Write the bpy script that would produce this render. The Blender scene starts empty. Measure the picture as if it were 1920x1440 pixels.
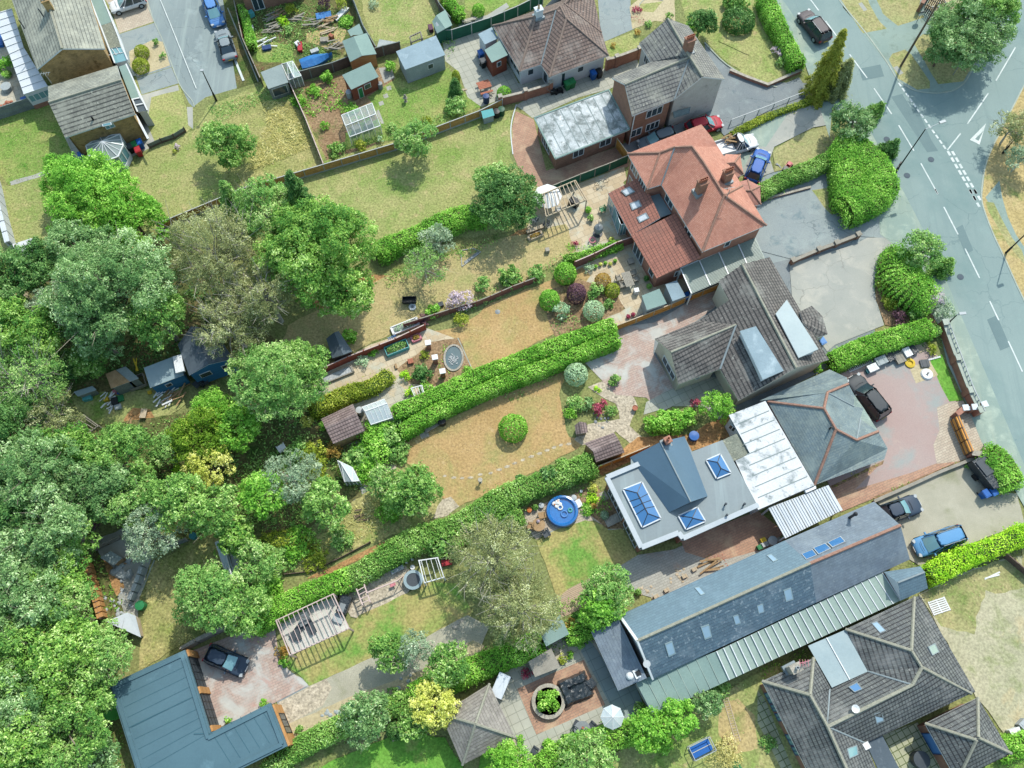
import bpy,math,random
import numpy as np
from mathutils import Vector
sc=bpy.context.scene
FPX,NAD,H=1650.0,640.0,77.0
TILT=math.atan(NAD/FPX)
cam=bpy.data.objects.new('camera',bpy.data.cameras.new('camera'))
sc.collection.objects.link(cam)
cam.location=(0,0,H);cam.rotation_euler=(TILT,0,0)
cam.data.sensor_width=36;cam.data.lens=36*FPX/1920
cam.data.clip_start=1;cam.data.clip_end=3000
sc.camera=cam
SUN_EL,SUN_AZ=math.radians(51),math.radians(24)
sd=Vector((math.sin(SUN_AZ)*math.cos(SUN_EL),math.cos(SUN_AZ)*math.cos(SUN_EL),math.sin(SUN_EL)))
world=bpy.data.worlds.new('World');sc.world=world;world.use_nodes=True
wn=world.node_tree
for n in list(wn.nodes):wn.nodes.remove(n)
sky=wn.nodes.new('ShaderNodeTexSky');sky.sky_type='NISHITA';sky.sun_disc=False
sky.sun_elevation=SUN_EL;sky.sun_rotation=SUN_AZ
bg=wn.nodes.new('ShaderNodeBackground');bg.inputs[1].default_value=0.15
wo=wn.nodes.new('ShaderNodeOutputWorld')
tn=wn.nodes.new('ShaderNodeMix');tn.data_type='RGBA';tn.blend_type='MULTIPLY';tn.inputs[0].default_value=1;tn.inputs[7].default_value=(1.0,1.0,0.84,1)
wn.links.new(sky.outputs[0],tn.inputs[6]);wn.links.new(tn.outputs[2],bg.inputs[0]);wn.links.new(bg.outputs[0],wo.inputs[0])
sl=bpy.data.lights.new('sun','SUN');sl.energy=2.0;sl.angle=math.radians(0.6);sl.color=(1.0,0.96,0.88)
so=bpy.data.objects.new('sun',sl);sc.collection.objects.link(so)
so.rotation_euler=sd.to_track_quat('Z','Y').to_euler();so.location=(0,0,60)
sc.view_settings.view_transform='Standard';sc.view_settings.look='None'
sc.view_settings.exposure=1.46;sc.view_settings.gamma=1
try:
 sc.cycles.max_bounces=5;sc.cycles.transparent_max_bounces=8;sc.cycles.use_denoising=True
except Exception:pass
OX,OY=(0,460,920,1420),(0,355,710,1065)
ct,st=math.cos(TILT),math.sin(TILT)
def U(px,py,z=0.0):
 x=(px-960)/FPX;y=(720-py)/FPX
 d=Vector((x,y*ct+st,y*st-ct))
 return Vector((0,0,H))+d*((z-H)/d.z)
def W(t,x,y,z=0.0):
 if t=='F':return U(x,y,z)
 return U(OX[int(t[0])]+x/3.84,OY[int(t[1])]+y/3.84,z)
def PT(t,s,z=0.0):
 out=[]
 for a in s.split():
  v=[float(k)for k in a.split(',')]
  out.append(W(t,v[0],v[1],v[2]if len(v)>2 else z))
 return out
def lin(v):return v/12.92 if v<=0.04045 else((v+0.055)/1.055)**2.4
K=0.55
def cc(h,k=None):
 k=K if k is None else k
 return tuple(lin(int(h[i:i+2],16)/255)*k for i in(0,2,4))+(1,)
C=sc.collection
def tag(o,label=None,cat=None,group=None,kind=None):
 if label:o['label']=label
 if cat:o['category']=cat
 if group:o['group']=group
 if kind:o['kind']=kind
 return o
def thing(name,label,cat,loc=(0,0,0),rz=0.0,group=None):
 o=bpy.data.objects.new(name,None);C.objects.link(o)
 o.location=loc;o.rotation_euler=(0,0,rz);o.empty_display_size=0.3
 return tag(o,label,cat,group)
def link(name,me,parent=None):
 o=bpy.data.objects.new(name,me);C.objects.link(o)
 if parent:o.parent=parent
 return o
GA=math.radians(25)
class MB:
 def __init__(s,ang=GA):s.v=[];s.f=[];s.m=[];s.uv=[];s.ang=ang;s.sm=[]
 def poly(s,pts,m=0,sm=False):
  pts=[Vector(p)for p in pts]
  n=Vector((0,0,0))
  for i in range(len(pts)):
   a,b=pts[i],pts[(i+1)%len(pts)]
   n+=Vector(((a.y-b.y)*(a.z+b.z),(a.z-b.z)*(a.x+b.x),(a.x-b.x)*(a.y+b.y)))
  if n.length<1e-12:return
  n.normalize()
  if abs(n.z)>0.985:u=Vector((math.cos(s.ang),math.sin(s.ang),0));w=Vector((-u.y,u.x,0))
  else:
   u=Vector((-n.y,n.x,0)).normalized();w=n.cross(u)
  b=len(s.v);s.v+=[tuple(p)for p in pts]
  s.f.append(tuple(range(b,b+len(pts))));s.m.append(m);s.sm.append(sm)
  s.uv+=[(p.dot(u),p.dot(w))for p in pts]
 def tri(s,pts,m=0,flip=False):
  from mathutils.geometry import tessellate_polygon
  pts=[Vector(p)for p in pts];n=Vector((0,0,0))
  for i in range(len(pts)):
   a,b=pts[i],pts[(i+1)%len(pts)];n+=Vector(((a.y-b.y)*(a.z+b.z),(a.z-b.z)*(a.x+b.x),(a.x-b.x)*(a.y+b.y)))
  n.normalize();u=Vector((-n.y,n.x,0))if abs(n.z)<.985 else Vector((math.cos(s.ang),math.sin(s.ang),0));u.normalize();w=n.cross(u)
  for t in tessellate_polygon([[Vector((p.x,p.y,0))for p in pts]]):
   q=[pts[i]for i in t]
   if((q[1]-q[0]).cross(q[2]-q[0]).z<0)!=flip:q=q[::-1]
   b=len(s.v);s.v+=[tuple(p)for p in q];s.f.append((b,b+1,b+2));s.m.append(m);s.sm.append(False);s.uv+=[(p.dot(u),p.dot(w))for p in q]
 def prism(s,base,z0,z1,m=0,mt=None,bottom=True):
  b=[Vector((p[0],p[1],0))for p in base]
  ar=sum(b[i].x*b[(i+1)%len(b)].y-b[(i+1)%len(b)].x*b[i].y for i in range(len(b)))
  if ar<0:b=b[::-1]
  t=lambda p,z:Vector((p.x,p.y,z))
  for i in range(len(b)):
   a,c=b[i],b[(i+1)%len(b)]
   s.poly([t(a,z0),t(c,z0),t(c,z1),t(a,z1)],m)
  s.poly([t(p,z1)for p in b],m if mt is None else mt)
  if bottom:s.poly([t(p,z0)for p in b[::-1]],m)
 def box(s,c,sz,rz=0.0,m=0,mt=None):
  ca,sa=math.cos(rz),math.sin(rz);hx,hy=sz[0]/2,sz[1]/2
  q=[(c[0]+ca*x-sa*y,c[1]+sa*x+ca*y)for x,y in((-hx,-hy),(hx,-hy),(hx,hy),(-hx,hy))]
  s.prism(q,c[2],c[2]+sz[2],m,mt)
 def beam(s,a,b,w,h,m=0):
  a,b=Vector(a),Vector(b);d=(b-a);L=d.length
  if L<1e-6:return
  d/=L
  side=d.cross(Vector((0,0,1)))
  if side.length<1e-3:side=Vector((1,0,0))
  side.normalize();up=side.cross(d)
  q=[]
  for p in(a,b):
   q.append([p+side*(w/2*i)+up*(h/2*j)for i,j in((-1,-1),(1,-1),(1,1),(-1,1))])
  for i in range(4):s.poly([q[0][i],q[0][(i+1)%4],q[1][(i+1)%4],q[1][i]],m)
  s.poly(q[0][::-1],m);s.poly(q[1],m)
 def tube(s,a,b,r0,r1=None,n=8,m=0,caps=True):
  r1=r0 if r1 is None else r1
  a,b=Vector(a),Vector(b);d=(b-a)
  if d.length<1e-6:return
  d.normalize()
  x=d.cross(Vector((0,0,1)))
  if x.length<1e-3:x=Vector((1,0,0))
  x.normalize();y=d.cross(x)
  A=[a+(x*math.cos(t)+y*math.sin(t))*r0 for t in(2*math.pi*i/n for i in range(n))]
  B=[b+(x*math.cos(t)+y*math.sin(t))*r1 for t in(2*math.pi*i/n for i in range(n))]
  for i in range(n):s.poly([A[i],B[i],B[(i+1)%n],A[(i+1)%n]],m,True)
  if caps:s.poly(A,m);s.poly(B[::-1],m)
 def lathe(s,c,prof,n=16,m=0,sx=1,sy=1):
  R=[[Vector((c[0]+sx*r*math.cos(2*math.pi*i/n),c[1]+sy*r*math.sin(2*math.pi*i/n),c[2]+z))for i in range(n)]for r,z in prof]
  for k in range(len(R)-1):
   for i in range(n):
    j=(i+1)%n
    s.poly([R[k][i],R[k][j],R[k+1][j],R[k+1][i]],m,True)
  s.poly(R[0][::-1],m);s.poly(R[-1],m)
 def build(s,name,mats,parent=None,world=True):
  me=bpy.data.meshes.new(name)
  v=s.v
  if parent and world:
   rz=parent.rotation_euler[2];L=parent.location.copy();q=parent.parent
   while q:L=L+q.location;q=q.parent
   ca,sa=math.cos(-rz),math.sin(-rz)
   v=[(ca*(x-L.x)-sa*(y-L.y),sa*(x-L.x)+ca*(y-L.y),z-L.z)for x,y,z in v]
  me.from_pydata(v,[],s.f)
  if not isinstance(mats,(list,tuple)):mats=[mats]
  for m_ in mats:me.materials.append(M[m_]if isinstance(m_,str)else m_)
  me.polygons.foreach_set('material_index',s.m)
  me.polygons.foreach_set('use_smooth',s.sm)
  ul=me.uv_layers.new(name='UVMap')
  ul.data.foreach_set('uv',[k for uv in s.uv for k in uv])
  me.update()
  return link(name,me,parent)
def offset(poly,d):
 p=[Vector((q[0],q[1]))for q in poly]
 ar=sum(p[i].x*p[(i+1)%len(p)].y-p[(i+1)%len(p)].x*p[i].y for i in range(len(p)))
 s=1 if ar>0 else-1;out=[]
 for i in range(len(p)):
  a,b,c=p[i-1],p[i],p[(i+1)%len(p)]
  e1=(b-a).normalized();e2=(c-b).normalized()
  n1=Vector((-e1.y,e1.x))*s;n2=Vector((-e2.y,e2.x))*s
  n=n1+n2;den=max(0.35,1+n1.dot(n2))
  out.append(b+n*(d/den))
 return out
def area(p):return 0.5*sum(p[i][0]*p[(i+1)%len(p)][1]-p[(i+1)%len(p)][0]*p[i][1]for i in range(len(p)))
def ccw(p):return p if area(p)>0 else p[::-1]
M={}
def base(name):
 m=bpy.data.materials.new(name);m.use_nodes=True;M[name]=m
 nt=m.node_tree;return m,nt,nt.nodes['Principled BSDF']
def nd(nt,t,**kw):
 n=nt.nodes.new(t)
 for k,v in kw.items():
  if k in n.inputs:n.inputs[k].default_value=v
  else:setattr(n,k,v)
 return n
def mixc(nt,fac,a,b,mode='MIX'):
 n=nt.nodes.new('ShaderNodeMix');n.data_type='RGBA';n.blend_type=mode
 for i,v in((0,fac),(6,a),(7,b)):
  if hasattr(v,'is_output')or isinstance(v,bpy.types.NodeSocket):nt.links.new(v,n.inputs[i])
  else:n.inputs[i].default_value=v
 return n.outputs[2]
def ramp(nt,fac,lo,hi):
 n=nt.nodes.new('ShaderNodeMapRange');n.inputs[1].default_value=lo;n.inputs[2].default_value=hi
 nt.links.new(fac,n.inputs[0]);return n.outputs[0]
def noise(nt,co,scale,detail=4,rough=0.6,dist=0.0):
 n=nt.nodes.new('ShaderNodeTexNoise');n.inputs['Scale'].default_value=scale;n.inputs['Detail'].default_value=detail
 n.inputs['Roughness'].default_value=rough;n.inputs['Distortion'].default_value=dist
 nt.links.new(co,n.inputs['Vector']);return n.outputs[0]
def coords(nt,which='Object',scale=None):
 o=nt.nodes.new('ShaderNodeTexCoord').outputs[which]
 if scale:
  mp=nt.nodes.new('ShaderNodeMapping');mp.inputs['Scale'].default_value=scale
  nt.links.new(o,mp.inputs[0]);o=mp.outputs[0]
 return o
def bumpn(nt,bs,h,strength,dist=0.05):
 b=nt.nodes.new('ShaderNodeBump');b.inputs['Strength'].default_value=strength;b.inputs['Distance'].default_value=dist
 nt.links.new(h,b.inputs['Height']);nt.links.new(b.outputs[0],bs.inputs['Normal'])
def mat(name,c1,c2=None,scale=1.0,fine=0.25,fscale=12,rough=0.85,bump=0.0,spots=(),metal=0.0,coord='Object',spec=0.25,cs=None,k=None,crack=None,streak=None):
 m,nt,bs=base(name)
 co=coords(nt,coord,cs)
 col=mixc(nt,ramp(nt,noise(nt,co,scale,5),0.35,0.65),cc(c1,k),cc(c2 or c1,k))
 for(sc_,s_,lo,hi)in spots:
  col=mixc(nt,ramp(nt,noise(nt,co,s_,5,0.65,0.4),lo,hi),col,cc(sc_,k))
 if fine:
  f=noise(nt,co,fscale,3)
  g=nt.nodes.new('ShaderNodeMapRange');g.inputs[1].default_value=0.3;g.inputs[2].default_value=0.7
  g.inputs[3].default_value=1-fine;g.inputs[4].default_value=1+fine
  nt.links.new(f,g.inputs[0])
  cx=nt.nodes.new('ShaderNodeCombineColor')
  for i in range(3):nt.links.new(g.outputs[0],cx.inputs[i])
  col=mixc(nt,1.0,col,cx.outputs[0],'MULTIPLY')
 if crack:
  vo=nt.nodes.new('ShaderNodeTexVoronoi');vo.feature='DISTANCE_TO_EDGE';vo.inputs['Scale'].default_value=crack[1]
  ad=nt.nodes.new('ShaderNodeVectorMath');nt.links.new(co,ad.inputs[0]);nz=nt.nodes.new('ShaderNodeTexNoise');nz.inputs['Scale'].default_value=1.2;nz.inputs['Detail'].default_value=5;nt.links.new(co,nz.inputs['Vector']);nt.links.new(nz.outputs[1],ad.inputs[1]);nt.links.new(ad.outputs[0],vo.inputs['Vector'])
  m1=nt.nodes.new('ShaderNodeMapRange');m1.inputs[1].default_value=0.004;m1.inputs[2].default_value=0.014;m1.inputs[3].default_value=crack[2];m1.inputs[4].default_value=0;nt.links.new(vo.outputs['Distance'],m1.inputs[0])
  m2=nt.nodes.new('ShaderNodeMath');m2.operation='MULTIPLY';nt.links.new(m1.outputs[0],m2.inputs[0]);nt.links.new(ramp(nt,noise(nt,co,.12,2),.45,.6),m2.inputs[1])
  col=mixc(nt,m2.outputs[0],col,cc(crack[0],k))
 if streak:
  mp=nt.nodes.new('ShaderNodeMapping');mp.inputs['Rotation'].default_value=(0,0,streak[1]);mp.inputs['Scale'].default_value=(1,.05,1);nt.links.new(nt.nodes.new('ShaderNodeTexCoord').outputs['Object'],mp.inputs[0]);mp.vector_type='TEXTURE' if False else 'POINT'
  col=mixc(nt,ramp(nt,noise(nt,mp.outputs[0],streak[2],4,.7),.5,.72),col,cc(streak[0],k))
 nt.links.new(col,bs.inputs['Base Color'])
 bs.inputs['Roughness'].default_value=rough;bs.inputs['Metallic'].default_value=metal
 bs.inputs['Specular IOR Level'].default_value=0.08 if name[:2]=='g_' else spec
 if bump:bumpn(nt,bs,noise(nt,co,fscale,4),bump,0.06)
 return m
def bricks(name,c1,c2,mortar,bw,bh,ms=0.012,off=0.5,var=0.25,bump=0.5,rough=0.85,spots=(),k=None,mdark=None,dist=0.03):
 m,nt,bs=base(name)
 co=coords(nt,'UV')
 b=nt.nodes.new('ShaderNodeTexBrick');nt.links.new(co,b.inputs['Vector'])
 b.offset=off;b.inputs['Scale'].default_value=1.0;b.inputs['Brick Width'].default_value=bw;b.inputs['Row Height'].default_value=bh
 b.inputs['Mortar Size'].default_value=ms;b.inputs['Mortar Smooth'].default_value=0.1;b.inputs['Bias'].default_value=0
 b.inputs['Color1'].default_value=cc(c1,k);b.inputs['Color2'].default_value=cc(c2,k);b.inputs['Mortar'].default_value=cc(mortar,k)
 col=b.outputs['Color']
 o=coords(nt,'Object')
 for(sc_,s_,lo,hi)in spots:
  col=mixc(nt,ramp(nt,noise(nt,o,s_,5,0.65,0.4),lo,hi),col,cc(sc_,k))
 g=nt.nodes.new('ShaderNodeMapRange');g.inputs[1].default_value=0.3;g.inputs[2].default_value=0.7
 g.inputs[3].default_value=1-var;g.inputs[4].default_value=1+var
 nt.links.new(noise(nt,o,1.3,6,0.7),g.inputs[0])
 cx=nt.nodes.new('ShaderNodeCombineColor')
 for i in range(3):nt.links.new(g.outputs[0],cx.inputs[i])
 col=mixc(nt,1.0,col,cx.outputs[0],'MULTIPLY')
 nt.links.new(col,bs.inputs['Base Color']);bs.inputs['Roughness'].default_value=rough
 if bump:
  inv=nt.nodes.new('ShaderNodeMath');inv.operation='SUBTRACT';inv.inputs[0].default_value=1
  nt.links.new(b.outputs['Fac'],inv.inputs[1]);bumpn(nt,bs,inv.outputs[0],bump,dist)
 return m
def rooftile(name,c1,c2,lichen,bw=0.3,bh=0.34,gap='20211f',lich=(0.60,0.68),roll=0.5,var=0.3,gapw=0.05,k=None):
 """interlocking tiles: courses step up the slope (sawtooth in v), rolls across (wave in u)"""
 m,nt,bs=base(name)
 co=coords(nt,'UV')
 b=nt.nodes.new('ShaderNodeTexBrick');nt.links.new(co,b.inputs['Vector'])
 b.offset=0.5;b.inputs['Scale'].default_value=1.0;b.inputs['Brick Width'].default_value=bw;b.inputs['Row Height'].default_value=bh
 b.inputs['Mortar Size'].default_value=0.006;b.inputs['Bias'].default_value=0
 b.inputs['Color1'].default_value=cc(c1,k);b.inputs['Color2'].default_value=cc(c2,k);b.inputs['Mortar'].default_value=cc(gap,k)
 sx=nt.nodes.new('ShaderNodeSeparateXYZ');nt.links.new(co,sx.inputs[0])
 def mth(op,a,bb=None):
  n=nt.nodes.new('ShaderNodeMath');n.operation=op
  for i,v in enumerate((a,bb)):
   if v is None:continue
   if isinstance(v,(int,float)):n.inputs[i].default_value=v
   else:nt.links.new(v,n.inputs[i])
  return n.outputs[0]
 fr=mth('FRACT',mth('DIVIDE',sx.outputs[1],bh))
 frx=mth('FRACT',mth('DIVIDE',sx.outputs[0],bw))
 wav=mth('SINE',mth('MULTIPLY',frx,2*math.pi))
 o=coords(nt,'Object')
 col=b.outputs['Color']
 edge=mth('LESS_THAN',fr,gapw*1.35/bh)
 col=mixc(nt,mth('MULTIPLY',edge,0.92),col,cc(gap,k))
 if roll>0.3:
  col=mixc(nt,mth('MULTIPLY',mth('LESS_THAN',frx,0.2),0.55),col,cc(gap,k))
 g=nt.nodes.new('ShaderNodeMapRange');g.inputs[1].default_value=0.3;g.inputs[2].default_value=0.7
 g.inputs[3].default_value=1-var;g.inputs[4].default_value=1+var
 nt.links.new(noise(nt,o,0.9,7,0.72),g.inputs[0])
 cx=nt.nodes.new('ShaderNodeCombineColor')
 for i in range(3):nt.links.new(g.outputs[0],cx.inputs[i])
 col=mixc(nt,1.0,col,cx.outputs[0],'MULTIPLY')
 if lichen:
  col=mixc(nt,ramp(nt,noise(nt,o,3.2,3,0.7),lich[0],lich[1]),col,cc(lichen,k))
  col=mixc(nt,ramp(nt,noise(nt,o,0.35,4,0.7),0.5,0.85),col,cc(lichen,k))
 nt.links.new(col,bs.inputs['Base Color']);bs.inputs['Roughness'].default_value=0.8
 h=mth('ADD',mth('MULTIPLY',mth('SUBTRACT',1.0,fr),1.0),mth('MULTIPLY',wav,roll*0.5))
 bumpn(nt,bs,h,0.6,0.03)
 return m
def leafmat(name,c1,c2,c3=None,k=1.0,trans=0.35,rough=0.6):
 m,nt,bs=base(name)
 at=nt.nodes.new('ShaderNodeAttribute');at.attribute_name='tint'
 f=at.outputs['Fac']
 col=mixc(nt,f,cc(c1,k),cc(c2,k));lt=nt.nodes.new('ShaderNodeMath');lt.operation='LESS_THAN';nt.links.new(f,lt.inputs[0]);lt.inputs[1].default_value=0.018
 col=mixc(nt,lt.outputs[0],col,cc('8c7c50',k))
 if c3:col=mixc(nt,ramp(nt,f,0.75,1.0),col,cc(c3,k))
 nt.links.new(col,bs.inputs['Base Color']);bs.inputs['Roughness'].default_value=rough
 bs.inputs['Specular IOR Level'].default_value=0.2
 tr=nt.nodes.new('ShaderNodeBsdfTranslucent');nt.links.new(col,tr.inputs[0])
 ms=nt.nodes.new('ShaderNodeMixShader');ms.inputs[0].default_value=trans
 out=nt.nodes['Material Output']
 nt.links.new(bs.outputs[0],ms.inputs[1]);nt.links.new(tr.outputs[0],ms.inputs[2]);nt.links.new(ms.outputs[0],out.inputs[0])
 return m
def glassy(name,c,rough=0.12,metal=0.0,spec=0.7,k=None):
 m,nt,bs=base(name)
 bs.inputs['Base Color'].default_value=cc(c,k);bs.inputs['Roughness'].default_value=rough
 bs.inputs['Metallic'].default_value=metal;bs.inputs['Specular IOR Level'].default_value=spec
 bs.inputs['Coat Weight'].default_value=0.0
 return m
def clear(name,c,alpha,rough=0.15):
 m,nt,bs=base(name)
 bs.inputs['Base Color'].default_value=cc(c);bs.inputs['Roughness'].default_value=rough;bs.inputs['Alpha'].default_value=alpha
 return m
mat('g_base','86905c','9a9a62',0.15,0.43,5,bump=0.4,spots=[('5f7a3c',0.6,0.5,0.75)])
mat('g_lawn_green','7ca04a','97a95e',0.35,0.41,5,bump=0.4,spots=[('b4ae72',0.25,0.52,0.72),('608f38',0.9,0.55,0.7)])
mat('g_lawn_mid','a0aa68','b3b077',0.3,0.36,5,bump=0.4,spots=[('82a04f',0.22,0.48,0.68),('c3b384',0.8,0.56,0.72)])
mat('g_lawn_dry','bdb07a','c5b484',0.3,0.29,5,bump=0.35,spots=[('9aa562',0.3,0.5,0.75),('ceb385',0.9,0.55,0.75)])
mat('g_lawn_straw','c9aa78','bc9e6c',0.25,0.26,5,bump=0.3,spots=[('a9a468',0.3,0.45,0.7),('d2b88c',1.2,0.6,0.75)])
mat('g_lawn_patch','a8a866','bdad74',0.35,0.32,5,bump=0.35,spots=[('78a44c',0.24,0.46,0.62)])
mat('g_lawn_lush','69a83f','7fae4c',0.35,0.32,5,bump=0.35,spots=[('b5b46f',0.3,0.55,0.72)])
mat('g_verge','a7a974','b7ac7d',0.4,0.32,5,bump=0.35,spots=[('889a58',0.4,0.5,0.7)])
mat('g_verge_dry','c9b583','bba873',0.4,0.29,5,bump=0.35,spots=[('8d9a58',0.3,0.55,0.7)])
mat('g_meadow','b8b078','9ca062',0.3,0.43,5,bump=0.7,spots=[('8fa054',0.5,0.5,0.7),('d8c88c',0.4,0.55,0.75)])
mat('g_soil','a88f70','957a5c',0.6,0.50,5,bump=0.6,spots=[('6f7d48',0.5,0.55,0.7)])
mat('g_orange_soil','c29a6a','ac8258',0.6,0.43,5,bump=0.5,spots=[('8b8a58',0.6,0.55,0.75)])
mat('g_wood','6a6f44','857a54',0.4,0.50,5,bump=0.8,spots=[('4c6a32',0.5,0.45,0.65)])
mat('g_road','98aca8','90a4a1',0.12,0.06,18,bump=0.1,rough=0.75,spots=[('7e9896',0.08,0.5,0.7),('98b0ab',0.5,0.6,0.8),('74908f',1.1,.66,.74)],crack=('6c8484',.22,.45),streak=('8a9f9d',-0.5,1.0))
mat('g_patch','7c9292','768c8d',0.3,0.08,18,rough=0.8)
mat('g_cul','9aa7a6','8e9c9d',0.15,0.08,14,rough=0.85,spots=[('b4c2c0',0.3,0.55,0.75),('879b9e',0.6,0.6,0.75)],crack=('74807f',.3,.6),streak=('aab8b4',-0.35,.9))
mat('g_pave','a3b3a6','94aaa2',0.2,0.08,12,rough=0.85,spots=[('bccbbb',0.6,0.5,0.7)],crack=('7c8c82',.3,.6),streak=('b0bcac',-0.5,1.2))
mat('g_path','93a8a0','9fb2a8',0.4,0.1,12,spots=[('86988c',0.8,0.5,0.7)])
mat('g_tar_blue','9aa5a6','a3adab',0.3,0.1,10,spots=[('a9b5b2',0.5,0.55,0.7),('7c9095',0.7,0.55,0.7)],crack=('6c7878',.35,.6))
mat('g_tar_dark','879093','939a9b',0.3,0.12,10,spots=[('9aa6a6',0.6,0.55,0.72),('6f7f86',0.9,0.6,0.75)],crack=('5f6a6c',.35,.6))
mat('g_conc','b8b9b0','adb0a8',0.3,0.07,12,spots=[('c6c4b8',0.5,0.5,0.7),('9da39c',1.2,0.62,0.75)],crack=('8c8c84',.3,.6))
mat('g_gravel','c3bfab','b4b19d',0.5,0.22,25,bump=0.5,spots=[('a3a488',0.3,0.55,0.7)])
mat('g_sand','d0c3a0','c3b692',0.4,0.20,5,bump=0.3,spots=[('a8a275',0.5,0.58,0.7)])
mat('g_tarmac_pink','b9a29b','bba9a2',0.25,0.07,10,spots=[('a8b0ac',0.2,0.5,0.65),('c3b1a6',0.8,0.6,0.75)])
mat('g_stonechip','d0c4ae','bdb29c',1.5,0.43,5,bump=0.5,spots=[('9e9684',2.5,0.58,0.7)])
bricks('g_block_red','c9aa98','b89a8c','a4968a',0.42,0.21,0.02,var=0.12,bump=0.2,spots=[('b4b6ae',0.35,0.5,0.62),('c7a091',0.6,0.55,0.7)])
bricks('g_block_mix','c8b2a4','bc9f92','a49488',0.42,0.21,0.02,var=0.1,bump=0.2,spots=[('c9c9c2',0.4,0.45,0.6),('c69f92',0.5,0.6,0.72)])
bricks('g_block_orange','c39a7e','b58c73','9c8270',0.42,0.21,0.02,var=0.15,bump=0.2,spots=[('cdb090',0.5,0.5,0.7)])
bricks('g_block_buff','cfc2ac','c2b29d','a59a88',0.42,0.21,0.02,var=0.1,bump=0.2)
bricks('g_block_grey','bebdb2','b2b0a6','a09e94',0.42,0.21,0.02,var=0.1,bump=0.2,spots=[('c0a898',0.4,0.6,0.72)])
bricks('g_slabs','cfc9b6','bdb8a4','9c9886',0.75,0.6,0.02,off=0.3,var=0.1,bump=0.2,spots=[('d6c29f',0.6,0.55,0.7)])
bricks('g_slabs_warm','d9c9aa','c9b592','ab9c80',0.75,0.6,0.02,off=0.35,var=0.1,bump=0.2,spots=[('c9cbb8',0.5,0.5,0.65)])
bricks('g_slabs_grey','c0c0b0','b0b2a4','969888',0.75,0.75,0.025,off=0.0,var=0.08,bump=0.2)
bricks('g_slabs_moss','bfc0a0','b2b592','6f7a4c',0.55,0.55,0.04,off=0.0,var=0.15,bump=0.3)
bricks('g_slabs_blue','9cacaa','90a2a2','7c8e8e',0.9,0.9,0.03,off=0.0,var=0.06,bump=0.2)
bricks('g_deck','cbb496','bda58a','8f7b66',3.0,0.14,0.015,off=0.5,var=0.08,bump=0.4)
bricks('g_terr','dedcd0','d4d2c6','c2c0b4',0.9,0.6,0.015,off=0.0,var=0.06,bump=0.1)
mat('g_plot','c6c0a2','b6b494',0.3,0.25,5,bump=0.3,spots=[('98a070',0.35,0.52,0.68),('cfb98c',0.2,0.6,0.75)])
mat('r_par','c6ced2','bcc5ca',0.6,0.05,6)
mat('m_seam','47707e','406876',1,.05,6)
mat('m_white_line','e8efec','c8d4d0',2.0,0.06,20,rough=0.7)
mat('m_kerb','b9c2b4','a9b3a6',1.0,0.12,8)
bricks('w_brick_yellow','d0ac70','b49258','9a8a68',0.225,0.075,0.01,var=0.3,bump=0.3,spots=[('7a6238',1.5,0.55,0.7)])
bricks('w_brick_red','c48068','b07058','a58a78',0.225,0.075,0.01,var=0.2,bump=0.3)
bricks('w_brick_brown','b07c64','9c6a54','8f7a6a',0.225,0.075,0.01,var=0.2,bump=0.3)
mat('w_render_grey','d4d2cc','c6c4be',0.8,0.1,10,spots=[('9c9b97',0.8,0.58,0.72)])
mat('w_white','e9eef0','dde6ea',0.6,0.05,8)
mat('w_cream','ebe5cf','ded8c4',0.6,0.08,8)
mat('w_upvc','f3f7f8','e8eef0',1.0,0.02,6,rough=0.35)
mat('w_timber_orange','d6a46c','c18b52',1.0,0.15,8,cs=(1,1,6))
mat('w_timber_red','9c5a42','86493a',1.0,0.15,8)
mat('w_blue_board','3f86b8','3577a8',1.0,0.12,8,cs=(1,1,8))
mat('w_conc_panel','b8c0c0','a3adae',0.8,0.12,8)
rooftile('r_grey_light','a1a496','8e9287','c0c1ae',0.32,0.36,'555850',lich=(0.62,0.7),roll=0.3)
rooftile('r_grey_old','a09a92','8c8680','b0aca0',0.3,0.3,'6c6a5e',lich=(0.55,0.7),roll=0.15,gapw=0.035)
rooftile('r_course','97998c','84867c','b4b6a6',0.33,0.42,'3c3e3b',lich=(0.6,0.7),roll=0.2,gapw=0.09)
rooftile('r_brown','8a756a','74625b','b5aca2',0.33,0.36,'3a302c',lich=(0.64,0.72),roll=0.4,gapw=0.07,var=0.2)
rooftile('r_grey_dark','7a7570','67635f','a7a8a0',0.33,0.38,'27292a',lich=(0.63,0.71),roll=0.6,gapw=0.09,var=0.25)
rooftile('r_grey_dark2','737875','5f6465','a6a6a2',0.28,0.36,'26272a',lich=(0.64,0.72),roll=0.7,gapw=0.07,var=0.25)
rooftile('r_grey_mid','8f8f88','7d7e79','b4b4a4',0.33,0.38,'45464a',lich=(0.6,0.7),roll=0.5,gapw=0.07)
rooftile('r_red_plain','dca088','cc8c74','a86a58',0.17,0.12,'8d5646',lich=(0.62,0.75),roll=0.0,gapw=0.014,var=0.12)
rooftile('r_red_dark','c48a78','b67c6c','8e6256',0.17,0.12,'7e5044',lich=(0.55,0.7),roll=0.0,gapw=0.014,var=0.2)
rooftile('r_pan_red','b87864','a86c5a','8a6254',0.30,0.36,'5a3a30',lich=(0.7,0.8),roll=0.6,gapw=0.03,var=0.1)
rooftile('r_shed_brown','9a8682','86736f','b8aaa4',0.25,0.3,'4c3f3d',lich=(0.66,0.74),roll=0.4,gapw=0.06)
rooftile('r_slate','80908f','728488','a2b0a8',0.3,0.22,'55697a',lich=(0.6,0.75),roll=0.0,gapw=0.012,var=0.25)
rooftile('r_slate_green','91a49a','82968e','b4bdae',0.3,0.22,'687a76',lich=(0.55,0.7),roll=0.0,gapw=0.012,var=0.25)
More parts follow.
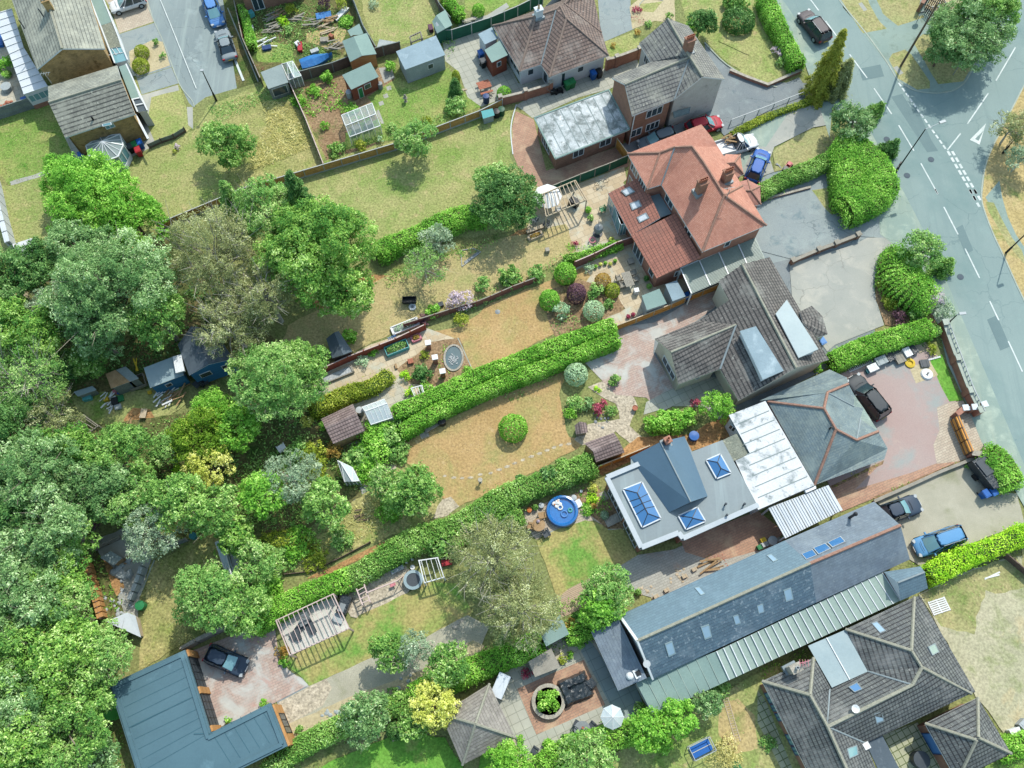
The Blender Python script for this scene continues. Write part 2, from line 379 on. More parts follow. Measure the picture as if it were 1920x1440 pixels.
rooftile('r_slate_new','728e9c','6a8492','7f9aaa',0.35,0.28,'4c6678',lich=(0.7,0.85),roll=0.0,gapw=0.014,var=0.07)
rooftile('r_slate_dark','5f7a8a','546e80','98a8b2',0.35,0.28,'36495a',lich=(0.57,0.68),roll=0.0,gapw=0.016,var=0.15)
rooftile('r_slate_purple','7d8c98','74828f','95a2a8',0.3,0.25,'63717e',lich=(0.6,0.75),roll=0.0,gapw=0.012,var=0.2)
mat('r_epdm','5b7c88','547480',0.3,0.04,6,rough=0.5,spots=[('7fa5b2',0.35,0.6,0.8)])
mat('r_grp','8c9a9e','849296',0.3,0.04,6,rough=0.45,streak=('98a9ac',-0.5,1.2))
mat('r_grp_blue','627e92','5c778a',0.25,0.04,6,rough=0.35,spots=[('87a0b2',0.3,0.6,0.8)])
mat('r_felt_white','e6e9ea','d8dcdd',0.8,0.12,9,spots=[('8f9a9b',0.8,0.52,0.66),('6f7a7a',1.6,0.62,0.7)])
mat('r_felt_patch','dde3e4','a9b3b3',0.5,0.2,7,cs=(1,1,1),spots=[('7d8785',0.9,0.46,0.62),('f0f4f4',1.1,0.6,0.72)])
mat('r_felt_green','90aaa2','859f99',0.5,0.08,8,rough=0.9)
mat('r_felt_bluegrey','98aeb8','8ca2ac',0.6,0.08,8,rough=0.8,spots=[('b9ccd4',0.5,0.55,0.7)])
mat('r_felt_grey','9aa8a6','8b9a99',0.6,0.1,8,rough=0.9)
mat('r_felt_dark','5e6b74','55626c',0.5,0.1,8,spots=[('7c8890',0.5,0.58,0.7)])
mat('r_moss','8d9284','7c8275',1.5,0.3,8,bump=0.5,spots=[('a9ac98',3,0.55,0.65)])
mat('r_sheet_white','dfe6ea','d3dce2',0.5,0.04,5,rough=0.5)
mat('r_sheet_pale','a4b8bc','98aeb4',0.4,0.04,5,rough=0.4)
mat('r_canopy','a8bcb0','9cb0a6',0.4,0.06,5,rough=0.35)
mat('r_canopy_old','94a49a','a3b0a4',0.7,0.15,6,rough=0.5,cs=(1,1,1))
mat('r_asbestos','b4b6b0','a5a8a2',1.0,0.15,8)
mat('r_ridge','a9a898','9a9a8a',3,0.2,8)
mat('r_ridge_red','b08a78','a07a6a',3,0.2,8)
mat('r_ridge_brown','9b887c','8d7b70',3,0.15,8)
mat('m_lead','98a4a8','8b989c',1,0.08,8,rough=0.5)
glassy('glass_dark','3a4c56');glassy('glass_blue','4a82b8',0.05);glassy('glass_teal','7fb0b8',0.08);glassy('glass_sky','9dbcd2',0.3)
clear('glass_clear','c4dcd8',0.35);clear('poly_clear','dfeef2',0.7,0.3)
for n_,h_,r_ in(('white','f0f3f2',.4),('black','23282c',.4),('grey','8b9294',.5),('grey_light','b9c0c2',.5),('grey_dark','4a5258',.5),('green','2f8a52',.5),('green_dark','1f5a40',.5),('green_lime','55b04c',.5),('blue','2268b8',.45),('blue_dark','28487a',.5),('red','b8323c',.45),('orange','cf7a3c',.6),('yellow','e0c038',.6),('pink','d88a94',.6),('teal','3f8c94',.5),('turq','5fb4b4',.5),('steel','aab4b6',.35),('terracotta','b5735a',.8),('tan','c9b494',.8),('purple','6a4458',.7)):
 mat('p_'+n_,h_,h_,2,0.07,6,rough=max(r_,.45))
mat('timber','b79a74','a5865f',2,0.15,10,cs=(1,1,3));mat('timber_pale','d2c2a8','c3b194',2,0.15,10);mat('timber_grey','a9a497','989386',2,0.15,10)
mat('timber_pink','ddc8c0','d0b8b0',2,0.12,10);mat('fence_tan','d8ac68','c49a58',2,0.2,9);mat('fence_red','b05a44','9c4e3c',2,0.18,9);mat('fence_brown','a06e60','8c5e54',2,0.2,9)
mat('fence_orange','e8a858','d89848',2,0.18,9);mat('fence_green','2f7058','2a6450',1,0.12,9);mat('fence_dark','7c6a60','6c5c54',1.5,0.2,9);mat('fence_grey','8e9894','7e8884',1.5,0.2,9);mat('fence_pale','d6c9ae','c8b998',1.5,0.15,9)
mat('conc_post','c4c8c4','b4b8b4',2,0.12,9);mat('bark','7a6a56','66584a',3,0.3,9,bump=0.4);mat('bark_pale','cdc8bc','aea898',3,0.3,9);mat('twig','b5aa9a','9c9080',3,0.3,9);mat('hedge_core','466026','56702e',2,0.3,8)
mat('tarp_blue','3f86c8','2f72b4',1.5,0.1,4,bump=0.8,rough=0.4);mat('tarp_black','343c42','3e484e',1.5,0.15,4,bump=1.0,rough=0.3);mat('tyre','2a2c2e','2a2c2e',1,0.1,8)
mat('stone','c4bdae','a8a294',2,0.2,6,bump=0.5);mat('water_dark','5d7476','4f6668',1,0.1,4,rough=0.05,spec=1.0);mat('pool_blue','2c7ec8','2474c0',1.5,0.08,4,rough=0.1,spec=0.9);mat('pebble','c8cccc','a6acae',6,0.4,20,bump=0.6)
for n_,h_ in(('silver','8b979c'),('carblue','2f66b8'),('mpvblue','5f9ccc'),('carblack','3a4248'),('cardark','544c50'),('carred','b8283c'),('carwhite','eef0f0'),('cargrey','75838c'),('carnavy','34465a'),('skyblue','5c94d4')):
 m_,nt_,bs_=base('car_'+n_)
 bs_.inputs['Base Color'].default_value=cc(h_);bs_.inputs['Roughness'].default_value=0.58;bs_.inputs['Specular IOR Level'].default_value=0.3
 bs_.inputs['Coat Weight'].default_value=0.0
LK=1.16
leafmat('l_green','42762e','94b852','bcd488',LK);leafmat('l_bright','548e2c','98c850','bce078',LK);leafmat('l_mid','487834','94b85a','bcd48c',LK)
leafmat('l_blue','4a723e','90b070','bcd0a0',LK);leafmat('l_dark','2c5828','709850','98b878',LK);leafmat('l_olive','6a7448','a4aa72','c8cca0',LK)
leafmat('l_yellow','a8b048','dcdc84','ecec a4'.replace(' ',''),LK);leafmat('l_lime','78b020','c0e040','d8f06c',LK);leafmat('l_purple','4c3840','7c5864','94747c',LK)
leafmat('l_silver','88a880','c4d8b0','e4ecd0',LK);leafmat('l_hedge','548e28','98c850','bcdc78',LK);leafmat('l_hedge2','548434','98bc60','b8d488',LK);leafmat('l_rust','8c6c30','b89c50','c8c068',LK)
leafmat('l_gold','687c20','a4b040','c8cc68',LK);leafmat('l_conifer','6c7828','a4a444','c0bc5c',LK);leafmat('l_straw','a4a060','d0c888','e4dca8',LK);leafmat('l_vine','588840','9cbc68','c0d090',LK)
leafmat('l_flower','a498a0','ccbcc4','e4d4dc',LK);leafmat('l_redflower','84304a','b45468','c88088',LK);leafmat('l_grey','6c8468','a0b490','c4d0b4',LK)
leafmat('l_moss','4c7018','7c9c30','a0b448',LK)
leafmat('l_lawn','8a9850','b0ac70','c8c08c',.75,trans=.15);leafmat('l_lawndry','a09a64','bcb080','d0c49a',.75,trans=.15);leafmat('l_lawnstraw','b49a60','d0b07c','dcc298',.75,trans=.15)
_k=[0]
def sheet(name,t,s,m,rough=0.0,ang=GA,seed=0,up=0.0):
 pts=PT(t,s)if isinstance(s,str)else s
 pts=[Vector((p[0],p[1],0))for p in pts]
 if rough:
  rg=random.Random(seed+len(pts));o=[]
  for i in range(len(pts)):
   a,b=pts[i],pts[(i+1)%len(pts)];L=(b-a).length
   n=max(1,int(L/0.6));d=(b-a).normalized()if L>0 else Vector((1,0,0));nn=Vector((-d.y,d.x,0))
   w=0
   for j in range(n):
    w=w*0.6+rg.uniform(-1,1)*rough
    o.append(a.lerp(b,j/n)+(nn*w if j else Vector((0,0,0))))
  pts=o
 _k[0]+=1;z=0.0006*_k[0]+up
 mb=MB(ang);mb.poly([Vector((p.x,p.y,z))for p in ccw(pts)])
 o=mb.build(name,m);return tag(o,kind='structure')
def strip(mb,pts,w,z0,z1=None,m=0):
 for i in range(len(pts)-1):
  a,b=Vector((pts[i][0],pts[i][1],0)),Vector((pts[i+1][0],pts[i+1][1],0));d=(b-a)
  if d.length<1e-4:continue
  d.normalize();n=Vector((-d.y,d.x,0))*w/2;e=d*(w*0.15 if len(pts)>2 else 0)
  q=[a-n-e,b-n+e,b+n+e,a+n-e]
  if z1 is None:mb.poly([Vector((p.x,p.y,z0+i*0.0002))for p in q],m)
  else:mb.prism(q,z0,z1+i*0.0004,m)
def smooth(pts,n=4):
 P=[pts[0]]+list(pts)+[pts[-1]];o=[]
 for i in range(1,len(P)-2):
  for j in range(n):
   t=j/n
   o.append(0.5*((2*P[i])+(P[i+1]-P[i-1])*t+(2*P[i-1]-5*P[i]+4*P[i+1]-P[i+2])*t*t+(3*P[i]-P[i-1]-3*P[i+1]+P[i+2])*t**3))
 return o+[pts[-1]]
def kerb(name,t,s,w=0.14,h=0.1,m='m_kerb',sm=True):
 p=PT(t,s)
 if sm and len(p)>2:p=smooth(p)
 mb=MB();strip(mb,p,w,0.0,h,0);return tag(mb.build(name,m),kind='structure')
class Bld:
 def __init__(s,name,label,cat,t,nodes,group=None):
  s.n={}
  for a in nodes.split():
   k,v=a.split(':');x,y,z=[float(q)for q in v.split(',')]
   s.n[k]=W(t,x,y,z)
  s.t=t
  vs=list(s.n.values());c=sum((Vector((v.x,v.y,0))for v in vs),Vector())/len(vs)
  s.c=c;s.o=thing(name,label,cat,(c.x,c.y,0),group=group)
 def P(s,names):return[s.n[k]for k in names.split()]
 def roof(s,faces,m,fascia='w_white',th=0.16,name='roof',ang=GA):
  mb=MB(ang);ed={}
  fs=[f.split()for f in faces.split('|')]
  for f in fs:
   p=[s.n[k]for k in f]
   if area(p)<0:p=p[::-1];f[:]=f[::-1]
   mb.tri(p,0);mb.tri([q-Vector((0,0,th))for q in p],1,True)
   for i in range(len(f)):ed.setdefault(frozenset((f[i],f[(i+1)%len(f)])),[]).append((f[i],f[(i+1)%len(f)]))
  for k,l in ed.items():
   if len(l)==1:
    a,b=s.n[l[0][0]],s.n[l[0][1]];d=Vector((0,0,th))
    mb.poly([a-d,b-d,b,a],1)
  return mb.build(name,[m,fascia],s.o)
 def ridges(s,pairs,m='r_ridge',r=0.13,name='ridge_tiles',parent=None):
  mb=MB()
  for a in pairs.split():
   i,j=a.split('-');mb.tube(s.n[i]+Vector((0,0,0.0)),s.n[j]+Vector((0,0,0.0)),r,n=6)
  return mb.build(name,m,s.o)
 def walls(s,names,h,m,inset=0.3,z0=0.0,name='wall'):
  pl=offset(s.P(names)if isinstance(names,str)else names,inset)
  mb=MB();b=pl if area(pl)>0 else pl[::-1]
  for i in range(len(b)):
   a,c=b[i],b[(i+1)%len(b)]
   mb.poly([(a.x,a.y,z0),(c.x,c.y,z0),(c.x,c.y,h),(a.x,a.y,h)])
  s.plan=pl;mb.build(name,m,s.o);return pl
 def gable(s,a,ap,b,m,inset=0.25,drop=0.12,z0=None,name='gable_wall'):
  A,P_,B=s.n[a],s.n[ap],s.n[b]
  d=(Vector((B.x-A.x,B.y-A.y,0))).normalized();n=Vector((-d.y,d.x,0))
  if n.dot(s.c-A)<0:n=-n
  sh=n*inset;dz=Vector((0,0,drop));zz=0 if z0 is None else z0
  A2=A+d*inset+sh-dz;B2=B-d*inset+sh-dz;P2=P_+sh-dz
  dn=(A2+B2)/2
  mb=MB();mb.prism
  lo=[Vector((A2.x,A2.y,min(A2.z,zz)if zz else 0)),Vector((B2.x,B2.y,min(B2.z,zz)if zz else 0))]
  t=(P2-A2).dot(d);P3=Vector((A2.x+d.x*t,A2.y+d.y*t,P2.z))
  q=[lo[0],lo[1],B2,P3,A2]
  mb.poly(q);mb.poly([v+n*0.12 for v in q[::-1]])
  mb.build(name,m,s.o);return A2,B2
 def win(s,a,b,f0,f1,z0,z1,panes=2,glass='glass_dark',frame='w_upvc',name='window',out=0.05,door=False):
  a,b=Vector((a[0],a[1],0)),Vector((b[0],b[1],0));d=(b-a);L=d.length;d.normalize();n=Vector((-d.y,d.x,0))
  if n.dot(s.c-a)>0:n=-n
  rz=math.atan2(d.y,d.x)
  p0,p1=a+d*L*f0,a+d*L*f1;mid=(p0+p1)/2+n*out/2;w=(p1-p0).length
  mb=MB();T=0.07
  mb.box((mid.x,mid.y,z0),(w,out,T),rz);mb.box((mid.x,mid.y,z1-T),(w,out,T),rz)
  for i in range(panes+1):
   q=p0.lerp(p1,i/panes)+n*out/2+d*(T/2 if i==0 else(-T/2 if i==panes else 0))
   mb.box((q.x,q.y,z0+T),(T,out*0.96,z1-z0-2*T),rz)
  f=mb.build('door' if door else name,frame,s.o)
  g=MB();q=(p0+p1)/2+n*0.012;g.box((q.x,q.y,z0+0.03),(w-0.06,0.02,z1-z0-0.06),rz)
  g.build('pane',glass,f);return f
 def chimney(s,t,x,y,z0,z1,w=0.8,dd=0.6,pots=3,m='w_brick_brown',rz=GA,potm='p_terracotta'):
  p=W(t,x,y,(z0+z1)/2);mb=MB()
  mb.box((p.x,p.y,z0),(w,dd,z1-z0-0.15),rz);mb.box((p.x,p.y,z1-0.15),(w+0.12,dd+0.12,0.12),rz)
  c=mb.build('chimney',m,s.o)
  fl=MB();fl.box((p.x,p.y,z0+0.02),(w+0.35,dd+0.35,0.35),rz);fl.build('flashing','m_lead',c)
  for i in range(pots):
   k=(i-(pots-1)/2)*w/max(1,pots);q=(p.x+math.cos(rz)*k,p.y+math.sin(rz)*k,z1-0.04)
   pb=MB();pb.lathe(q,[(0.13,0),(0.11,0.3),(0.13,0.4),(0.09,0.4),(0.08,0.1)],10);pb.build('chimney_pot',potm,c)
  return c
 def skylight(s,t,str4,glass='glass_sky',frame='m_lead',lift=0.06,name='rooflight',inset=0.16):
  """str4: x,y,z of the four corners on the roof surface"""
  p=PT(t,str4);c=sum(p,Vector())/4
  n=(p[1]-p[0]).cross(p[3]-p[0]).normalized()
  if n.z<0:n=-n
  up=n*lift;q=[c+(v-c)*(1-inset)for v in p];mb=MB()
  if area(p)<0:p,q=p[::-1],q[::-1]
  for i in range(4):
   j=(i+1)%4
   mb.poly([p[i]-up*2,p[j]-up*2,p[j]+up,p[i]+up]);mb.poly([p[i]+up,p[j]+up,q[j]+up,q[i]+up])
  f=mb.build(name,frame,s.o);g=MB();g.poly([v+up*0.85 for v in q]);g.build('glass',glass,f);return f
def onroof(B,names,pts,t):
 """heights for pixel points on the plane through three named roof nodes -> list of world points"""
 a,b,c=B.P(names);n=(b-a).cross(c-a).normalized();o=Vector((0,0,H));out=[]
 for v in pts.split():
  x,y=[float(k)for k in v.split(',')]
  d=W(t,x,y,0)-o;k=(a-o).dot(n)/d.dot(n);out.append(o+d*k)
 return out
def rooflight(B,names,t,pts,glass='glass_sky',frame='m_lead',name='rooflight',lift=0.06,inset=0.18):
 p=onroof(B,names,pts,t);c=sum(p,Vector())/len(p)
 n=(p[1]-p[0]).cross(p[3]-p[0]).normalized()
 if n.z<0:n=-n
 if area(p)<0:p=p[::-1]
 up=n*lift;q=[c+(v-c)*(1-inset)for v in p];mb=MB()
 for i in range(4):
  j=(i+1)%4
  mb.poly([p[i]-up*2,p[j]-up*2,p[j]+up,p[i]+up]);mb.poly([p[i]+up,p[j]+up,q[j]+up,q[i]+up])
 f=mb.build(name,frame,B.o);g=MB();g.poly([v+up*0.85 for v in q]);g.build('glass',glass,f);return f
def fence(name,label,t,s,h=1.5,panel='fence_tan',post='conc_post',sp=1.85,board=0.25,rails=2,group=None,cat='fence',capm=None,thick=0.05,tops=True):
 pts=[Vector((p.x,p.y,0))for p in PT(t,s)]
 T=thing(name,label,cat,pts[0][:],group=group)
 for i in range(len(pts)-1):
  a,b=pts[i],pts[i+1];L=(b-a).length;n=max(1,round(L/sp));d=(b-a).normalized();rz=math.atan2(d.y,d.x);nn=Vector((d.y,-d.x,0))
  for k in range(n):
   p,q=a.lerp(b,k/n),a.lerp(b,(k+1)/n);c=(p+q)/2;w=(q-p).length-0.1
   mb=MB();mb.box((c.x,c.y,board),(w,thick,h-board-0.04),rz)
   for r in range(rails):
    z=board+(h-board)*(r+0.6)/(rails+0.2);cc_=c+nn*(thick/2+0.03)
    mb.box((cc_.x,cc_.y,z),(w,0.06,0.06),rz,1)
   mb.build('panel',[panel,capm or panel],T)
   if board:
    g=MB();g.box((c.x,c.y,0),(w,thick,board),rz);g.build('gravel_board',post,T)
   if tops:
    g=MB();g.box((c.x,c.y,h-0.035),(w,0.09,0.035),rz);g.build('capping',capm or post,T)
   g=MB();g.box((p.x,p.y,0),(0.1,0.1,h+0.04),rz);g.build('post',post,T)
  if i==len(pts)-2:
   g=MB();g.box((b.x,b.y,0),(0.1,0.1,h+0.04),rz);g.build('post',post,T)
 return T
def wall(name,label,t,s,h=1.0,w=0.24,m='w_brick_brown',cap='stone',piers=0,cat='wall',pierh=0.3,group=None):
 pts=PT(t,s);T=thing(name,label,cat,(pts[0].x,pts[0].y,0),group=group)
 mb=MB();strip(mb,pts,w,0,h-0.06);mb.build('brickwork',m,T)
 c=MB();strip(c,pts,w+0.08,h-0.06,h);c.build('coping',cap,T)
 if piers:
  for i in range(len(pts)-1):
   a,b=pts[i],pts[i+1];n=max(1,round((b-a).length/piers));rz=math.atan2((b-a).y,(b-a).x)
   for k in range(n+1):
    if k==0 and i>0:continue
    p=a.lerp(b,k/n);q=MB();q.box((p.x,p.y,0),(w+0.16,w+0.16,h+pierh),rz);pr=q.build('pier',m,T)
    q=MB();q.box((p.x,p.y,h+pierh),(w+0.26,w+0.26,0.08),rz);q.build('cap',cap,pr)
 return T
def posts_rail(name,label,t,s,h=1.0,m='p_grey_light',sp=2.0,cat='railing',rails=1):
 pts=PT(t,s);T=thing(name,label,cat,(pts[0].x,pts[0].y,0));r=MB()
 for i in range(len(pts)-1):
  a,b=pts[i],pts[i+1]
  for j in range(rails):r.beam(a+Vector((0,0,h-j*0.4)),b+Vector((0,0,h-j*0.4)),0.06,0.06)
  n=max(1,round((b-a).length/sp))
  for k in range(n+1):
   if k==0 and i:continue
   p=a.lerp(b,k/n);q=MB();q.box((p.x,p.y,0),(0.08,0.08,h));q.build('post',m,T)
 r.build('rail',m,T);return T
def leafmesh(name,pts,nrm,ll,lw,tint,m,rng,jit=0.55,core=None):
 N=len(pts);tint=np.where(rng.uniform(size=N)<(.012 if core else .003),0,np.clip(.43+(tint-.42)*1.35,.04,1))
 n=nrm+rng.normal(size=(N,3))*jit;n/=np.linalg.norm(n,axis=1)[:,None]+1e-9
 r=rng.normal(size=(N,3));t=np.cross(n,r);t/=np.linalg.norm(t,axis=1)[:,None]+1e-9;b=np.cross(n,t)
 sc_=rng.uniform(0.65,1.3,size=(N,1));l=ll*sc_;w=lw*sc_
 V=np.empty((N,4,3),dtype=np.float32)
 V[:,0]=pts+t*l;V[:,1]=pts+b*w+t*l*.1;V[:,2]=pts-t*l;V[:,3]=pts-b*w+t*l*.1
 V=V.reshape(-1,3)
 cv,cf=core if core else([],[])
 me=bpy.data.meshes.new(name)
 nv=4*N+len(cv);me.vertices.add(nv);co=np.zeros((nv,3),np.float32);co[:4*N]=V
 if len(cv):co[4*N:]=np.array(cv,np.float32)
 me.vertices.foreach_set('co',co.ravel())
 cl=[i+4*N for f in cf for i in f];nl=4*N+len(cl);me.loops.add(nl)
 me.loops.foreach_set('vertex_index',np.concatenate([np.arange(4*N),np.array(cl,dtype=np.int64)]).astype(np.int32))
 np_=N+len(cf);me.polygons.add(np_);ls=list(range(0,4*N,4));k=4*N
 for f in cf:ls.append(k);k+=len(f)
 me.polygons.foreach_set('loop_start',np.array(ls,np.int32))
 me.materials.append(M[m]);me.materials.append(M['hedge_core'])
 me.polygons.foreach_set('material_index',np.array([0]*N+[1]*len(cf),np.int32))
 me.update(calc_edges=True)
 a=me.attributes.new('tint','FLOAT','FACE');a.data.foreach_set('value',np.concatenate([np.clip(tint,0,1),np.zeros(len(cf))]).astype(np.float32))
 return me
def sph(rng,n):
 v=rng.normal(size=(n,3));return v/np.linalg.norm(v,axis=1)[:,None]
def crown_pts(rng,R,dens,lobes=14,lr=(0.34,0.5),low=-0.35,clump=0.3,flat=0.0,rag=0.06):
 """lobes on an ellipsoid, each covered by leaf clumps; returns points, normals, tint, lobe centres"""
 R=np.array(R,float);rm=R.mean();P,Nn,Ti,Cn=[],[],[],[]
 d=sph(rng,lobes*3);d=d[d[:,2]>low]
 keep=[d[0]]
 for v in d[1:]:
  if len(keep)>=lobes:break
  if min(np.linalg.norm(v-k)for k in keep)>1.5/math.sqrt(lobes):keep.append(v)
 keep.append(np.array([0,0,0.35]))
 for v in keep:
  q=rng.uniform(*lr)*(1.25 if v is keep[-1]else 1);c=v*R*(1-q*0.85)*rng.uniform(0.74,1.12);r=q*R*np.array([1,1,0.85])*rng.uniform(.75,1.2)
  K_=max(6,int(5/clump**2*0.45));sc_=sph(rng,K_);lt=rng.uniform(-0.22,0.2)
  ct_=rng.uniform(-0.2,0.2,K_)
  Rm=r.mean();n=int(dens*4*math.pi*Rm*Rm*0.62)
  k=rng.integers(0,K_,n);dd=sc_[k]+rng.normal(size=(n,3))*clump*0.75
  dl=np.linalg.norm(dd,axis=1)[:,None];u=dd/dl
  dist=np.linalg.norm(u-sc_[k],axis=1)
  rad=(0.70+0.42*np.exp(-(dist/clump)**2)+rng.normal(size=n)*rag)
  rad=np.where(rng.uniform(size=n)<0.12,rad*rng.uniform(0.5,0.9,n),rad)
  p=c+u*r*rad[:,None]
  ok=u[:,2]>-0.75;p,u,k=p[ok],u[ok],k[ok]
  P.append(p);Nn.append(u*0.7+np.array([0,0,0.55]));Ti.append(0.42+lt+ct_[k]+rng.normal(size=len(p))*0.16);Cn.append(c)
 return np.concatenate(P),np.concatenate(Nn),np.concatenate(Ti),Cn
def limbmesh(rng,base,top,cn,r0,m,parent,twigs=0,name='trunk',ext=1.0):
 mb=MB();b=Vector(base);c=Vector(top);mid=b.lerp(c,0.45)+Vector((rng.normal()*0.1,rng.normal()*0.1,0))*(c-b).length*0.2
 mb.tube(b,mid,r0,r0*0.75,8);mb.tube(mid,c,r0*0.75,r0*0.4,8)
 for q in cn:
  q=Vector(q);k=mid.lerp(c,rng.uniform(0,0.8));e=k.lerp(q,ext);h=k.lerp(e,0.5)+Vector(rng.normal(size=3))*0.08*(e-k).length
  mb.tube(k,h,r0*0.34,r0*0.22,5,caps=False);mb.tube(h,e,r0*0.22,r0*0.1,5,caps=False)
  for _ in range(twigs):
   s_=h.lerp(e,rng.uniform(0,1));v=Vector(rng.normal(size=3));v.z=abs(v.z)*0.5;o=(e-k).normalized()
   e2=s_+(v.normalized()*0.55+o*0.8)*(e-k).length*rng.uniform(0.25,0.55)
   mb.tube(s_,e2,r0*0.11,r0*0.03,4,caps=False)
 return mb.build(name,m,parent,world=False)
TK=dict(broad=('l_green',.15,.085,62,16,(.30,.46),'bark',0,0.8,.34),bright=('l_bright',.13,.075,70,22,(.26,.40),'bark',0,0.8,.30),mid=('l_mid',.14,.08,64,18,(.28,.42),'twig',2,.98,.30),blue=('l_blue',.15,.07,62,16,(.26,.44),'twig',3,1.0,.32),moss=('l_moss',.12,.07,72,18,(.28,.42),'bark',0,0.8,.3),dark=('l_dark',.14,.08,64,14,(.32,.46),'bark',0,0.8,.34),olive=('l_olive',.12,.05,55,22,(.22,.36),'bark_pale',4,1.15,.34),yellow=('l_yellow',.11,.07,75,20,(.26,.38),'bark',0,0.8,.28),lime=('l_lime',.11,.06,75,16,(.28,.42),'bark',0,0.8,.28),hedgey=('l_hedge',.10,.06,85,18,(.28,.42),'bark',0,0.8,.28),gold=('l_gold',.11,.06,75,14,(.28,.42),'bark',0,0.8,.3),purple=('l_purple',.10,.06,85,12,(.3,.45),'bark',0,0.8,.28),silver=('l_silver',.10,.055,85,14,(.28,.42),'bark',0,0.8,.28),rust=('l_rust',.10,.055,80,14,(.28,.42),'bark',0,0.8,.28),grey=('l_grey',.12,.055,60,16,(.26,.4),'bark_pale',2,1.0,.3),vine=('l_vine',.13,.075,62,18,(.28,.42),'twig',3,1.0,.32),sparse=('l_vine',.12,.05,30,18,(.22,.36),'bark_pale',4,1.05,.34),flower=('l_flower',.10,.06,70,12,(.28,.42),'bark',0,0.8,.28),redf=('l_redflower',.09,.06,80,10,(.3,.45),'bark',0,0.8,.28),straw=('l_straw',.12,.03,70,12,(.3,.45),'bark',0,0.8,.3))
_s=[11]
def tree(t,x,y,r,h,kind,label,cat='tree',name='tree',group=None,ry=None,rz=None,seed=None,dens=1.0,rot=None):
 fy=OY[int(t[1])]+y/3.84 if t!='F' else y;f_=(0.86-0.15*fy/1440)*(1.02 if group else 1.0);r*=f_;ry=ry*f_ if ry else None;h*=0.92
 _s[0]+=1;seed=_s[0]if seed is None else seed;rng=np.random.default_rng(seed)
 m,ll,lw,de,lo,lr,bk,tw,ex,cl=TK[kind]
 ry=ry or r;rz=rz or min(r*0.9,h*0.46);zc=h-rz;p=W(t,x,y,zc)
 T=thing(name,label,cat,(p.x,p.y,0),rz=rng.uniform(0,6.28)if rot is None else rot,group=group)
 lo=int(lo*1.5*(1+max(0,r-3)*0.16));lr=(lr[0]*.72,lr[1]*.86);ll*=.72;lw*=.68;de*=1.9;cl*=.8
 P,Nn,Ti,Cn=crown_pts(rng,(r,ry,rz),de*dens,lo,lr,clump=cl)
 P[:,2]+=zc;lowp=P[:,2]>0.3;P,Nn,Ti=P[lowp],Nn[lowp],Ti[lowp]
 for c in Cn:c[2]+=zc
 link('crown',leafmesh('crown',P,Nn,ll,lw,Ti,m,rng),T)
 limbmesh(rng,(0,0,0),(0,0,zc+rz*0.3),Cn,max(0.09,0.045*h*0.6),bk,T,tw,ext=ex)
 return T
def shrub(t,x,y,r,h,kind,label,cat='shrub',name='shrub',group=None,ry=None,seed=None,dens=1.0,rot=0.0,smoothness=False,z=0.0):
 _s[0]+=1;rng=np.random.default_rng(_s[0]if seed is None else seed);r*=0.8;ry=ry*0.8 if ry else None
 m,ll,lw,de,lo,lr,bk,tw,ex,cl=TK[kind];ry=ry or r
 q=min(1.0,0.55+r*0.22);ll*=q;lw*=q;de=de/q/q
 rz=h*0.62;zc=h-rz;p=W(t,x,y,zc+z)
 if smoothness:
  n=int(de*dens*1.5*4*math.pi*((r+ry+rz)/3)**2);u=sph(rng,n);bump=1+0.035*np.sin(u[:,0]*9+seed_f(_s[0]))*np.sin(u[:,1]*8)+rng.normal(size=n)*0.02
  P=u*np.array([r,ry,rz])*bump[:,None];Nn=u;Ti=0.4+rng.normal(size=n)*0.17+0.12*np.sin(u[:,0]*5)*np.sin(u[:,2]*6+1)
 else:
  P,Nn,Ti,Cn=crown_pts(rng,(r,ry,rz),de*dens,max(7,int(lo*min(1,.4+r*.3))),lr,clump=cl,low=-0.5)
 k=P[:,2]>-zc;P,Nn,Ti=P[k],Nn[k],Ti[k];P[:,2]+=zc
 o=link(name,leafmesh(name,P,Nn,ll,lw,Ti,m,rng),None);o.location=(p.x,p.y,z);o.rotation_euler=(0,0,rot)
 return tag(o,label,cat,group)
def seed_f(k):return(k*12.9898)%6.28
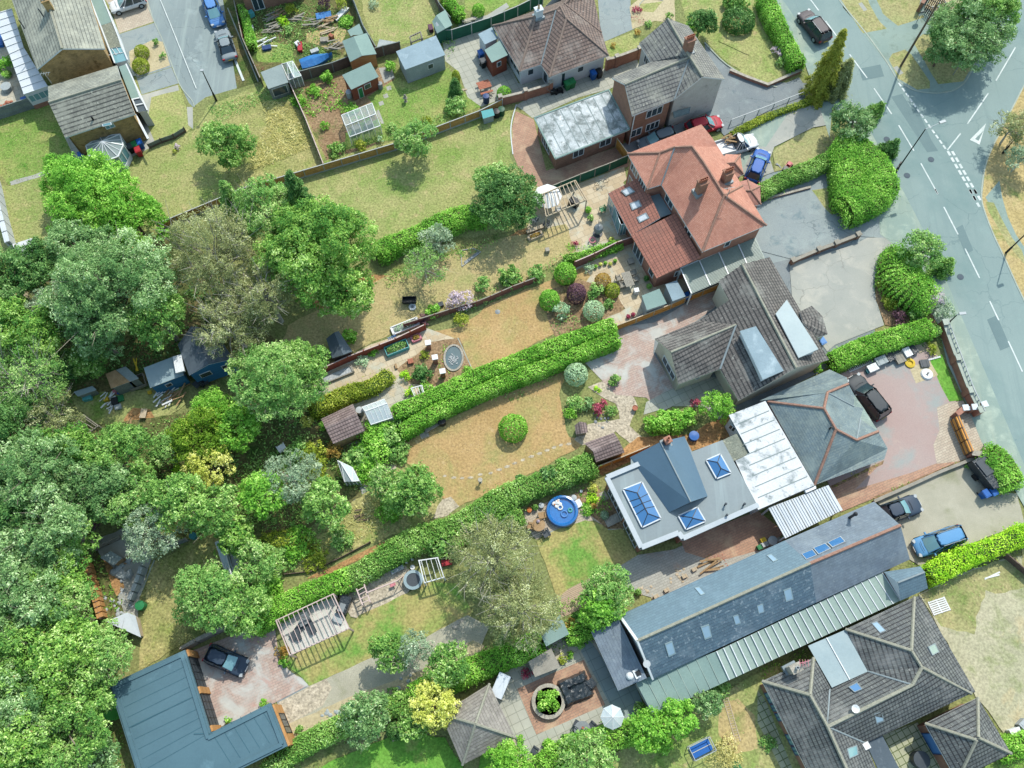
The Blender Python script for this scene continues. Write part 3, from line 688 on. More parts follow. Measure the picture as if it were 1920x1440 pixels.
def hedge(label,t,s,w,h,m='l_hedge',dens=175,ll=.085,lw=.05,name='hedge',cat='hedge',ex=0.45,wob=0.12,group=None,sm=True,gap=0):
 _s[0]+=1;rng=np.random.default_rng(_s[0])
 c=PT(t,s,h*0.85)
 if sm and len(c)>2:c=smooth(c,6)
 c=np.array([(p.x,p.y)for p in c]);seg=np.linalg.norm(np.diff(c,axis=0),axis=1);cum=np.concatenate([[0],np.cumsum(seg)]);L=cum[-1]
 n=int(dens*(L*(w+1.7*h)+2*w*h));sp=rng.uniform(-w*0.2,L+w*0.2,n);th=rng.uniform(0,math.pi,n)
 a=np.clip(sp,0,L);i=np.clip(np.searchsorted(cum,a)-1,0,len(seg)-1);d=np.diff(c,axis=0)[i]/seg[i][:,None]
 pos=c[i]+d*(sp-cum[i])[:,None];nn=np.stack([-d[:,1],d[:,0]],1)
 if not isinstance(ex,(int,float)):ex=0.45
 X=np.sign(np.cos(th))*np.abs(np.cos(th))**ex;Z=np.abs(np.sin(th))**ex
 over=np.maximum(0,np.maximum(-sp,sp-L))/(w*0.2+1e-6);end=over>0.0
 fill=rng.uniform(size=n);X=np.where(end,X*np.sqrt(fill),X);Z=np.where(end,Z*np.sqrt(rng.uniform(size=n)),Z)
 ph=rng.uniform(0,6.28,8)
 und=wob*(np.sin(sp*1.9+ph[0]+X*2)*0.5+np.sin(sp*4.7+ph[1]+Z*3)*0.3+np.sin(sp*0.7+ph[2])*0.6+np.sin(X*5+sp*2.6+ph[3])*0.3)
 tp=rng.uniform(size=n)<w/(w+1.7*h);e2=2/ex;U1=rng.uniform(-1,1,n);U2=rng.uniform(0.02,1,n)
 if not True:pass
 Xa,Za=U1,(1-np.abs(U1)**e2)**(1/e2);Zb=U2;Xb=np.sign(U1)*(1-U2**e2)**(1/e2)
 X=np.where(end,X,np.where(tp,Xa,Xb));Z=np.where(end,Z,np.where(tp,Za,Zb));th=np.where(tp,math.pi/2-X*.9,np.where(X>0,.35+Z*.5,math.pi-.35-Z*.5))
 hw=w/2+und*0.6;hh=h+und*0.7
 inn=1-np.abs(rng.normal(size=n))*0.04
 P=np.zeros((n,3));P[:,:2]=pos+nn*(X*hw*inn)[:,None];P[:,2]=Z*hh*inn
 N_=np.zeros((n,3));N_[:,:2]=nn*(np.sign(np.cos(th))*np.abs(np.cos(th))**1.3)[:,None];N_[:,2]=np.abs(np.sin(th))**1.3
 if gap:
  k=rng.uniform(size=n)>gap*(np.sin(sp*0.9+ph[4])*np.sin(sp*2.3+ph[5])>0.25);P,N_,sp,X=P[k],N_[k],sp[k],X[k]
 Ti=0.42+rng.normal(size=len(P))*0.16+0.13*np.sin(sp*1.3+ph[6])+0.1*np.sin(sp*3.9+X*3+ph[7])
 cv,cf=[],[]
 dd=np.gradient(c,axis=0);dd/=np.linalg.norm(dd,axis=1)[:,None];nv=np.stack([-dd[:,1],dd[:,0]],1)
 for k in range(len(c)):
  for x_,z_ in((-.38,0.02),(-.38,h*.8),(-.2,h*.9),(.2,h*.9),(.38,h*.8),(.38,0.02)):cv.append((c[k][0]+nv[k][0]*x_*w,c[k][1]+nv[k][1]*x_*w,z_))
 for k in range(len(c)-1):
  for j in range(5):cf.append((k*6+j,k*6+j+1,k*6+j+7,k*6+j+6))
 cf.append((0,1,2,3,4,5));e=(len(c)-1)*6;cf.append((e,e+5,e+4,e+3,e+2,e+1))
 P+=rng.normal(size=P.shape)*np.where(rng.uniform(size=len(P))<wob*.5,.16,.02)[:,None];P[:,2]=np.abs(P[:,2]);Ti=Ti-.3*(np.sin(sp*.53+ph[1])*np.sin(sp*1.7+ph[2]+X)>.55)*rng.uniform(size=len(P))
 o0=np.array([c[0][0],c[0][1],0]);P=P-o0;cv=[tuple(np.array(v)-o0)for v in cv]
 o=link(name,leafmesh(name,P,N_,ll,lw,Ti,m,rng,core=(cv,cf)),None);o.location=o0
 return tag(o,label,cat,group)
def inpoly(P,poly):
 x,y=P[:,0],P[:,1];r=np.zeros(len(P),bool);n=len(poly)
 for i in range(n):
  x1,y1=poly[i][0],poly[i][1];x2,y2=poly[(i+1)%n][0],poly[(i+1)%n][1]
  c=((y1>y)!=(y2>y));xx=(x2-x1)*(y-y1)/(y2-y1+1e-12)+x1;r^=c&(x<xx)
 return r
def patch(name,label,cat,t,s,m,h=0.4,dens=60,cl=0.35,ll=.1,lw=.05,cover=0.7,up=0.5,kind='stuff'):
 """ground cover / weeds / undergrowth: leaf clumps scattered over an area"""
 _s[0]+=1;rng=np.random.default_rng(_s[0]);poly=PT(t,s);A=abs(area(poly));xs=[p.x for p in poly];ys=[p.y for p in poly]
 nc=int(A/(cl*cl)*cover*1.6);Q=np.stack([rng.uniform(min(xs),max(xs),nc*3),rng.uniform(min(ys),max(ys),nc*3)],1);Q=Q[inpoly(Q,poly)][:nc]
 if not len(Q):return
 hs=h*rng.uniform(0.25,1.1,len(Q))*(0.65+0.35*np.sin(Q[:,0]*0.9)*np.cos(Q[:,1]*1.1));n=int(dens*A*cover);k=rng.integers(0,len(Q),n);u=sph(rng,n);u[:,2]=np.abs(u[:,2])
 P=np.zeros((n,3));P[:,:2]=Q[k]+u[:,:2]*cl*rng.uniform(0.6,1.1,n)[:,None];P[:,2]=0.03+u[:,2]*hs[k]
 Ti=0.42+rng.normal(size=n)*0.17+rng.uniform(-.15,.15,len(Q))[k]
 N_=u*0.6+np.array([0,0,up]);o0=np.array([poly[0].x,poly[0].y,0]);P-=o0
 o=link(name,leafmesh(name,P,N_,ll,lw,Ti,m,rng),None);o.location=o0
 return tag(o,label,cat,kind=kind)
def blades(name,label,cat,t,s,m,h=0.6,dens=40,w=0.03,lean=0.5):
 _s[0]+=1;rng=np.random.default_rng(_s[0]);poly=PT(t,s);A=abs(area(poly));xs=[p.x for p in poly];ys=[p.y for p in poly];n=int(A*dens)
 Q=np.stack([rng.uniform(min(xs),max(xs),n*3),rng.uniform(min(ys),max(ys),n*3)],1);Q=Q[inpoly(Q,poly)][:n];n=len(Q)
 cl=np.sin(Q[:,0]*1.3)*np.sin(Q[:,1]*1.1)+np.sin(Q[:,0]*3.1+Q[:,1]*2);hh=h*(0.6+0.2*cl)*rng.uniform(.5,1.2,n)
 ang=rng.normal(size=n)*0.7+0.5*np.sin(Q[:,0]*.8+Q[:,1])+2.5;P=np.zeros((n,3));P[:,:2]=Q;P[:,2]=hh/2
 N_=np.stack([-np.cos(ang),-np.sin(ang),np.full(n,lean*2)],1);o0=np.array([poly[0].x,poly[0].y,0]);P-=o0
 o=link(name,leafmesh(name,P,N_,h*.45,w,0.4+0.12*cl+rng.normal(size=n)*.2,m,rng,jit=.4),None);o.location=o0
 return tag(o,label,cat,kind='stuff')
def soften(o,lv=2):
 import bmesh
 bm=bmesh.new();bm.from_mesh(o.data);bmesh.ops.remove_doubles(bm,verts=bm.verts,dist=.002);bmesh.ops.recalc_face_normals(bm,faces=bm.faces)
 for f in bm.faces:f.smooth=True
 bm.to_mesh(o.data);bm.free();md=o.modifiers.new('round','SUBSURF');md.levels=lv;md.render_levels=lv
def car(label,t,front,rear,paint,L=4.3,Wd=1.78,Ht=1.5,style='hatch',name='parked_car',cat='car',group=None,rack=False,cover=False):
 a,b=W(t,*front,0.7),W(t,*rear,0.7);c=(a+b)/2;rz=math.atan2((a-b).y,(a-b).x)
 T=thing(name,label,cat,(c.x,c.y,0),rz,group)
 bel=0.92 if style in('suv','mpv','van')else 0.84
 nose={'mpv':.80,'van':.9,'suv':.86}.get(style,.74);hw=Wd/2
 tail={'saloon':.88,'pickup':.75}.get(style,bel+.02)
 st=[(-.5,.80,.42,tail-.28),(-.485,.90,.30,tail-.10),(-.44,.97,.22,tail),(-.33,1,.20,bel+.01),(-.1,1,.18,bel),(.12,1,.18,bel-.01),(.24,1,.2,bel-.03),(.33,.99,.2,nose+.04),(.42,.95,.22,nose-.04),(.47,.86,.26,nose-.14),(.495,.72,.32,nose-.26)]
 mb=MB();R=[]
 for fx,fw,zl,zh in st:
  x=fx*L;w=hw*fw;d=zh-zl
  R.append([Vector(v)for v in((x,-w*.9,zl),(x,-w,zl+d*.3),(x,-w*.985,zl+d*.7),(x,-w*.9,zh-.03),(x,-w*.6,zh+.015),(x,0,zh+.035),(x,w*.6,zh+.015),(x,w*.9,zh-.03),(x,w*.985,zl+d*.7),(x,w,zl+d*.3),(x,w*.9,zl))])
 for i in range(len(R)-1):
  for j in range(10):mb.poly([R[i][j],R[i+1][j],R[i+1][j+1],R[i][j+1]][::-1],0,True)
  mb.poly([R[i][0],R[i][10],R[i+1][10],R[i+1][0]][::-1],1)
 mb.poly(R[0],0);mb.poly(R[-1][::-1],0)
 soften(mb.build('body',[paint,'p_black'],T,world=False))
 cb={'hatch':(-.46,.23,-.40,.05),'suv':(-.48,.22,-.43,.06),'saloon':(-.36,.20,-.24,.04),'mpv':(-.485,.30,-.46,.12),'van':(-.49,.32,-.47,.20),'pickup':(-.06,.26,.0,.12)}[style]
 x0,x1,t0,t1=[v*L for v in cb];zb=bel-.02;zt=Ht-.04;wb=hw*.90;wt=hw*.70
 bot=[Vector(v)for v in((x0,-wb*.92,zb),(x0+.25,-wb,zb),(x1-.45,-wb,zb),(x1,-wb*.80,zb),(x1+.08,0,zb),(x1,wb*.80,zb),(x1-.45,wb,zb),(x0+.25,wb,zb),(x0,wb*.92,zb))]
 top=[Vector(v)for v in((t0,-wt*.95,zt),(t0+.25,-wt,zt),(t1-.2,-wt,zt),(t1,-wt*.88,zt-.02),(t1+.05,0,zt-.01),(t1,wt*.88,zt-.02),(t1-.2,wt,zt),(t0+.25,wt,zt),(t0,wt*.95,zt))]
 g=MB();n=9
 for i in range(n):
  j=(i+1)%n
  if i in(3,4)or i==8:continue
  g.poly([bot[i],bot[j],top[j],top[i]],1 if(style=='van' and i in(1,6))else 0)
 g.build('side_windows',['glass_dark',paint],T,world=False)
 g=MB()
 for i in(3,4):g.poly([bot[i],bot[i+1],top[i+1],top[i]])
 g.build('windscreen','glass_teal' if paint!='car_carblack' else 'glass_dark',T,world=False)
 g=MB();g.poly([bot[8],bot[0],top[0],top[8]]);g.build('rear_window','glass_dark',T,world=False)
 r=MB();mid=[Vector((v.x*.97+(t0+t1)/2*.03,v.y*.9,v.z+.045))for v in top]
 for i in range(n):
  j=(i+1)%n;r.poly([top[i],top[j],mid[j],mid[i]],0,True)
 r.poly(mid,0,True);r.poly(top[::-1],0,True);soften(r.build('roof',paint,T,world=False),1)
 for sg in(-.22,.22):q=MB();q.beam((bot[4].x+.25,0,zb+.06),(bot[4].x+.2,sg*2,zb+.06),.03,.02);q.build('wiper','p_black',T,world=False)
 for fx in(-.08,.12):
  for sy in(-1,1):q=MB();q.beam((fx*L,sy*(hw+.004),.3),(fx*L,sy*(hw*.93),bel-.02),.015,.02);q.build('door_gap','p_black',T,world=False)
 for sgn in(-1,1):
  for k,i in((0,1),(0.5,1),(1,1),(1,3)):
   if i==1:
    u=bot[1].lerp(bot[2],k);v=top[1].lerp(top[2],k)
   else:u,v=bot[3],top[3]
   u=Vector((u.x,abs(u.y)*sgn,u.z));v=Vector((v.x,abs(v.y)*sgn,v.z));p=MB();p.beam(u+Vector((0,.012*sgn,0)),v+Vector((0,.012*sgn,0)),.06,.05);p.build('pillar',paint if style!='saloon' else 'p_black',T,world=False)
  p=MB();p.beam(Vector((bot[0].x,wb*.92*sgn,zb)),Vector((top[0].x,wt*.95*sgn,zt)),.09,.07);p.build('pillar',paint if style!='saloon' else 'p_black',T,world=False)
 wr=.32 if style not in('suv','van')else .36
 for sx in(-.31,.32):
  for sy in(-1,1):
   w=MB();w.tube((sx*L,sy*(hw-.2),wr),(sx*L,sy*(hw+.01),wr),wr,wr,16);wo_=w.build('wheel','tyre',T,world=False)
   w=MB();w.tube((sx*L,sy*(hw),wr),(sx*L,sy*(hw+.02),wr),wr*.62,wr*.6,10);w.build('rim','p_steel',wo_,world=False)
 for sy in(-1,1):
  q=MB();q.box((.452*L,sy*hw*.70,nose-.20),(.26,.30,.13),sy*-.35);q.build('headlight','p_grey_light',T,world=False)
  q=MB();q.box((-.482*L,sy*hw*.78,tail-.26),(.10,.26,.22),0);q.build('tail_light','p_red',T,world=False)
  q=MB();q.box((x1-.42,sy*(hw+.07),bel-.02),(.12,.2,.13),0);q.build('wing_mirror',paint,T,world=False)
 q=MB();q.box((.5*L-.015,0,.42),(.03,.5,.11));q.build('number_plate','p_white',T,world=False)
 q=MB();q.box((-.5*L-.005,0,.5),(.03,.5,.11));q.build('number_plate','p_yellow',T,world=False)
 if rack:
  for sy in(-1,1):
   q=MB();q.beam((t0+.2,sy*wt*.9,zt+.08),(t1-.3,sy*wt*.9,zt+.08),.04,.04);q.build('roof_rail','p_steel',T,world=False)
 if style=='pickup':
  q=MB();x_0,x_1=-.49*L,-.08*L
  for sy in(-1,1):q.box(((x_0+x_1)/2,sy*hw*.9,bel-.1),(x_1-x_0,.08,.35))
  q.box((x_0,0,bel-.1),(.08,hw*1.8,.35));q.build('tray',paint,T,world=False)
 return T
def rzof(a,b):return math.atan2((b-a).y,(b-a).x)
def shed(label,t,corners,zt,rm,wm,ridge=None,name='shed',cat='shed',drop=0.25,inset=0.1,doors=None,wins=(),th=0.06,group=None,fascia='p_grey_light'):
 """corners: four roof corners px with z each (x,y,z). ridge: two points -> gable"""
 p=PT(t,corners,zt);c=sum(p,Vector())/len(p);T=thing(name,label,cat,(c.x,c.y,0),group=group);mb=MB()
 if ridge:
  r=PT(t,ridge);fs=[[p[0],p[1],r[1],r[0]],[r[0],r[1],p[2],p[3]]]
 else:fs=[p]
 for f in fs:
  if area(f)<0:f=f[::-1]
  mb.poly(f,0);mb.poly([v-Vector((0,0,th))for v in f[::-1]],1)
  for i in range(len(f)):
   a,b=f[i],f[(i+1)%len(f)];mb.poly([a-Vector((0,0,th)),b-Vector((0,0,th)),b,a],1)
 mb.build('roof',[rm,fascia],T)
 pl=offset(p,inset);w=MB();zz={}
 q=[Vector((pl[i].x,pl[i].y,p[i].z-th-0.01))for i in range(len(p))]
 if area(q)<0:q=q[::-1]
 for i in range(len(q)):
  a,b=q[i],q[(i+1)%len(q)];w.poly([(a.x,a.y,0),(b.x,b.y,0),b,a])
  if ridge:
   m_=(a+b)/2
   for k in r:
    d=(b-a).normalized();tt=(Vector((k.x,k.y,a.z))-a).dot(d);f_=a+d*tt
    if(Vector((k.x,k.y,0))-Vector((f_.x,f_.y,0))).length<0.6 and 0.2<tt<(b-a).length-.2:
     w.poly([a,b,Vector((f_.x,f_.y,k.z-th-.01))])
 w.build('wall',wm,T)
 for(i,f0,f1,z0,z1,gm,nm)in wins:
  a,b=pl[i],pl[(i+1)%len(pl)];a,b=Vector((a.x,a.y,0)),Vector((b.x,b.y,0));d=(b-a).normalized();n=Vector((-d.y,d.x,0))
  if n.dot(c-a)>0:n=-n
  m0=a.lerp(b,(f0+f1)/2)+n*.02;g=MB();g.box((m0.x,m0.y,z0),((b-a).length*(f1-f0),.05,z1-z0),rzof(a,b));g=g.build(nm,'p_white',T)
  m0=m0+n*.03;k=MB();k.box((m0.x,m0.y,z0+.06),((b-a).length*(f1-f0)-.12,.02,z1-z0-.12),rzof(a,b));k.build('pane' if nm=='window' else 'inset',gm,g)
 return T
def simple(name,label,cat,mb,mats,group=None):
 o=mb.build(name,mats)
 vs=o.data.vertices;n=len(vs);co=np.empty(n*3,np.float32);vs.foreach_get('co',co);co=co.reshape(-1,3)
 c=np.array([(co[:,0].min()+co[:,0].max())/2,(co[:,1].min()+co[:,1].max())/2,co[:,2].min()],np.float32);co-=c;vs.foreach_set('co',co.ravel());o.location=c.tolist()
 return tag(o,label,cat,group)
def wbin(label,t,x,y,lid,body='p_black',rz=0.4,group='wheelie bins'):
 p=W(t,x,y,1.0);T=thing('wheelie_bin',label,'wheelie bin',(p.x,p.y,0),rz,group);mb=MB()
 lo=[(-.22,-.26),(.22,-.26),(.22,.26),(-.22,.26)];hi=[(-.28,-.34),(.28,-.34),(.28,.34),(-.28,.34)]
 for i in range(4):
  j=(i+1)%4;mb.poly([(*lo[i],.05),(*lo[j],.05),(*hi[j],.98),(*hi[i],.98)])
 mb.build('body',body,T,world=False)
 l=MB();l.box((0,0,.98),(.60,.74,.04));l.box((0,.02,1.02),(.5,.6,.04));l.build('lid',lid,T,world=False)
 for s in(-1,1):q=MB();q.tube((s*.2,.34,.1),(s*.27,.34,.1),.1,n=10);q.build('wheel','tyre',T,world=False)
 h=MB();h.beam((-.22,.42,.95),(.22,.42,.95),.03,.03);h.build('handle','p_black',T,world=False);return T
def chair(label,t,x,y,m,rz=0,group=None,w=.5,arms=True,cat='chair'):
 p=W(t,x,y,.45);T=thing('garden_chair',label,cat,(p.x,p.y,0),rz,group)
 b=MB();b.box((0,0,.42),(w,w,.05));b.build('seat',m,T,world=False)
 b=MB()
 for k in range(4):b.box((-w/2+.05+k*(w-.1)/3,-w/2-.02,.45),(.06,.04,.5))
 b.box((0,-w/2-.02,.9),(w,.04,.07));b.build('backrest',m,T,world=False)
 for sx in(-1,1):
  for sy in(-1,1):q=MB();q.box((sx*(w/2-.03),sy*(w/2-.03),0),(.045,.045,.42));q.build('leg',m,T,world=False)
  if arms:q=MB();q.box((sx*w/2,0,.64),(.05,w,.04));q.box((sx*w/2,w/2-.05,.44),(.04,.04,.2));q.build('armrest',m,T,world=False)
 return T
def table(label,t,x,y,m,rz=0,w=1.4,d=.85,rnd=False,name='garden_table',group=None):
 p=W(t,x,y,.74);T=thing(name,label,'table',(p.x,p.y,0),rz,group);b=MB()
 if rnd:b.lathe((0,0,.70),[(.02,0),(w/2,0),(w/2,.04),(.02,.04)],24)
 else:
  n=6
  for k in range(n):b.box((0,-d/2+(k+.5)*d/n,.70),(w,d/n-.012,.04))
 b.build('tabletop',m,T,world=False)
 for sx in(-1,1):
  for sy in(-1,1):q=MB();q.box((sx*w*.36,sy*(w if rnd else d)*.36,0),(.06,.06,.70));q.build('leg',m,T,world=False)
 return T
def pot(label,t,x,y,r=.22,h=.4,m='p_terracotta',plant='hedgey',ph=.5,name='plant_pot',group=None,pr=None):
 p=W(t,x,y,h/2);T=thing(name,label,'plant pot',(p.x,p.y,0),0,group);b=MB();b.lathe((0,0,0),[(r*.7,0),(r,h),(r*1.08,h),(r*.9,h*.9),(r*.3,h*.88)],14);b.build('pot',m,T,world=False)
 if plant:
  _s[0]+=1;rng=np.random.default_rng(_s[0]);mm=TK[plant][0];pr=pr or r*1.5;n=int(250*(pr/.35)**2)+60;u=sph(rng,n);u[:,2]=np.abs(u[:,2]);P=u*np.array([pr,pr,ph])*rng.uniform(.6,1,(n,1));P[:,2]+=h*.9
  link('plant',leafmesh('plant',P,u+np.array([0,0,.4]),.08,.035,.4+rng.normal(size=n)*.2,mm,rng),T)
 return T
def pergola(label,t,corners,z,m,nb=9,mp=None,name='pergola',bw=.1,extra=()):
 p=PT(t,corners,z);c=sum(p,Vector())/4;T=thing(name,label,'pergola',(c.x,c.y,0))
 for q in p:b=MB();b.box((q.x,q.y,0),(.12,.12,z));b.build('post',mp or m,T)
 for a,b_ in((0,1),(3,2),(0,3),(1,2)):b=MB();b.beam(p[a],p[b_],.08,.16);b.build('beam',m,T)
 for k in range(nb):
  u=(k+.5)/nb;b=MB();b.beam(p[0].lerp(p[1],u)+Vector((0,0,.13)),p[3].lerp(p[2],u)+Vector((0,0,.13)),bw*.6,.1);b.build('rafter',m,T)
 return T
def lamp_post(label,t,bx,by,h,arm=0.0,adir=(1,0),m='p_black',r=.07,head='p_grey_light'):
 p=W(t,bx,by,0);T=thing('street_lamp',label,'street lamp',(p.x,p.y,0));b=MB();b.tube((0,0,0),(0,0,1.2),r*1.7,r*1.5,10);b.tube((0,0,1.2),(0,0,h),r,r*.7,10);b.build('column',m,T,world=False)
 a=Vector((adir[0],adir[1],0)).normalized()*max(arm,.01)
 if arm:b=MB();b.tube((0,0,h),(a.x,a.y,h+.25),.035,.03,6);b.build('arm',head,T,world=False)
 b=MB();b.box((a.x*1.15 if arm else 0,a.y*1.15 if arm else 0,h+.2 if arm else h),(.65 if arm else .32,.26,.14),math.atan2(a.y,a.x));b.build('lantern',head,T,world=False);return T
def junk(name,label,cat,t,x,y,sz,m,rz=0.4,z=0.0,extra=None,group=None):
 """a box-like thing with a lid rim and slats so that it is not a bare block"""
 p=W(t,x,y,z+sz[2]/2);mb=MB();a,b,c=sz
 mb.box((0,0,0),(a*.94,b*.94,c*.9),0,0);mb.box((0,0,c*.9),(a,b,c*.1),0,1)
 for k in(-1,1):mb.box((k*a*.25,0,c),(a*.12,b*.86,.02),0,1)
 o=mb.build(name,[m,extra or m]);o.location=(p.x,p.y,z);o.rotation_euler=(0,0,rz);return tag(o,label,cat,group)
def drum(name,label,cat,t,x,y,r,h,m,lid=None,group=None,z=0.0):
 p=W(t,x,y,z+h);T=thing(name,label,cat,(p.x,p.y,z),0,group);b=MB();b.lathe((0,0,0),[(r*.9,0),(r,h*.1),(r,h*.9),(r*.94,h)],18);b.build('body',m,T,world=False)
 b=MB();b.lathe((0,0,h),[(r*1.02,-.03),(r*1.02,.02),(r*.2,.05)],18);b.build('lid',lid or m,T,world=False);return T
def rocks(name,label,cat,t,x,y,n,spread,size,m='stone',seed=0):
 rg=random.Random(seed+int(x)+int(y));p=W(t,x,y,0);mb=MB()
 for _ in range(n):
  cx,cy=rg.uniform(-1,1)*spread,rg.uniform(-1,1)*spread;r=size*rg.uniform(.5,1.2)
  mb.lathe((cx,cy,-.02),[(r*.7,0),(r,r*.35),(r*rg.uniform(.5,.8),r*.7),(r*.15,r*.8)],rg.choice((5,6,7)),sx=rg.uniform(.7,1.3),sy=rg.uniform(.7,1.3))
 mb.sm=[False]*len(mb.sm)
 o=mb.build(name,m);o.location=(p.x,p.y,0);return tag(o,label,cat)
def planks(name,label,cat,t,x,y,n,L,spread,m='timber_grey',seed=0,rz=.4):
 rg=random.Random(seed+int(x));p=W(t,x,y,0);mb=MB()
 for k in range(n):
  a=rz+rg.uniform(-.5,.5);cx,cy=rg.uniform(-1,1)*spread,rg.uniform(-1,1)*spread;l=L*rg.uniform(.5,1);z=.05+k*.035
  mb.beam((cx-math.cos(a)*l/2,cy-math.sin(a)*l/2,z),(cx+math.cos(a)*l/2,cy+math.sin(a)*l/2,z+rg.uniform(-.02,.06)),rg.uniform(.06,.16),.035)
 o=mb.build(name,m);o.location=(p.x,p.y,0);return tag(o,label,cat)
# ================================================================ GROUND, ROADS, LAWNS
mb=MB();mb.poly([(-500,-400,0),(500,-400,0),(500,700,0),(-500,700,0)]);tag(mb.build('ground','g_base'),kind='structure')
sheet('cul_de_sac','00','760,-300 1560,-300 1640,60 1860,590 1480,700 1390,770 1360,740 1290,600 1240,480 1180,310 1090,100','g_cul')
sheet('driveway','00','650,-160 1010,-160 1110,155 860,240 800,60','g_block_buff')
sheet('driveway','00','860,245 1110,165 1180,310 1240,480 985,560 930,450 880,350','g_tar_blue')
sheet('planting_bed','00','930,370 1090,290 1170,300 1225,470 1000,545 940,480','g_sand',.05)
sheet('driveway','00','985,565 1235,485 1285,600 1020,680','g_tar_blue')
sheet('lawn','00','1020,690 1290,610 1380,920 1330,960 1080,1050 1050,860','g_lawn_mid',.05)
sheet('path','00','1000,690 1280,612 1290,650 1090,700 1080,760 1060,900 1120,1040 1070,1060 980,800','g_conc',.04)
sheet('path','00','1345,770 1388,770 1390,930 1355,900','g_conc')
sheet('lawn','00','-400,820 370,740 560,1190 420,1200 60,1330 0,1250 -400,1300','g_lawn_green',.1)
sheet('lawn','00','-400,1310 60,1340 480,1230 560,1250 1000,1200 1080,1060 1400,940 1500,760 1860,620 1920,560 2300,600 2340,1150 1900,1330 1660,1440 1150,1620 800,1900 -300,1900','g_lawn_mid',.1)
sheet('meadow','10','-60,700 330,690 560,1180 240,1290 -120,1380 -200,1000','g_meadow',.2)
sheet('patio','00','-300,200 0,200 100,420 190,740 0,800 -300,900','g_slabs')
sheet('patio','00','465,985 560,960 640,1130 1060,1010 1090,1060 950,1130 900,1220 760,1240 560,1190','g_slabs_grey')
sheet('path','00','70,1310 280,1245 480,1160 500,1185 300,1270 80,1335','g_conc',.05)
sheet('yard','10','-200,-250 760,-250 800,160 700,400 -60,640','g_wood')
sheet('lawn','10','60,250 330,330 360,470 90,440','g_lawn_green',.1)
sheet('sand_patch','10','440,240 560,205 740,185 720,260 690,330 560,340 440,300','g_verge_dry',.1)
sheet('lawn','10','820,-200 1370,-200 1400,240 1180,310 1060,340 920,290 860,130','g_lawn_mid',.1)
sheet('lawn','10','1560,-200 2050,-200 1960,40 1740,90 1590,80','g_lawn_green',.08)
sheet('path','10','1500,150 1740,110 1880,20 1900,50 1740,160 1540,190','g_conc')
sheet('vegetable_garden','10','330,610 680,540 1060,470 1100,900 1050,1000 590,1170','g_soil',.1)
sheet('lawn','10','880,700 1100,560 1190,600 1460,490 1570,650 1700,770 1290,960 1060,1010 720,1080 720,960 960,850','g_lawn_green',.12)
sheet('patio','10','1420,290 1720,210 1930,520 1960,620 1850,710 1700,770 1600,700 1540,520 1440,440','g_slabs_grey')
sheet('patio','20','-80,480 150,500 200,600 380,570 420,640 240,720 0,720','g_slabs_grey')
sheet('path','10','960,490 1050,480 1075,560 1000,600','g_conc')
for i,(a,b)in enumerate(((1033,635),(1010,692),(978,745))):sheet('stepping_stone','10',f'{a-20},{b-8} {a+12},{b-20} {a+22},{b+8} {a-10},{b+18}','g_conc')
sheet('path','10','940,800 960,790 1000,890 975,890','g_conc')
sheet('path','20','180,760 420,620 860,480 1050,410 1080,520 860,640 640,700 300,850 240,800','g_slabs_grey')
sheet('driveway','20','180,800 310,860 400,1230 930,1050 1000,1150 990,1200 720,1270 340,1410 240,1300 160,1110 145,960','g_block_orange')
sheet('driveway','20','750,-300 1000,-300 1010,150 1030,210 820,300 790,230','g_tar_blue')
sheet('driveway','20','1540,310 1700,470 1920,590 2300,600 2400,690 1920,830 1600,940 1300,1010 1000,1110 940,1040 1280,920 1600,800','g_tar_dark')
sheet('lawn','20','820,300 1060,215 1080,370 860,430','g_lawn_mid',.05)
sheet('planting_bed','20','1000,50 1060,0 1060,-200 1320,-200 1330,170 1180,150 1080,190 1020,210','g_sand',.05)
sheet('lawn','20','1070,30 1240,10 1170,90 1080,80','g_lawn_mid',.03)
sheet('lawn','20','1320,-200 1920,-200 2150,-60 2260,440 1980,600 1900,570 1700,450 1550,300 1400,130','g_lawn_mid',.06)
sheet('yard','F','1180,560 1350,500 1480,450 1610,440 1640,520 1640,640 1550,690 1400,770 1260,760 1150,640','g_tar_dark',.03)
sheet('yard','F','1000,380 1160,330 1300,540 1160,610 1040,470','g_slabs_warm')
sheet('yard','F','1360,380 1480,300 1560,300 1700,380 1740,470 1640,450 1420,500','g_tar_blue')
sheet('lawn','F','300,434 620,298 960,198 958,300 1015,355 990,430 700,470 660,420 430,400 320,450','g_lawn_mid',.15)
sheet('planting_bed','F','560,540 700,515 760,520 880,480 960,440 1010,425 990,460 880,500 760,545 700,560 620,600','g_orange_soil',.15)
sheet('lawn','F','540,610 700,530 860,470 1060,420 1080,470 1000,520 900,570 800,600 700,640 610,690 520,670','g_lawn_dry',.12)
sheet('patio','20','420,1400 720,1290 960,1200 980,1290 860,1400 930,1700 700,1770 540,1600 300,1680 260,1640 330,1480','g_slabs_warm')
sheet('patio','21','850,480 1000,400 1200,720 1100,880 920,980 830,940 640,600 680,560','g_slabs_warm')
sheet('lawn','21','-200,1000 0,820 350,690 600,590 660,560 720,620 640,700 460,1040 0,1280 -160,1320','g_lawn_straw',.1)
sheet('lawn','11','1310,1030 1500,1000 1900,780 2100,700 2230,1020 1640,1310 1590,1200 1530,1080','g_lawn_straw',.08)
sheet('planting_bed','21','350,750 640,640 900,740 970,860 680,990 470,1080 420,960','g_soil',.1)
sheet('patio','11','560,1300 900,1120 1280,990 1500,1070 1640,1320 1200,1700 1060,1540 500,1700 440,1500','g_slabs_warm')
sheet('path','12','450,300 760,180 1080,20 1200,120 1240,300 900,460 640,480 500,420','g_slabs')
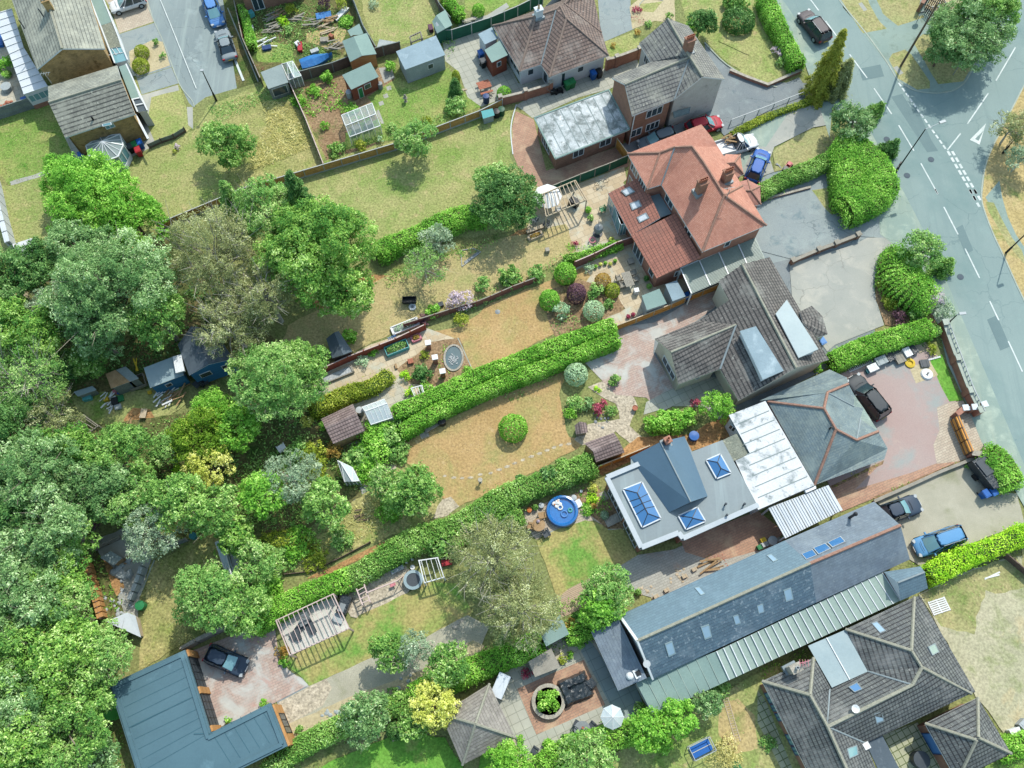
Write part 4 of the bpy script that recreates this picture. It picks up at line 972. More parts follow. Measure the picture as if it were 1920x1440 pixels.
sheet('planting_bed','11','1090,1300 1340,1100 1540,1070 1640,1310 1400,1420 1180,1400','g_soil',.08)
sheet('lawn','12','1080,560 1140,450 1800,130 2320,-60 2260,120 2330,420 2440,440 2400,500 1880,770 1540,920 1420,860 1380,760','g_lawn_straw',.1)
sheet('path','12','1340,990 1420,870 1480,850 1540,920 1450,990 1340,1010','g_stonechip',.06)
sheet('meadow','12','900,640 1080,560 1400,860 1350,1010 900,1190 760,1240 300,1400 160,1300 600,1100 760,900','g_meadow',.15)
sheet('path','12','960,660 1080,610 1090,650 980,700','g_stonechip',.05)
sheet('path','12','740,830 860,760 900,800 780,880','g_conc',.05)
sheet('path','12','0,1000 220,960 420,920 420,980 200,1030 0,1060','g_tar_dark',.06)
sheet('path','12','440,1440 940,1200 1300,1060 1320,1090 960,1240 560,1430','g_orange_soil',.05)
sheet('gravel_bed','22','700,60 800,20 1000,60 1060,200 1000,340 1090,420 1050,520 900,380 660,480 600,440 700,330 930,290 900,180','g_stonechip',.08)
sheet('driveway','21','880,1000 1180,960 1640,680 1700,780 1640,830 1480,950 1180,1090 1170,1180 1340,1440 1440,1500 1230,1600 1120,1500 900,1480 680,1250 870,1130','g_block_mix')
sheet('patio','22','1120,170 1250,100 1520,-30 1650,0 1780,170 1640,300 1540,200 1300,200 1100,260','g_slabs_grey')
sheet('planting_bed','22','1060,420 1440,400 1560,320 1740,270 1860,400 1450,520 1000,600 800,700 760,660','g_orange_soil',.06)
for i,q in enumerate('0,680 60,655 118,632 172,608 230,585 290,560 350,538 405,515 455,495 505,478 560,470'.split()):
 a,b=[float(v)for v in q.split(',')];w=16+(i*7)%9
 sheet('stepping_stone','22',f'{a-w},{b+5} {a-4},{b-9} {a+w},{b-8} {a+w-5},{b+8} {a-6},{b+11}','g_stonechip')
for i,q in enumerate('1435,700 1500,712 1560,716 1620,712 1690,690 1765,680 1825,655 1880,635'.split()):
 a,b=[float(v)for v in q.split(',')];w=15+(i*5)%8
 sheet('stepping_stone','12',f'{a-w},{b+3} {a-3},{b-9} {a+w},{b-5} {a+w-4},{b+7} {a-6},{b+10}','g_stonechip')
sheet('patio','22','240,960 400,890 700,800 830,900 830,960 960,1090 900,1100 740,1020 560,1060 430,1100 330,1160 260,1080','g_block_buff')
sheet('lawn','22','330,1170 430,1110 570,1050 680,1020 800,1050 850,1090 950,1080 1060,1290 900,1370 740,1440 640,1560 520,1700 450,1500','g_lawn_patch',.06)
sheet('planting_bed','22','600,830 760,760 880,900 960,1080 840,1080 680,950','g_soil',.06)
sheet('path','23','490,210 560,150 800,30 1000,-30 1040,0 860,60 740,130 700,270 510,360','g_deck')
sheet('driveway','22','880,1380 1060,1270 1320,1230 1900,960 2040,1080 2150,1250 1330,1620 1100,1560 980,1500','g_block_grey')
sheet('driveway','22','1370,1170 1920,950 2120,1110 1920,1240 1700,1300 1560,1300 1400,1250','g_block_orange')
sheet('meadow','F','262,1230 280,1060 400,990 440,1000 400,1100 345,1150 350,1200 260,1260','g_meadow',.12)
sheet('yard','F','165,1020 240,985 285,1040 262,1120 255,1190 205,1180','g_conc',.1)
sheet('soil','02','540,1330 700,1240 860,1400 900,1500 740,1700 600,1560','g_orange_soil',.12)
sheet('lawn','02','520,130 760,60 1300,30 1340,180 1160,330 960,360 700,330 560,230','g_lawn_mid',.15)
sheet('soil_patch','02','890,300 960,210 1080,220 1120,290 1020,370 930,350','g_orange_soil',.08)
sheet('decking','02','920,620 1080,600 1180,660 1150,770 1080,800 960,740','g_orange_soil')
sheet('woodland_floor','F','-200,480 20,480 60,620 130,800 170,1000 250,1190 180,1310 210,1560 -300,1560','g_wood',.1)
sheet('woodland_floor','F','60,470 330,440 520,640 400,720 130,740','g_wood',.1)
sheet('woodland_floor','F','160,800 620,740 680,930 560,1000 330,1000 200,960','g_wood',.1)
sheet('driveway','F','355,1222 440,1190 515,1172 522,1220 540,1255 580,1284 515,1318 420,1360 395,1374','g_block_mix')
sheet('patio','13','660,180 900,60 1150,-20 1240,60 1170,180 800,360 760,350','g_stonechip',.03)
sheet('lawn','13','280,700 380,610 750,440 820,340 1170,180 1290,100 1520,110 1640,320 1480,400 1380,490 1260,560 900,660 580,800 460,850 390,770','g_lawn_patch',.05)
sheet('lawn','13','600,1400 760,1330 1030,1220 1250,1200 1440,1220 1570,1430 1560,1700 300,1700','g_lawn_lush',.08)
sheet('path','13','460,850 580,800 900,650 1260,520 1500,390 1600,340 1760,420 1700,560 1250,820 900,920 600,1060 340,1180 320,1100 230,975','g_gravel',.04)
sheet('path','13','235,970 470,850 580,795 625,860 560,990 300,1130','g_stonechip',.02)
sheet('gravel_bed','13','300,1130 560,1010 900,870 1260,740 1400,640 1640,520 1720,560 1620,700 1250,900 1000,960 700,1100 340,1280','g_sand',.06)
sheet('terrace','13','1800,820 1920,640 2300,480 2560,480 2900,1080 2500,1240 1960,1400 1900,1200','g_slabs')
sheet('patio','23','-10,900 60,780 270,720 660,600 700,520 860,860 1000,880 1200,1090 920,1140 700,1240 300,1330 220,1310','g_slabs_grey')
sheet('patio','23','650,600 700,500 800,640 930,880 1040,840 1140,1080 1010,1120 930,1100 870,1000','g_slabs_blue')
sheet('patio','23','190,870 670,660 825,985 330,1200','g_block_orange')
sheet('lawn','23','-60,1290 150,1250 220,1310 100,1440 -100,1500','g_lawn_lush',.05)
sheet('lawn','23','900,1330 1300,1100 1640,900 1920,760 2060,700 2200,1100 2400,1700 700,1700 800,1440','g_lawn_mid',.1)
sheet('soil_patch','23','1640,1000 1780,940 1900,1060 1920,1300 1760,1340 1640,1200','g_verge_dry',.1)
sheet('path','33','0,880 60,960 250,1440 330,1600 250,1600 0,1110','g_slabs_moss')
sheet('patio','33','900,1205 1150,1110 1330,1440 1340,1560 1060,1560','g_slabs_moss')
sheet('yard','33','1160,190 1240,150 1560,0 1920,-90 2300,-300 2300,1200 1920,1190 1780,1200 1570,930 1540,860','g_plot',.12)
sheet('lawn','33','1170,190 1560,10 1860,-80 1960,120 1780,180 1640,160 1600,300 1560,480 1320,420 1240,300','g_verge',.15)
sheet('lawn','33','1900,-260 1960,-300 2300,-300 2300,300 1960,250 1900,60','g_verge',.1)
sheet('lawn','33','1700,1200 1900,1180 2200,1120 2200,1560 1640,1560 1480,1440','g_lawn_green',.1)
sheet('driveway','31','-80,240 0,90 120,80 380,0 430,-60 560,-60 700,60 1000,-60 1080,80 1190,300 1000,360 730,340 230,500 0,440','g_tar_blue')
sheet('lawn','31','390,10 560,-10 560,100 540,190 470,120','g_verge',.06)
sheet('driveway','31','230,540 700,400 790,350 990,350 1200,330 1250,420 900,480 870,560 830,680 870,860 910,980 560,1120 500,1170 250,800','g_conc')
sheet('planting_bed','31','860,560 940,450 1080,340 1260,340 1300,480 1400,760 1320,960 1100,1000 920,980 850,800','g_soil',.05)
sheet('driveway','31','600,1330 900,1200 1100,1080 1300,1200 1340,1440 1500,1600 1600,1880 1500,1920 1280,2000 980,2110 600,2290 500,2100 800,1800','g_tarmac_pink')
sheet('driveway','32','520,780 860,640 1300,610 1490,580 1200,700 820,870 600,960','g_block_orange',0.0)
sheet('driveway','32','880,600 930,470 840,300 740,0 1290,0 1380,170 1300,250 1260,460 1290,610 1100,680 700,800 860,640','g_tarmac_pink')
sheet('apron','32','1290,210 1360,180 1480,160 1510,220 1620,250 1700,470 1600,560 1490,590 1290,615 1265,480 1310,370','g_block_buff')
sheet('driveway','32','850,880 1500,600 1700,700 1740,820 1870,830 1920,1040 1560,1180 1260,1380 1200,1370 1090,1300 1020,1050 870,900','g_gravel',.04)
sheet('lawn','31','1240,1230 1330,1190 1420,1440 1470,1520 1380,1530 1330,1440','g_lawn_lush',.04)
sheet('mat','31','1090,1280 1240,1240 1300,1340 1140,1400','g_sand')
sheet('planting_bed','32','820,860 1380,630 1500,575 1490,600 870,870','g_soil',.02)
sheet('planting_bed','32','520,775 910,590 900,620 540,790','g_soil',.02)
sheet('lawn','30','-130,520 -60,400 -280,300 -200,-60 20,-40 160,120 350,430 300,520 80,620 -70,560','g_lawn_mid',.03)
sheet('driveway','30','-400,780 0,690 300,560 360,650 320,700 140,770 0,840 -240,980','g_tar_dark')
sheet('driveway','30','-160,1000 0,910 140,840 420,730 510,760 520,900 400,920 280,980 120,1060 90,1150 120,1240 -40,1300 -200,1200','g_conc')
sheet('driveway','30','-170,960 0,880 220,800 200,850 60,1060 -20,1060 -120,1250 -200,1150','g_pave')
sheet('lawn','30','110,1090 280,980 520,900 560,1000 520,1120 120,1240','g_verge',.06)
sheet('pavement','F','1460,-40 1467,0 1535,100 1587,177 1636,255 1691,355 1733,436 1769,516 1860,730 1925,880 1960,1010 1925,960 1880,880 1840,830 1812,760 1775,680 1758,610 1720,540 1690,470 1650,440 1640,330 1610,250 1560,200 1555,260 1530,180 1508,118 1440,10 1420,-40','g_pave')
sheet('road','F','1460,-60 1566,-60 1580,15 1625,68 1663,117 1683,150 1718,168 1752,176 1790,170 1810,152 1835,105 1870,40 1930,-60 2060,-60 1990,60 1925,150 1863,271 1847,312 1840,375 1847,402 1863,443 1883,485 1904,532 1925,575 1990,720 2100,1000 1960,1000 1925,885 1860,730 1769,516 1733,436 1691,355 1636,255 1587,177 1535,100 1467,0','g_road')
sheet('road_patch','30','960,700 1040,680 1300,1090 1220,1100','g_patch')
sheet('verge','F','1925,150 1863,271 1847,312 1840,375 1847,402 1863,443 1883,485 1904,532 1925,575 1990,720 2300,720 2300,-40 2060,-60 1990,60','g_verge_dry')
sheet('footpath','31','1640,60 1740,-60 1760,60 1800,200 1860,330 1920,420 2000,560 1960,560 1840,420 1740,260 1680,140','g_path')
sheet('verge','31','1640,90 1700,100 1760,220 1830,350 1900,440 1940,560 1900,520 1800,400 1720,260 1660,160','g_verge')
sheet('verge','30','570,-60 600,20 760,250 880,400 940,470 1010,580 1150,655 1270,675 1420,650 1500,585 1600,400 1700,220 1900,-100 1200,-100 ','g_path')
sheet('verge','30','600,0 640,-60 790,-60 800,20 880,160 930,210 760,245','g_verge',.04)
sheet('verge','30','830,-60 1180,-60 1160,60 1200,130 1010,190 900,100','g_verge',.04)
sheet('verge','30','945,430 970,390 1060,360 1110,400 1240,590 1240,640 1150,650 1010,570','g_verge',.02)
sheet('verge','30','1120,310 1190,250 1300,260 1700,230 1640,330 1480,590 1300,610 1220,480','g_verge',.04)
sheet('gravel_drive','30','1200,60 1300,-100 1500,-100 1480,40 1400,90 1330,120','g_sand')
kerb('kerb','30','570,-40 600,20 790,255 930,450 1010,580 1080,630 1150,660 1270,675 1350,668 1420,650 1500,585 1570,450 1640,330')
kerb('kerb','F','1925,150 1863,271 1847,312 1841,345 1840,375 1847,402 1863,443 1883,485 1904,532 1925,575')
kerb('kerb','F','1460,-10 1467,0 1535,100 1587,177 1636,255 1691,355 1733,436 1769,516 1860,730 1925,880',w=.12,h=.03)
kerb('path_edging','F','262,1118 290,1050',w=.1,h=.06)
def marking(t,segs,w=.12,name='road_marking'):
 mk=MB()
 for s in segs:strip(mk,PT(t,s),w,z0=0.0006*_k[0]+.006)
 return tag(mk.build(name,'m_white_line'),kind='structure')
marking('30',('380,0 440,80','490,155 610,320','662,395 788,565','838,640 965,825','1015,905 1125,1090','1175,1180 1297,1400'),.13)
marking('31',('1275,0 1295,40','1340,130 1442,328','1493,430 1597,642','1670,808 1735,945','1803,1095 1905,1315'),.13)
marking('30',('1855,345 1715,585','1660,675 1510,895','1460,965 1365,1085'),.13)
dd=[]
for k in range(13):
 x0,y0=1015+k*26.7,600+k*37.5;dd.append(f'{x0},{y0} {x0+17},{y0+25}')
marking('30',dd,.2)
dd=[]
for k in range(8):
 x0,y0=1368+k*26.5,1092+k*46;dd.append(f'{x0},{y0} {x0+18},{y0+31}');dd.append(f'{x0+32},{y0} {x0+50},{y0+31}')
marking('30',dd,.26);marking('31',('1525,5 1540,35','1550,50 1568,82','1578,100 1596,130','1557,5 1575,35'),.26)
tri=MB();zt=0.0006*_k[0]+.007;o3=PT('30','1643,892 1527,1010 1597,1045');i3=PT('30','1625,945 1563,1005 1590,1018')
for i in range(3):
 j=(i+1)%3;q=[Vector((v.x,v.y,zt))for v in(o3[i],o3[j],i3[j],i3[i])];tri.poly(q if area(q)>0 else q[::-1])
tag(tri.build('give_way_triangle','m_white_line'),kind='structure')
sheet('pavement_cover','30','725,30 750,20 790,75 765,85','g_conc');sheet('pavement_cover','30','975,490 1005,478 1050,530 1020,545','g_conc')
marking('00',('1155,-60 1155,0 1230,180 1330,430 1415,640',),.1)
marking('00',('1690,425 1755,585',),.25)
kerb('kerb','00','1050,0 1110,155 1180,310 1290,600 1380,720 1400,770',w=.1,h=.04,m='m_kerb')
kerb('kerb','00','1640,60 1860,590',w=.12,h=.08)
kerb('drive_edging','20','185,755 155,860 145,960 160,1110',w=.1,h=.05,m='w_white')
kerb('drive_edging','20','1540,310 1700,470 1920,590 2060,630',w=.12,h=.12)
kerb('drive_edging','13','205,640 220,700 300,760 400,800 455,850',w=.22,h=.03,m='conc_post');kerb('drive_edging','13','455,852 230,970',w=.22,h=.03,m='m_lead',sm=False)
kerb('drive_edging','31','880,480 860,560 825,680 870,860 905,970',w=.1,h=.06)
kerb('path_edging','22','430,1105 570,1060 680,1025 830,1085 960,1085',w=.1,h=.04)
kerb('lawn_edging','22','1060,1290 900,1360 760,1430',w=.1,h=.04)
kerb('path_edging','13','820,345 1170,180',w=.12,h=.05,sm=False)
kerb('lawn_edging','31','1255,1230 1330,1440 1385,1545',w=.1,h=.06)
kerb('lawn_edging','11','1530,1070 1640,1310',w=.08,h=.04,sm=False)
kerb('lawn_edging','20','1070,80 1075,30 1130,-10 1240,5',w=.08,h=.06)
for x_,y_ in((1560,120),(1662,262),(1745,300),(1800,520),(1700,330)):
 p=W('F',x_,y_);mb=MB();mb.lathe((0,0,0),[(.33,0),(.33,.008),(.02,.009)],16);o=mb.build('drain_cover','r_felt_dark');o.location=(p.x,p.y,0.0006*_k[0]+.006);tag(o,kind='structure')
for i_,(x_,y_,w_,h_)in enumerate(((1610,130,40,14),(1700,205,16,60),(1850,600,18,50),(1790,430,14,40))):sheet('road_patch','F',f'{x_},{y_} {x_+w_},{y_-8} {x_+w_+h_*.5},{y_+h_} {x_+h_*.5},{y_+h_+8}','g_patch')
# ================================================================ BUILDINGS
def corner_wall(B,names,h,m,**k):return B.walls(names,h,m,**k)
B=Bld('brick_house','two storey house with yellow brick gable end and light grey tiles, top left corner','house','00','a:265,500,5 r:445,350,7.0 b:755,350,5 c:560,-260,5 q:262,-260,7.0 d:20,-180,5')
B.roof('a r q d|r b c q','r_grey_light');B.ridges('r-q');B.walls('a b c d',4.85,'w_brick_yellow');B.gable('a','r','b','w_brick_yellow')
p=B.plan
B.chimney('00',350,45,6.2,8.2,.7,.7,2,'w_brick_yellow',potm='p_white')
for x_,y_,z_ in((160,180,6),(300,100,6.8)):mb=MB();q=W('00',x_,y_,z_);mb.tube(q-Vector((0,0,.5)),q+Vector((0,0,.7)),.06);mb.build('vent_pipe','p_grey_dark',B.o)
def flatbox(B,t,s,z,rm,wm,name='flat_roof',th=.18,inset=.12,fascia='w_white',z0=0.0,wh=None,open_=False):
 p=PT(t,s,z);m_=MB(B.t and GA);q=ccw([Vector((v.x,v.y))for v in p])
 zz={(round(v.x,4),round(v.y,4)):v.z for v in p}
 top=[Vector((v.x,v.y,zz[(round(v.x,4),round(v.y,4))]))for v in q]
 m_.poly(top,0);m_.poly([v-Vector((0,0,th))for v in top[::-1]],1)
 for i in range(len(top)):
  a,b=top[i],top[(i+1)%len(top)];d=Vector((0,0,th));m_.poly([a-d,b-d,b,a],1)
 o=m_.build(name,[rm,fascia],B.o);pl=offset(p,inset)
 if wm and not open_:
  w=MB();pq=ccw(pl);zmin=min(v.z for v in p)-th
  for i in range(len(pq)):
   a,b=pq[i],pq[(i+1)%len(pq)];w.poly([(a.x,a.y,z0),(b.x,b.y,z0),(b.x,b.y,zmin),(a.x,a.y,zmin)])
  w.build('extension_wall',wm,B.o)
 return pl,top,o
def bars(B,t,pairs,z,m,w=.05,name='glazing_bar',lift=.04):
 for s in pairs:
  a,b=PT(t,s,z);k=MB();up=Vector((0,0,lift));k.beam(a+up,b+up,w,.06);k.build(name,m,B.o)
flatbox(B,'00','630,-30 735,-30 812,155 708,190',2.6,'r_felt_green','w_white');flatbox(B,'00','708,190 812,155 868,335 775,352',2.58,'r_moss','w_white')
pl,top,o=flatbox(B,'00','775,355 868,337 920,432 828,455',2.5,'glass_teal','w_upvc','porch_roof');bars(B,'00',('805,350 840,400','780,400 885,380','840,345 868,388'),2.5,'w_upvc')
bars(B,'00',('735,-30 920,432','640,-30 828,455'),2.6,'w_white',.14,'fascia_board')
for s_,mm in(('-60,105 85,66 170,340 65,386','poly_clear'),('66,388 171,342 345,622 172,682','poly_clear')):
 flatbox(B,'00',s_,2.5,'r_sheet_white' if mm else mm,None,'canopy_roof',th=.05)
for k in range(7):
 u=k/6;bars(B,'00',(f'{-60+126*u},{110+275*u} {85+86*u},{66+275*u}',f'{67+105*u},{390+290*u} {172+172*u},{343+278*u}'),2.5,'w_upvc',.07,'rafter',.05)
q=PT('00','172,682 345,622',2.4);w_=MB();w_.box(((q[0].x+q[1].x)/2,(q[0].y+q[1].y)/2+.1,.6),((q[1]-q[0]).length,.12,1.75),rzof(*q));w_.box(((q[0].x+q[1].x)/2,(q[0].y+q[1].y)/2+.1,0),((q[1]-q[0]).length,.16,.6),rzof(*q),1);w_.build('lean_to_wall',['w_upvc','w_brick_red'],B.o)
B.win(q[0],q[1],.06,.94,1.1,2.1,4,'glass_teal')
B=Bld('brick_house','lower yellow brick house with stepped grey tile roof behind the octagonal conservatory','house','00','n1:345,622,4.3 n2:842,470,4.3 r1:350,738,5.9 r2:872,575,5.9 s1:467,990,4.3 s2:972,820,4.3')
B.roof('n1 n2 r2 r1','r_grey_light',name='rear_roof');B.roof('r1 r2 s2 s1','r_course');B.ridges('r1-r2');B.walls('n1 n2 s2 s1',4.2,'w_brick_yellow')
p=B.plan;B.gable('n2','r2','s2','w_brick_yellow');B.gable('n1','r1','s1','w_brick_yellow')
B.win(p[3],p[2],.54,.68,3.2,4.0,2,'glass_teal');B.win(p[2],p[1],.3,.5,1.0,2.2,2);B.win(p[2],p[1],.6,.8,3.0,4.0,2)
flatbox(B,'00','855,480 908,462 1005,706 948,718',2.6,'r_felt_green','w_white');pl,top,o=flatbox(B,'00','955,722 1008,705 1062,795 992,806',2.5,'r_felt_dark','w_white','porch_roof')
bars(B,'00',('908,462 1062,795','955,720 992,806','975,760 1030,748','948,718 1005,706'),2.56,'w_white',.14,'fascia_board')
bars(B,'00',('975,825 1068,1000',),2.2,'w_white',.22,'fascia_board')
rooflight(B,'r1 r2 s2','00','735,895 800,880 806,898 740,912','glass_teal','w_upvc')
mb=MB();q=onroof(B,'r1 r2 s2','672,862','00')[0];mb.tube(q-Vector((0,0,.1)),q+Vector((0,0,.5)),.09);mb.build('flue','p_black',B.o)
mb=MB();q=W('00',372,600,4.2);mb.tube(q,q+Vector((0,0,1.5)),.03);mb.beam(q+Vector((-.5,0,1.4)),q+Vector((.5,.2,1.4)),.03,.03)
for k in range(4):mb.beam(q+Vector((-.4+k*.25,-.2,1.4)),q+Vector((-.4+k*.25,.25,1.4)),.02,.02)
mb.build('aerial','p_steel',B.o)
rim=PT('00','620,1050 720,985 862,968 888,1045 850,1128 742,1165 640,1122',2.25);ap=W('00',737,1018,3.0)
rf=MB();br=MB()
for i in range(len(rim)):
 a,b=rim[i],rim[(i+1)%len(rim)];rf.poly([a,b,ap]if area([a,b,ap])>0 else[b,a,ap]);br.beam(a+Vector((0,0,.03)),ap+Vector((0,0,.03)),.07,.07);br.beam(a,b,.12,.12)
 m_=(a+b)/2;br.beam(m_+Vector((0,0,.03)),ap+Vector((0,0,.03)),.05,.05)
rf.build('conservatory_roof','r_felt_grey',B.o);br.build('conservatory_ribs','w_upvc',B.o)
w_=MB();g_=MB()
for i in range(len(rim)):
 a,b=rim[i],rim[(i+1)%len(rim)]
 n_=max(1,round((b-a).length/.8));w_.box(((a.x+b.x)/2,(a.y+b.y)/2,0),((b-a).length,.12,.6),rzof(a,b));g_.box(((a.x+b.x)/2,(a.y+b.y)/2,.6),((b-a).length-.05,.03,1.55),rzof(a,b))
 for k in range(n_+1):q=a.lerp(b,k/n_);w_.box((q.x,q.y,0),(.1,.1,2.2),rzof(a,b))
w_.build('conservatory_frame','w_upvc',B.o);g_.build('conservatory_glass','glass_teal',B.o)
B=Bld('bungalow','white rendered bungalow with brown hipped tile roof beside the green and blue bins','house','20','A:15,185,2.6 B:208,514,2.6 C:362,465,2.6 D:422,556,2.6 E:850,398,2.6 R1:325,118,4.7 R2:470,68,4.7 R3:545,132,4.6 R4:498,42,4.7 N1:330,72,2.7 N2:505,8,2.7 W1:532,28,4.2 W4:800,234,2.6 W2:650,-110,4.2 W3:745,-10,2.6 W5:560,-160,2.6')
B.roof('A B R1|B C R2 R1|C D R3 R2|D E R3|R3 E W4 W1 R4|R2 R3 R4|A R1 N1|R1 R2 R4 N2 N1|R4 W1 N2','r_brown','w_upvc');B.roof('W1 W4 W3 W2|W1 W2 W5 N2','r_brown','w_upvc',name='wing_roof')
B.ridges('A-R1 B-R1 R1-R2 D-R3 E-R3 R3-R4 R2-R4 W1-W2 W1-W4','r_ridge_brown',.12);B.ridges('C-R2','m_lead',.08,'valley')
p=B.walls('A B C D E W4 W3 W5 N1',2.5,'w_white',inset=.35)
B.win(p[0],p[1],.55,.95,.9,2.1,3);B.win(p[1],p[2],.3,.6,1.1,2.0,1);B.win(p[3],p[4],.5,.62,1.2,2.0,1);B.win(p[3],p[4],.2,.28,0,2.0,1,door=True,frame='w_upvc');B.win(p[2],p[3],.2,.7,.2,2.0,1)
B.chimney('20',345,95,4.3,5.7,.75,.6,1,'w_white',potm='p_tan')
mb=MB();q=W('20',345,75,5.2);mb.tube(q,q+Vector((0,0,1.6)),.03);mb.beam(q+Vector((-.6,.1,1.5)),q+Vector((.5,.3,1.5)),.03,.03);mb.build('aerial','p_steel',B.o)
B=Bld('rendered_house','two storey grey rendered house with brick rear wing and white stained flat roof extension','house','20','A:1070,310,5 N:1275,133,6.9 NE:1425,185,5 SE:1688,570,5 S:1525,552,6.9 SW:1323,714,5 J:1432,412,6.65 R:1420,385,6.9 V:1150,446,5 a:873,560,5 b:966,608,6.4 c:1020,834,5')
B.roof('A N R J V|J R S SW|N NE SE S R','r_grey_mid','w_upvc');B.roof('a b J V|b c SW J','r_grey_mid','w_upvc',name='wing_roof')
B.ridges('N-R R-S b-J','r_ridge');B.ridges('SW-J','m_lead',.09,'valley')
p=B.walls('A V SW SE NE N',4.85,'w_render_grey',inset=.25);B.gable('SW','S','SE','w_render_grey',.2)
B.win(p[0],p[1],.35,.7,3.4,4.5,2);B.win(p[2],p[3],.08,.2,3.9,4.5,1);B.win(p[2],p[3],.1,.25,0,2.1,1,door=True,frame='timber')
aw=MB();q=PT('20','1312,805 1440,768 1432,812 1320,848',2.6);aw.poly(q if area(q)>0 else q[::-1]);aw.poly(([v-Vector((0,0,.1))for v in q])[::-1]);aw.build('awning','r_slate',B.o)
p=B.walls('a c SW V',4.85,'w_brick_brown',inset=.25,name='wing_wall');B.gable('a','b','c','w_brick_brown',.2,name='wing_gable')
B.win(p[1],p[2],.38,.82,3.2,4.4,3);B.win(p[1],p[2],.45,.82,.9,2.1,3);B.win(p[1],p[2],.04,.34,.9,2.1,2)
pp=MB();q0=p[1];pp.tube((q0.x+.15,q0.y-.1,0),(q0.x+.15,q0.y-.1,4.8),.06);pp.build('downpipe','w_upvc',B.o)
B.chimney('20',1425,330,6.2,8.3,.85,.7,4,'w_brick_brown')
pl,top,o=flatbox(B,'20','315,850 850,648 1002,930 465,1142',2.55,'r_felt_patch','w_brick_brown',th=.2,inset=.3,fascia='w_upvc')
sm_=MB();q=PT('20','850,650 1000,930 880,975 740,700',2.56)
e=PT('20','315,850 850,648 1002,930 465,1142',2.55)
rim_=MB()
for i in range(4):rim_.beam(e[i]+Vector((0,0,.03)),e[(i+1)%4]+Vector((0,0,.03)),.14,.07)
rim_.build('roof_edge','r_felt_green',B.o)
pq=[Vector((v.x,v.y,0))for v in pl]
B.win(pq[2],pq[3],.60,.76,.9,2.1,2);B.win(pq[2],pq[3],.20,.37,.9,2.1,2);B.win(pq[3],pq[0],.35,.75,.4,2.1,4);B.win(pq[3],pq[0],.8,.92,1.2,2.0,1)
st_=MB()
for k in range(1,9):
 u=k/9;a_,b_=e[0].lerp(e[1],u),e[3].lerp(e[2],u);st_.beam(a_.lerp(b_,.04)+Vector((0,0,.012)),a_.lerp(b_,.96)+Vector((0,0,.012)),.09,.012)
st_.build('felt_laps','r_felt_grey',B.o)
B=Bld('red_roof_house','semi detached brick house with orange red hipped roof, rear tiled extensions and two tall chimneys','house','F','W:1176.5,288,5 N:1315,233,5 N2:1336,259,5 r1:1238,286.5,6.3 r2:1265,276,7.3 r3:1297.5,274.5,7.5 r4:1318.5,303,7.5 r5:1358,366,7.5 w:1214,354,5 v:1240,346,5 SW:1317,472,5 SE:1437,422.5,5 E1:1346,275,5.0 E2:1392,348,5')
B.roof('W w r1|w v r2 r1|v SW r5 r4 r3 r2|SW SE r5|W r1 r2 r3 E1 N2 N|r3 E1 E2 r5 r4|E2 SE r5','r_red_plain','w_upvc');B.ridges('W-r1 r1-r2 r2-r3 r3-r4 r4-r5 r5-SW r5-SE w-r1 r5-E2','r_ridge_red',.13);B.ridges('v-r2','m_lead',.08,'valley')
p=B.walls('W w v SW SE E2 E1 N2 N',4.85,'w_brick_red',inset=.3)
B.win(p[0],p[1],.08,.45,3.2,4.3,3);B.win(p[0],p[1],.55,.9,3.2,4.3,3);B.win(p[2],p[3],.12,.3,3.3,4.4,2);B.win(p[3],p[4],.4,.5,3.3,4.3,1);B.win(p[2],p[3],.6,.75,3.3,4.4,2);B.win(p[0],p[1],.1,.6,.4,2.2,3)
B.chimney('F',1315,351,6.2,8.2,.85,.65,4,'w_brick_brown');B.chimney('F',1363,331,6.4,8.2,.85,.65,4,'w_brick_brown')
mb=MB();q=W('F',1362,372,7.4);mb.tube(q,q+Vector((0,0,1.5)),.03);mb.beam(q+Vector((-.5,.1,1.4)),q+Vector((.5,.3,1.4)),.03,.03);mb.build('aerial','p_steel',B.o)
for nm_,nodes,faces,rid in(('bay_roof','a:1346,308,5.2 b:1361,289,4.6 c:1388,290,4.1 d:1394,326,4.0 e:1381,333,4.0 m:1377,305,5.0','a b m|b c m|c d m|m d e a','a-m m-c m-d'),('bay_roof','a:1380,358,5.0 b:1388,340,4.4 c:1402,337,4.2 d:1425,349,4.0 e:1427,383,4.0 f:1402,388,4.0 m:1408,357,4.8','a b c m|c d m|d e m|m e f a','a-m m-c m-d m-e')):
 s_={k.split(':')[0]:W('F',*[float(x)for x in k.split(':')[1].split(',')])for k in nodes.split()};old=B.n;B.n=s_;B.roof(faces,'r_red_plain' if nodes[2:6]=='1346' else 'r_red_dark','w_upvc',name=nm_);B.ridges(rid,'r_ridge_red',.1)
 pp_=[s_[k]for k in s_ if k!='m'];B.walls(pp_,3.95,'w_brick_red',inset=.2,name='bay_wall');B.n=old
old=B.n;B.n={k:W('21',*v)for k,v in dict(a=(845,30,2.5),b=(1085,-95,3.6),c=(1222,205,3.6),d=(1012,330,2.5),e=(1335,168,3.9),f=(1512,490,3.9),g=(1195,640,2.5),h=(1330,160,3.0),i=(1120,20,3.0),j=(1270,-20,3.0)).items()}
B.roof('a b c d','r_pan_red','w_upvc',name='garden_room_roof');B.roof('d e f g','r_pan_red','w_brick_red',name='garden_room_roof');B.walls('a b c d',2.4,'w_brick_red',inset=.5,name='extension_wall');pe=B.walls('d e f g',2.4,'w_brick_red',inset=.25,name='extension_wall')
for s_ in('938,15 1000,-18 1042,20 975,52','1000,105 1070,80 1092,125 1020,155','1052,205 1120,170 1145,210 1072,245'):rooflight(B,'a b d','21',s_,'r_sheet_white','m_lead',lift=.14,inset=.25)
bars(B,'21',('1012,330 1222,207 1330,165',),0,'m_lead')if False else None
